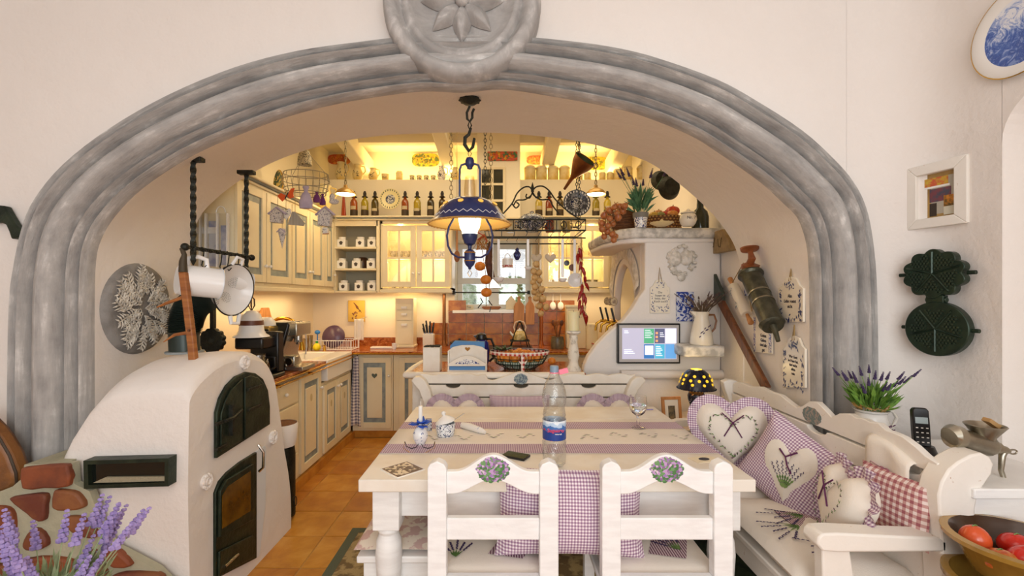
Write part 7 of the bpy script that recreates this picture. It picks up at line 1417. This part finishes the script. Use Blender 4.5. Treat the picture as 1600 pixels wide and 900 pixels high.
for px, yb, r, lb, kind_ in ((779, 435, .047, 'white enamel ladle on the pot rack in front of the window, big bowl', 'l'), (825, 418, .030, 'white enamel ladle with small bowl in the middle of the pot rack', 'l'), (879, 436, .036, 'white enamel ladle with round bowl right of the garlic braid', 'l'), (898, 438, .058, 'white enamel skimmer with flat holed disc at the right of the pot rack', 's')):
    t = hang('enamel_ladle' if kind_ == 'l' else 'enamel_skimmer', lb, 'ladle' if kind_ == 'l' else 'skimmer', px); zb = hangz(yb)-RAILZ
    obj('handle', B().box(-.011,.011,-.003,.003,zb+r*.4,-.01), ENAMEL, t, bevel=.003)
    if kind_ == 'l': obj('ladle_bowl', B().lathe([(0,-r*.75),(r*.6,-r*.6),(r,-.0),(r*.97,r*.15),(r*.9,.0),(r*.5,-r*.5),(0,-r*.6)], 24, (0, -.01, zb)), ENAMEL, t, ang=60)
    else:
        obj('disc', B().lathe([(0,-.004),(r*.8,-.006),(r,-.016),(r,-.012),(r*.8,.0),(0,.002)], 30, (0,0,zb), 'Y'), ENAMEL, t, ang=60); b = B()
        for i in range(1, 5):
            for k in range(i*6): a = 2*PI*k/(i*6); b.ell((r*.18*i*math.cos(a), -.007, zb+r*.18*i*math.sin(a)), (.002,.001,.002), 5, 3)
        obj('holes', b, mat('hole_shade', '#8c877c', .8), t)
GAR = mat('garlic_skin', '#d8b880', .5, c2='#c69a5c', sc=20); o0 = None
bc = thing('twisted_twine', 'twisted cord carrying the pale onion braid on the pot rack', 'cord', (P(842, 0, RY).x, RY, RAILZ)); obj('cord_strand', B().tube([(0,0,.005),(-.003,.012,-.15),(.01,.02,-.35),(.03,.02,-.55)], .005, 6), TWINE, bc)
for k, (px, py) in enumerate([(838,413),(834,424),(842,426),(836,434),(833,441),(843,438),(836,448),(835,456),(846,452),(841,461),(838,466),(848,467),(842,478),(853,480),(845,490)]):
    p = P(px, py, RY-.02+.02*(k % 2))
    if o0 is None: o0 = t = thing('pale_onion', 'pale onion in the braid hanging from the pot rack', 'onion', p, group='pale onions in the hanging braid'); obj('bulb', B().lathe([(0,-.026),(.018,-.022),(.029,0),(.02,.02),(.006,.03),(0,.036)], 16), GAR, t, ang=80); obj('root_tuft', B().ell((0,0,-.027), (.006,.006,.003), 6, 4), DRY, t); t.rotation_euler = (1.2, 0, .3)
    else: dup(o0, p, rot=(random.uniform(.9, 1.6), 0, random.uniform(-.6, .6)), sc=random.uniform(.85, 1.12))
o0['label'] = 'topmost pale onion of the braid hanging from the pot rack'; t = [o for o in C.objects if o.name.startswith('pale_onion')][-1]; t['label'] = 'lowest pale onion of the braid hanging from the pot rack'
CHI = mat('chilli_red', '#9c1f1c', .25); c0_ = None
cc = thing('straw_plait', 'pale straw cord of the chilli string at the right of the pot rack', 'cord', (P(908, 0, RY).x, RY, RAILZ)); obj('cord_strand', B().tube([(0,0,.005),(.01,.0,-.2),(.0,0,-.35),(.02,0,-.6)], .004, 6), TWINE, cc)
b = B(); rnd = random.Random(12); [b.tube([(rnd.uniform(-.01,.02), -.01, -z), (rnd.uniform(-.03,.03), -.015, -z-.06)], .0015, 4) for z in [i*.02 for i in range(30)]]; obj('straw_strands', b, MC['straw'], cc, kind='stuff')
for k, (px, py, a) in enumerate([(906,415,.2),(911,425,-.3),(914,438,-.5),(917,448,-.6),(909,452,.3),(905,462,.35),(911,466,.1),(914,470,.0),(905,476,.4),(908,484,.25),(912,492,-.2),(916,500,-.5),(903,404,.4),(906,396,-.2)]):
    p = P(px, py, RY-.03)
    if c0_ is None: c0_ = t = thing('chilli', 'dried red chilli on the string at the right of the pot rack', 'chilli', p, group='dried chillies on the string'); obj('pod', B().tube([(0,0,.035),(.004,0,.02),(.006,0,-.01),(.0,0,-.045)], [.006,.012,.011,.001], 8), CHI, t, ang=80); obj('stalk', B().tube([(0,0,.034),(-.004,0,.05)], .002, 4), DRY, t); t.rotation_euler = (0, a, 0)
    else: dup(c0_, p, rot=(0, a, rnd.uniform(0, 3)), sc=rnd.uniform(.9, 1.3))
o0 = None; DOR = mat('dried_orange', '#c86a14', .45, c2='#d88428', sc=18, bump=.3, bsc=60)
for k, (px, py, lb) in enumerate([(750,416,'uppermost of the three dried oranges strung below the pot rack'),(759,437,'middle one of the three dried oranges strung below the pot rack'),(760,457,'lowest of the three dried oranges strung below the pot rack')]):
    p = P(px, py, RY-.12)
    if o0 is None: o0 = t = thing('dried_orange', lb, 'orange', p, group='dried oranges on the string'); obj('fruit', B().ell((0,0,0), (.042,.042,.036), 18, 12), DOR, t, ang=80); obj('calyx', B().ell((0,0,.036), (.006,.006,.002), 6, 4), DRY, t)
    else: dup(o0, p, lb)
t = thing('orange_string', 'cord with dark ribbon bows carrying the dried oranges', 'cord', (P(757, 0, RY-.12).x, RY-.12, RAILZ)); obj('cord_strand', B().tube([(0,.12,.006),(-.0,.02,-.02),(-.02,0,-.1),(.01,0,-.3),(.015,0,-.55)], .003, 5), TWINE, t); b = B(); [b.tube([(x, -.01, z), (x+dx, -.02, z-.04)], .004, 5) for x, z, dx in ((-.03,-.48,.02),(-.02,-.52,-.03),(.03,-.5,.03),(.05,-.55,-.01))]; obj('ribbon_ends', b, BLACK, t, kind='stuff')
t = hang('cured_sausage', 'dark mottled cured sausage hanging in front of the window', 'sausage', 765); obj('sausage_body', B().tube([(0,.0,-.03),(.0,0,-.08),(-.01,0,-.2),(.02,0,-.34),(.03,0,-.38)], [.006,.026,.03,.028,.008], 14), mat('cured_skin', '#5c2f18', .6, c2='#3c1c10', sc=20, bump=.5), t, ang=80)
t = hang('white_mug', 'white lettered mug hanging below the pot rack in front of the window', 'mug', 793); zb = hangz(412)-RAILZ; obj('mug_body', B().lathe([(0,-.035),(.042,-.035),(.042,.04),(.039,.04),(.038,-.03),(0,-.03)], 24, (0,0,zb)), PORC, t, ang=60); obj('red_print', B().lathe([(.0425,-.03),(.0425,-.012)], 24, (0,0,zb), a0=-PI, a1=0), mat('red_print', '#b0402c', .4, c2='#e8ddd2', sc=80, lo=.5, hi=.53), t); obj('handle', B().tube([(.0+.022*math.cos(a), 0, zb+.05+.03*math.sin(a)) for a in [i*PI/6 for i in range(12)]], .004, 6, closed=True), PORC, t)
t = hang('cobalt_ornament', 'small cobalt blue glazed jar ornament beside the white mug', 'ornament', 808); zb = hangz(397)-RAILZ; obj('ornament_body', B().lathe([(0,-.05),(.012,-.048),(.028,-.02),(.03,.0),(.018,.02),(.012,.03),(.018,.036),(.006,.05),(0,.052)], 18, (0,0,zb)), mat('cobalt_print', '#20265c', .15, c2='#5a66a8', sc=60, lo=.56, hi=.6), t, ang=60); obj('cord', B().cyl((0,0,zb+.05),(0,0,-.03),.0015), TWINE, t)
t = hang('wooden_spoon', 'long honey-brown wooden spoon hanging left of the window behind the blue lamp', 'spoon', 757); t.location.x = P(714, 0, 3.9).x; t.location.y = 3.9; t.location.z = hangz(355, 3.9); obj('stick', B().cyl((0,0,-.02),(0,0,-.20),.008,.010), WOODL, t); obj('spoon_bowl', B().ell((0,0,-.25), (.026,.012,.05), 14, 9), WOOD, t); obj('hanging_cord', B().cyl((0,0,0),(0,0,3.14-hangz(355,3.9)),.002), TWINE, t)
for px, py, c_, lb in ((838, 404, '#c8b8a0', 'pale cloth heart hanging from the pot rack, left'), (860, 404, '#cfc0aa', 'pale cloth heart with red twigs hanging from the pot rack, right')):
    t = hang('cloth_heart', lb, 'heart', px, RY+.01); zb = hangz(py, RY)-RAILZ; b = B(); b.M = Matrix.Translation((0, 0, zb)); pillow(b, heart(24, .09, .08), .03, 5); obj('cover', b, mat('heart_'+c_, c_, .8), t, ang=80); obj('loop', B().tube([(-.006,0,zb+.03),(0,0,-.03),(.006,0,zb+.03)], .002, 5), mat('rust_cord', '#7c4a24', .8), t)
for px, py, r, lb in ((885.5, 411, .022, 'small dark round ornament hanging right of the middle ladle'), (894, 418, .027, 'brown wooden disc hanging behind the skimmer')):
    t = hang('round_ornament', lb, 'ornament', px, RY+.06); zb = hangz(py, RY+.06)-RAILZ; obj('disc', B().lathe([(0,-.012),(r,-.01),(r*1.05,0),(r,.01),(0,.012)], 20, (0,0,zb), 'Y'), BLACK if r < .025 else WOODD, t); obj('cord', B().cyl((0,0,zb+r),(0,0,-.03),.0015), TWINE, t)
t = hang('steel_scoop', 'shiny steel scoop hanging beside the dried oranges', 'scoop', 770, RY-.05); zb = hangz(445, RY-.05)-RAILZ; obj('scoop_blade', B().prism([(-.03,-.03),(.02,-.025),(.075,.0-.03),(.02,.03),(0,.05),(-.02,.03)], -.008, .0), CHROME, t, bevel=.003); t.children[-1].location.z = zb; obj('handle', B().cyl((0,0,zb+.04),(0,0,-.03),.004), CHROME, t)
t = thing('dried_twigs', 'dried orange twig bunch with red bow tied to the left end of the pot rack', 'bouquet', (P(757, 0, RY).x, RY-.02, RAILZ+.03)); b = B(); [b.tube([(0,0,0),(rnd.uniform(-.07,.03), rnd.uniform(-.03,.0), -.06), (rnd.uniform(-.10,.04), rnd.uniform(-.04,.0), -.13)], .002, 4) for _ in range(26)]; obj('twigs', b, mat('orange_straw', '#b87a2c', .9), t, kind='stuff'); b = B(); b.tube([(-.06,-.03,.01),(0,-.03,-.02),(-.05,-.03,-.05)], .005, 5).tube([(0,-.03,-.02),(.02,-.03,-.07)], .004, 5); obj('red_bow', b, mat('red_ribbon', '#b83024', .6), t)
# copper funnel
FP = P(905, 262, 3.45); t = thing('copper_funnel', 'old copper funnel with dark green inside hanging at a tilt right of the pot rack', 'funnel', FP, rot=(.55, .62, 0)); FUN = mat('old_copper', '#8a5426', .4, .6, c2='#6a3c1c', sc=9)
obj('cone', B().lathe([(.085,.075),(.09,.08),(.088,.07),(.075,.02),(.028,-.07),(.016,-.10),(.010,-.20)], 30), FUN, t, ang=60); obj('dark_inside', B().lathe([(.086,.076),(.07,.02),(.02,-.06)], 30), mat('patina', '#3c4a24', .6), t); obj('ring', B().tube([(.09+.02*math.cos(a), 0, .08+.02*math.sin(a)) for a in [i*PI/5 for i in range(10)]], .003, 5, closed=True), IRON, t)
chain('hanging_chain', 'short chain holding the copper funnel to the ceiling', 905, 3.45, FP.z+.10, 3.14)
# ================================================================ WIRE BASKET MOBILE
GY = 3.3; GC = P(478, 283, GY); t = thing('wire_basket', 'large white wire basket hung with sachets below the left soffit', 'basket', GC)
def gz(py): return P(0, py, GY).z-GC.z
for z, r in ((gz(272), .155), (gz(283), .165), (gz(296), .155), (gz(303), .14)): obj('wire_hoop', B().tube([(r*math.cos(i*PI/18), r*.8*math.sin(i*PI/18), z) for i in range(36)], .0028, 5, closed=True), mat('grey_wire', '#8d8470', .5, .3), t)
for k in range(20): a = 2*PI*k/20; obj('wire_rib', B().tube([(r*math.cos(a), r*.8*math.sin(a), z) for z, r in ((gz(272),.155),(gz(283),.165),(gz(303),.14))], .0018, 4), MC['grey_wire'], t)
for k in range(3): a = 2*PI*k/3+.5; obj('hanger_wire', B().tube([(.155*math.cos(a), .125*math.sin(a), gz(272)), (0, 0, gz(235)), (0, 0, 3.14-GC.z)], .002, 4), MC['grey_wire'], t)
LINB = bluew('sprigged_linen', 70, .56, '#6f6a74', '#d0c8c0', .9); LIL = mat('lilac_cloth', '#a79bb0', .9, c2='#b8acc0', sc=12); PUR = mat('purple_organza', '#6a2a6c', .6)
def hung(name, label, cat, px, py, Y=GY-.12, cordpy=297, group=None):
    p = P(px, py, Y); t = thing(name, label, cat, p, group=group); obj('cord', B().cyl((0,0,.0),(0,0,P(0,cordpy,Y).z-p.z),.0015,None,5), TWINE, t); return t
t = hung('fabric_butterfly', 'orange butterfly clipped to the wire basket', 'butterfly', 448, 306, GY-.15); b = B()
for s_, L_ in ((1, [(0,0),(.03,.05),(.055,.055),(.045,.02),(.05,-.01),(.02,-.02)]), (-1, [(0,0),(-.04,.02),(-.065,.0),(-.05,-.02),(-.03,-.04),(-.01,-.02)])): obj('wing', B().prism(L_, -.001, .001), mat('butterfly_orange', '#d8541a', .5), t)
obj('body', B().cyl((-.01,-.003,-.02),(.012,-.003,.025),.004), BLACK, t)
def bag(name, label, px, py, w_, h_, m_, Y=GY-.14, bow=None):
    t = hung(name, label, 'sachet', px, py, Y); w2, h2 = w_/2/F*Y, h_/F*Y; obj('sachet_bag', B().lathe([(0,-h2*.5),(w2*.9,-h2*.46),(w2,-h2*.2),(w2*.6,h2*.15),(w2*.22,h2*.28),(w2*.5,h2*.46),(w2*.42,h2*.5),(0,h2*.35)], 16, sy=.55), m_, t, ang=70)
    obj('ribbon', B().tube([(w2*.24*math.cos(i*PI/5), w2*.14*math.sin(i*PI/5), h2*.28) for i in range(10)], .003, 5, closed=True), bow or LIL, t); return t
bag('lavender_sachet', 'grey-lilac lavender sachet bag hanging from the middle of the wire basket', 478, 309, 22, 36, LIL)
bag('purple_sachet', 'purple organza sachet hanging at the back of the wire basket', 495, 308, 12, 18, PUR, GY, PUR); bag('purple_sachet', 'second purple organza sachet, right of the first', 504, 312, 10, 18, PUR, GY+.05, PUR)
def house(px, py, label, w_=24, h_=24):
    t = hung('fabric_birdhouse', label, 'birdhouse', px, py, GY-.14); k = 1/F*(GY-.14); w2, h2 = w_/2*k, h_*k; obj('house_body', B().prism([(-w2*.8,-h2*.5),(w2*.6,-h2*.55),(w2*.8,.1*h2),(0,h2*.4),(-w2*.8,.1*h2)], -.03, .02), LINB, t, bevel=.005)
    for s_ in (-1, 1): obj('roof_slope', B().tube([(0,-.01,h2*.48),(s_*w2*1.15,-.01,.05*h2)], .012, 6, flat=.6), LIL, t)
    return t
house(434, 336, 'grey sprigged birdhouse with lilac roof at the lower left of the wire basket'); birdh = house(509, 338, 'grey sprigged birdhouse with lilac roof at the lower right of the wire basket', 26, 30)
t = hung('spotted_heart', 'white spotted fabric heart between the birdhouse and the fan', 'heart', 447, 335); b = B(); pillow(b, heart(24, .075, .085), .03, 5); obj('cover', b, bluew('spotted_cloth', 90, .6, '#4a4650', '#e4ddd0', .9), t, ang=80)
t = hung('fabric_fan', 'grey striped fabric fan hanging below the wire basket', 'fan', 461, 342); obj('fan_cloth', B().prism([(-.02,.05),(.0,.05),(.07,-.03),(.06,-.05),(-.05,-.04)], -.004, .004), gingham('grey_stripes', '#b8b0a0', '#b8b0a0', '#8d8474', .008, (0,2), True), t)
t = hung('fabric_carrot', 'slim pointed grey sachet with bow hanging lowest from the wire basket', 'sachet', 441, 370, cordpy=345); obj('cone_body', B().lathe([(0,-.085),(.008,-.05),(.026,.03),(.024,.055),(.0,.06)], 16), LINB, t, ang=70); obj('ribbon', B().tube([(-.03,-.02,.03),(0,-.026,.055),(.03,-.02,.03)], .004, 5), LIL, t)
t = hung('fabric_angel', 'grey patterned fabric bird at the right of the wire basket', 'bird', 522, 315); obj('body', B().ell((0,0,0), (.035,.02,.02)), LINB, t); obj('wing', B().ell((-.01,-.01,.025), (.02,.01,.03)), LINB, t)
t = birdh; obj('hanging_cube', B().box(-.02,.02,-.02,.02,-.125,-.078), MC['spotted_cloth'], t, bevel=.008); obj('cube_cord', B().cyl((0,0,-.08),(0,0,-.05),.0015,None,5), TWINE, t); obj('beak', B().tube([(-.015,-.022,-.127),(.03,-.022,-.122)], .003, 5), WOODL, t)
# ================================================================ HANGING RAIL WITH ENAMELWARE
RXX = -1.44; ya, yb_ = 2.12, 2.56
t = thing('iron_hanging_rail', 'twisted black iron rail hung from the arch by two twisted bars', 'rail', (RXX, (ya+yb_)/2, 1.62)); yo = -(ya+yb_)/2
zr = lambda Y: 1.625
for Yh, pyt in ((ya, 250), (yb_, 268)):
    zt2 = {250: EYE+(465-250)/F*2.12, 268: EYE+(465-270)/F*2.56}[pyt]
    N = 40; obj('twisted_bar', B().tube([(0, Yh+yo, -.08+(zt2-1.62+.08)*i/N) for i in range(N+1)], [.002, .008]+[.013]*(N-1), 4, twist=.45), IRON, t, ang=25)
    obj('ceiling_plate', B().box(-.045, .045, Yh+yo-.02, Yh+yo+.02, zt2-1.62-.01, zt2-1.62+.012), IRON, t, rot=(0, 0, 0), bevel=.004)
N = 30; obj('cross_bar', B().tube([(0, ya-.05+yo+(yb_-ya+.1)*i/N, 0) for i in range(N+1)], .011, 4, twist=.5), IRON, t, ang=25)
for y in (ya-.055, yb_+.055): obj('ball_end', B().ell((0, y+yo, 0), (.018,.018,.018), 10, 7), IRON, t)
for y in (ya+.06, ya+.2, ya+.26, yb_-.09, yb_-.02): obj('hook', B().tube([(0, y+yo, .012), (.012, y+yo, .0), (.006, y+yo, -.05), (.0, y+yo, -.075), (.012, y+yo-.004, -.09), (.026, y+yo-.004, -.075)], .003, 5), IRON, t)
def eJug(name, label, Y, L_, r, py, handle_top=True):
    c_ = Vector((RXX, Y, EYE-(py-VY)/F*Y)); t = thing(name, label, 'mug', c_, rot=(0, .10, .85))
    obj('mug_body', B().lathe([(0,-L_/2),(r*.93,-L_/2),(r,-L_/2+.012),(r,L_/2-.006),(r*1.05,L_/2),(r*.97,L_/2),(r*.95,-L_/2+.02),(0,-L_/2+.015)], 32, axis='X'), ENAMEL, t, ang=50)
    obj('handle', B().tube([(-L_*.32, 0, r*.97), (-L_*.30, 0, r*1.45), (-L_*.1, 0, r*1.62), (L_*.12, 0, r*1.5), (L_*.16, 0, r*.97)], .011 if r > .05 else .007, 8), ENAMEL, t); obj('rim', B().lathe([(r*1.05,L_/2-.003),(r*1.08,L_/2),(r*1.05,L_/2+.003),(r*1.0,L_/2)], 32, axis='X'), mat('pale_rim', '#dfe3e8', .2), t); return t
eJug('enamel_mug', 'large white enamel measuring jug hanging at the near end of the rail', 2.16, .17, .072, 440); eJug('enamel_mug', 'small white enamel mug hanging at the far end of the rail', 2.52, .085, .052, 441)
cp = P(366, 453, 2.38); t = thing('enamel_colander', 'white enamel colander with black rim hanging on the rail between the mugs', 'colander', (cp.x, 2.38, cp.z), rot=(.12, .22, 1.4)); r = .135
obj('colander_bowl', B().lathe([(0,.085),(.05,.082),(.10,.055),(.128,.01),(r,0),(.13,-.004),(.10,.05),(.05,.077),(0,.08)], 40, axis='Y'), ENAMEL, t, ang=60); obj('black_rim', B().tube([(r*math.cos(i*PI/24), -.002, r*math.sin(i*PI/24)) for i in range(48)], .004, 6, closed=True), BLACK, t); b = B()
for cxh, czh in ((-.045,.045),(.03,-.04),(-.04,-.065),(.05,.045)):
    for i in range(4):
        for k in range(max(1, i*6)):
            a = 2*PI*k/max(1, i*6); x, z = cxh+.0085*i*math.cos(a), czh+.0085*i*math.sin(a); rr = math.hypot(x, z); dy = .08-rr**2*3.6 if rr < .11 else .02
            b.ell((x, dy-.003, z), (.0022,.002,.0022), 5, 3)
obj('holes', b, mat('hole_dark', '#5c5850', .8), t); 
obj('handle', B().tube([(.02,.0,-r), (.03,-.01,-r-.035), (.075,-.01,-r-.03), (.08,.0,-r+.02)], .011, 8), ENAMEL, t); obj('handle', B().tube([(-.06,.0,r*.88), (-.05,-.01,r+.03), (-.01,-.01,r+.03), (.0,.0,r)], .009, 8), ENAMEL, t)
p = P(298, 480, 2.06); t = thing('wooden_flail', 'long honey-wood tool with iron socket hanging from the near end of the rail', 'tool', (P(298, 0, 2.06).x, 2.06, P(0, 480, 2.06).z)); z_2 = lambda py: P(0, py, 2.06).z-t.location.z; x_2 = lambda px: P(px, 0, 2.06).x-t.location.x
obj('iron_loop', B().tube([(x_2(284),0,z_2(388)),(x_2(288),0,z_2(398)),(x_2(286),0,z_2(408)),(x_2(286),0,z_2(425))], [.01,.011,.016,.019], 10), mat('rusty_iron', '#4a4030', .6, .4), t)
obj('shaft', B().prism([(x_2(281),z_2(425)),(x_2(292),z_2(425)),(x_2(305),z_2(530)),(x_2(312),z_2(606)),(x_2(300),z_2(608)),(x_2(295),z_2(540)),(x_2(288),z_2(480))], -.014, .014), WOOD, t, bevel=.005); obj('prong', B().tube([(x_2(287),0,z_2(464)),(x_2(262),-.01,z_2(474)),(x_2(248),-.01,z_2(480))], [.008,.007,.003], 8), WOOD, t); obj('prong', B().tube([(x_2(292),0,z_2(520)),(x_2(275),-.01,z_2(523)),(x_2(258),-.01,z_2(534))], [.008,.007,.002], 8), WOOD, t)
for px, py in ((299,516),(305,579)): obj('peg', B().cyl((x_2(px), -.02, z_2(py)), (x_2(px), .02, z_2(py)), .006), WOODD, t)
# stove pipe, cast iron roundel, plaster roundel, glass lantern
b = B(); N = 46; ppx = smooth_curve([Vector((289,552,0)), Vector((288,520,0)), Vector((291,500,0)), Vector((300,480,0)), Vector((312,470,0)), Vector((322,464,0)), Vector((330,462,0))], 8)
t = thing('stove_pipe', 'ribbed black stove pipe bending from the top of the oven', 'pipe', P(289, 552, 2.32)); o_ = t.location.copy(); b = B(); L2 = [P(v_.x, v_.y, 2.32+.42*(i_/len(ppx))**3)-o_ for i_, v_ in enumerate(ppx)]; rs = [.066 if i < 12 else .064+.008*(i % 2) for i in range(len(L2))]; 
fine = []; rf = []
for i in range(len(L2)-1):
    for q in (0, .5): fine.append(L2[i].lerp(L2[i+1], q)); rf.append(.068 if i < 8 else (.080 if q == 0 else .066))
obj('pipe', B().tube(fine, rf, 28), mat('matt_black_steel', '#2e3832', .32, .25), t, ang=70); fine[0]; obj('collar', B().lathe([(.066,0),(.085,.002),(.085,.012),(.066,.014)], 28), mat('grey_collar2', '#9aa0a0', .6), t)
t = thing('cast_iron_roundel', 'scalloped black cast iron disc behind the stove pipe', 'roundel', P(332, 532, 2.75)); obj('disc', B().prism(flower((0,0), .075, .075, 6, .12), -.02, .02), IRON, t, bevel=.003); obj('boss', B().ell((0,-.02,0), (.025,.012,.025)), IRON, t); obj('hanging_bracket', B().box(-.01, .01, -.01, .02, .06, .3), IRON, t)
pcn = Vector((-1.845, 2.26, P(0, 482, 2.26).z)); RA = math.atan2(-.082, .75)
t = thing('carved_roundel', 'large grey oval plaster relief with carved leaves on the left reveal', 'relief', (-1.866, 2.325, EYE-17/F*2.3), rot=(0, 0, PI/2+.109)); m_ = t.location
obj('disc', B().lathe([(0,-.03),(.215,-.028),(.24,-.02),(.25,0),(0,0)], 48, axis='Y', sy=.93), mat('grey_disc', '#7b7875', .9, c2='#918e8a', sc=10, bump=.3), t, ang=60)
LFM = mat('limewashed_leaf', '#e2dccf', .8, c2='#b9b3a8', sc=26, bump=.3); rnd = random.Random(33)
def leaf(b, x, z, a, L_, w_, y=-.034):
    d = Vector((math.cos(a), 0, math.sin(a))); n_ = Vector((-math.sin(a), 0, math.cos(a))); 
    for s_ in (-1, 1):
        for q in range(5):
            p0 = Vector((x, y, z))+d*(L_*q/5); b.tube([p0, p0+d*L_*.16+n_*s_*w_*math.sin(PI*(q+.8)/6)*.6+Vector((0,-.006,0)), p0+d*L_*.26+n_*s_*w_*math.sin(PI*(q+.8)/6)], [.003,.005,.001], 4)
    b.tube([Vector((x, y, z)), Vector((x, y-.004, z))+d*L_], [.005,.002], 4)
for k in range(44):
    a = 2.4*k; r_ = .01+.14*(k/44)**.5; b = B(); leaf(b, r_*math.cos(a), r_*.95*math.sin(a), a+rnd.uniform(-.8,.8), .085, .038); obj('carved_leaf', b, LFM, t)
for k, (x, z) in enumerate(((-.05,-.03),(.06,-.01),(-.03,.09),(.02,-.12),(.09,.08))):
    b = B(); [b.tube([(x+.018*math.cos(q)+.012*math.cos(a), -.038-.004*math.sin(a), z+.018*math.sin(q)+.012*math.sin(a)) for a in [i*PI/4 for i in range(8)]], .003, 4, closed=True) for q in [j*PI/3 for j in range(6)]]; b.ell((x,-.036,z), (.012,.012,.012), 8, 6); obj('carved_flower', b, LFM, t)
t = thing('glass_wall_panel', 'glass wall case with blue windmill picture beside the first wall cabinet', 'panel', P(338, 360, 2.96)); w5 = lambda px, py: ((px-338)/F*2.96, -(py-360)/F*2.96)
def bx5(n_, x0, y0, x1, y1, m_, ya_=-.02, yb2=.02): a = w5(x0, y0); c = w5(x1, y1); return obj(n_, B().box(a[0], c[0], ya_, yb2, c[1], a[1]), m_, t)
bx5('back_board', 314, 334, 358, 418, mat('pale_board', '#e6dcc4', .6), .012, .02); bx5('blue_picture', 325, 345, 340, 416, mat('windmill_blue', '#8a94b8', .4, c2='#cfd0d4', sc=12), .006, .011); bx5('blue_picture', 344, 352, 354, 414, mat('windmill_blue'), .006, .011); bx5('front_glass', 314, 334, 358, 418, PANE, -.02, -.017)
for x in (314, 323, 341, 357): bx5('lead_strip', x, 334, x+1.6, 418, PORC, -.024, .0)
obj('top_scroll', B().tube([(w5(345,0)[0]+.03*math.cos(a), 0, w5(0,332)[1]+.04*math.sin(a)) for a in [i*PI/8 for i in range(9)]], .004, 6), PORC, t); obj('wall_bracket', B().box(-.31, -.0, .0, .02, -.02, .02), PORC, t)
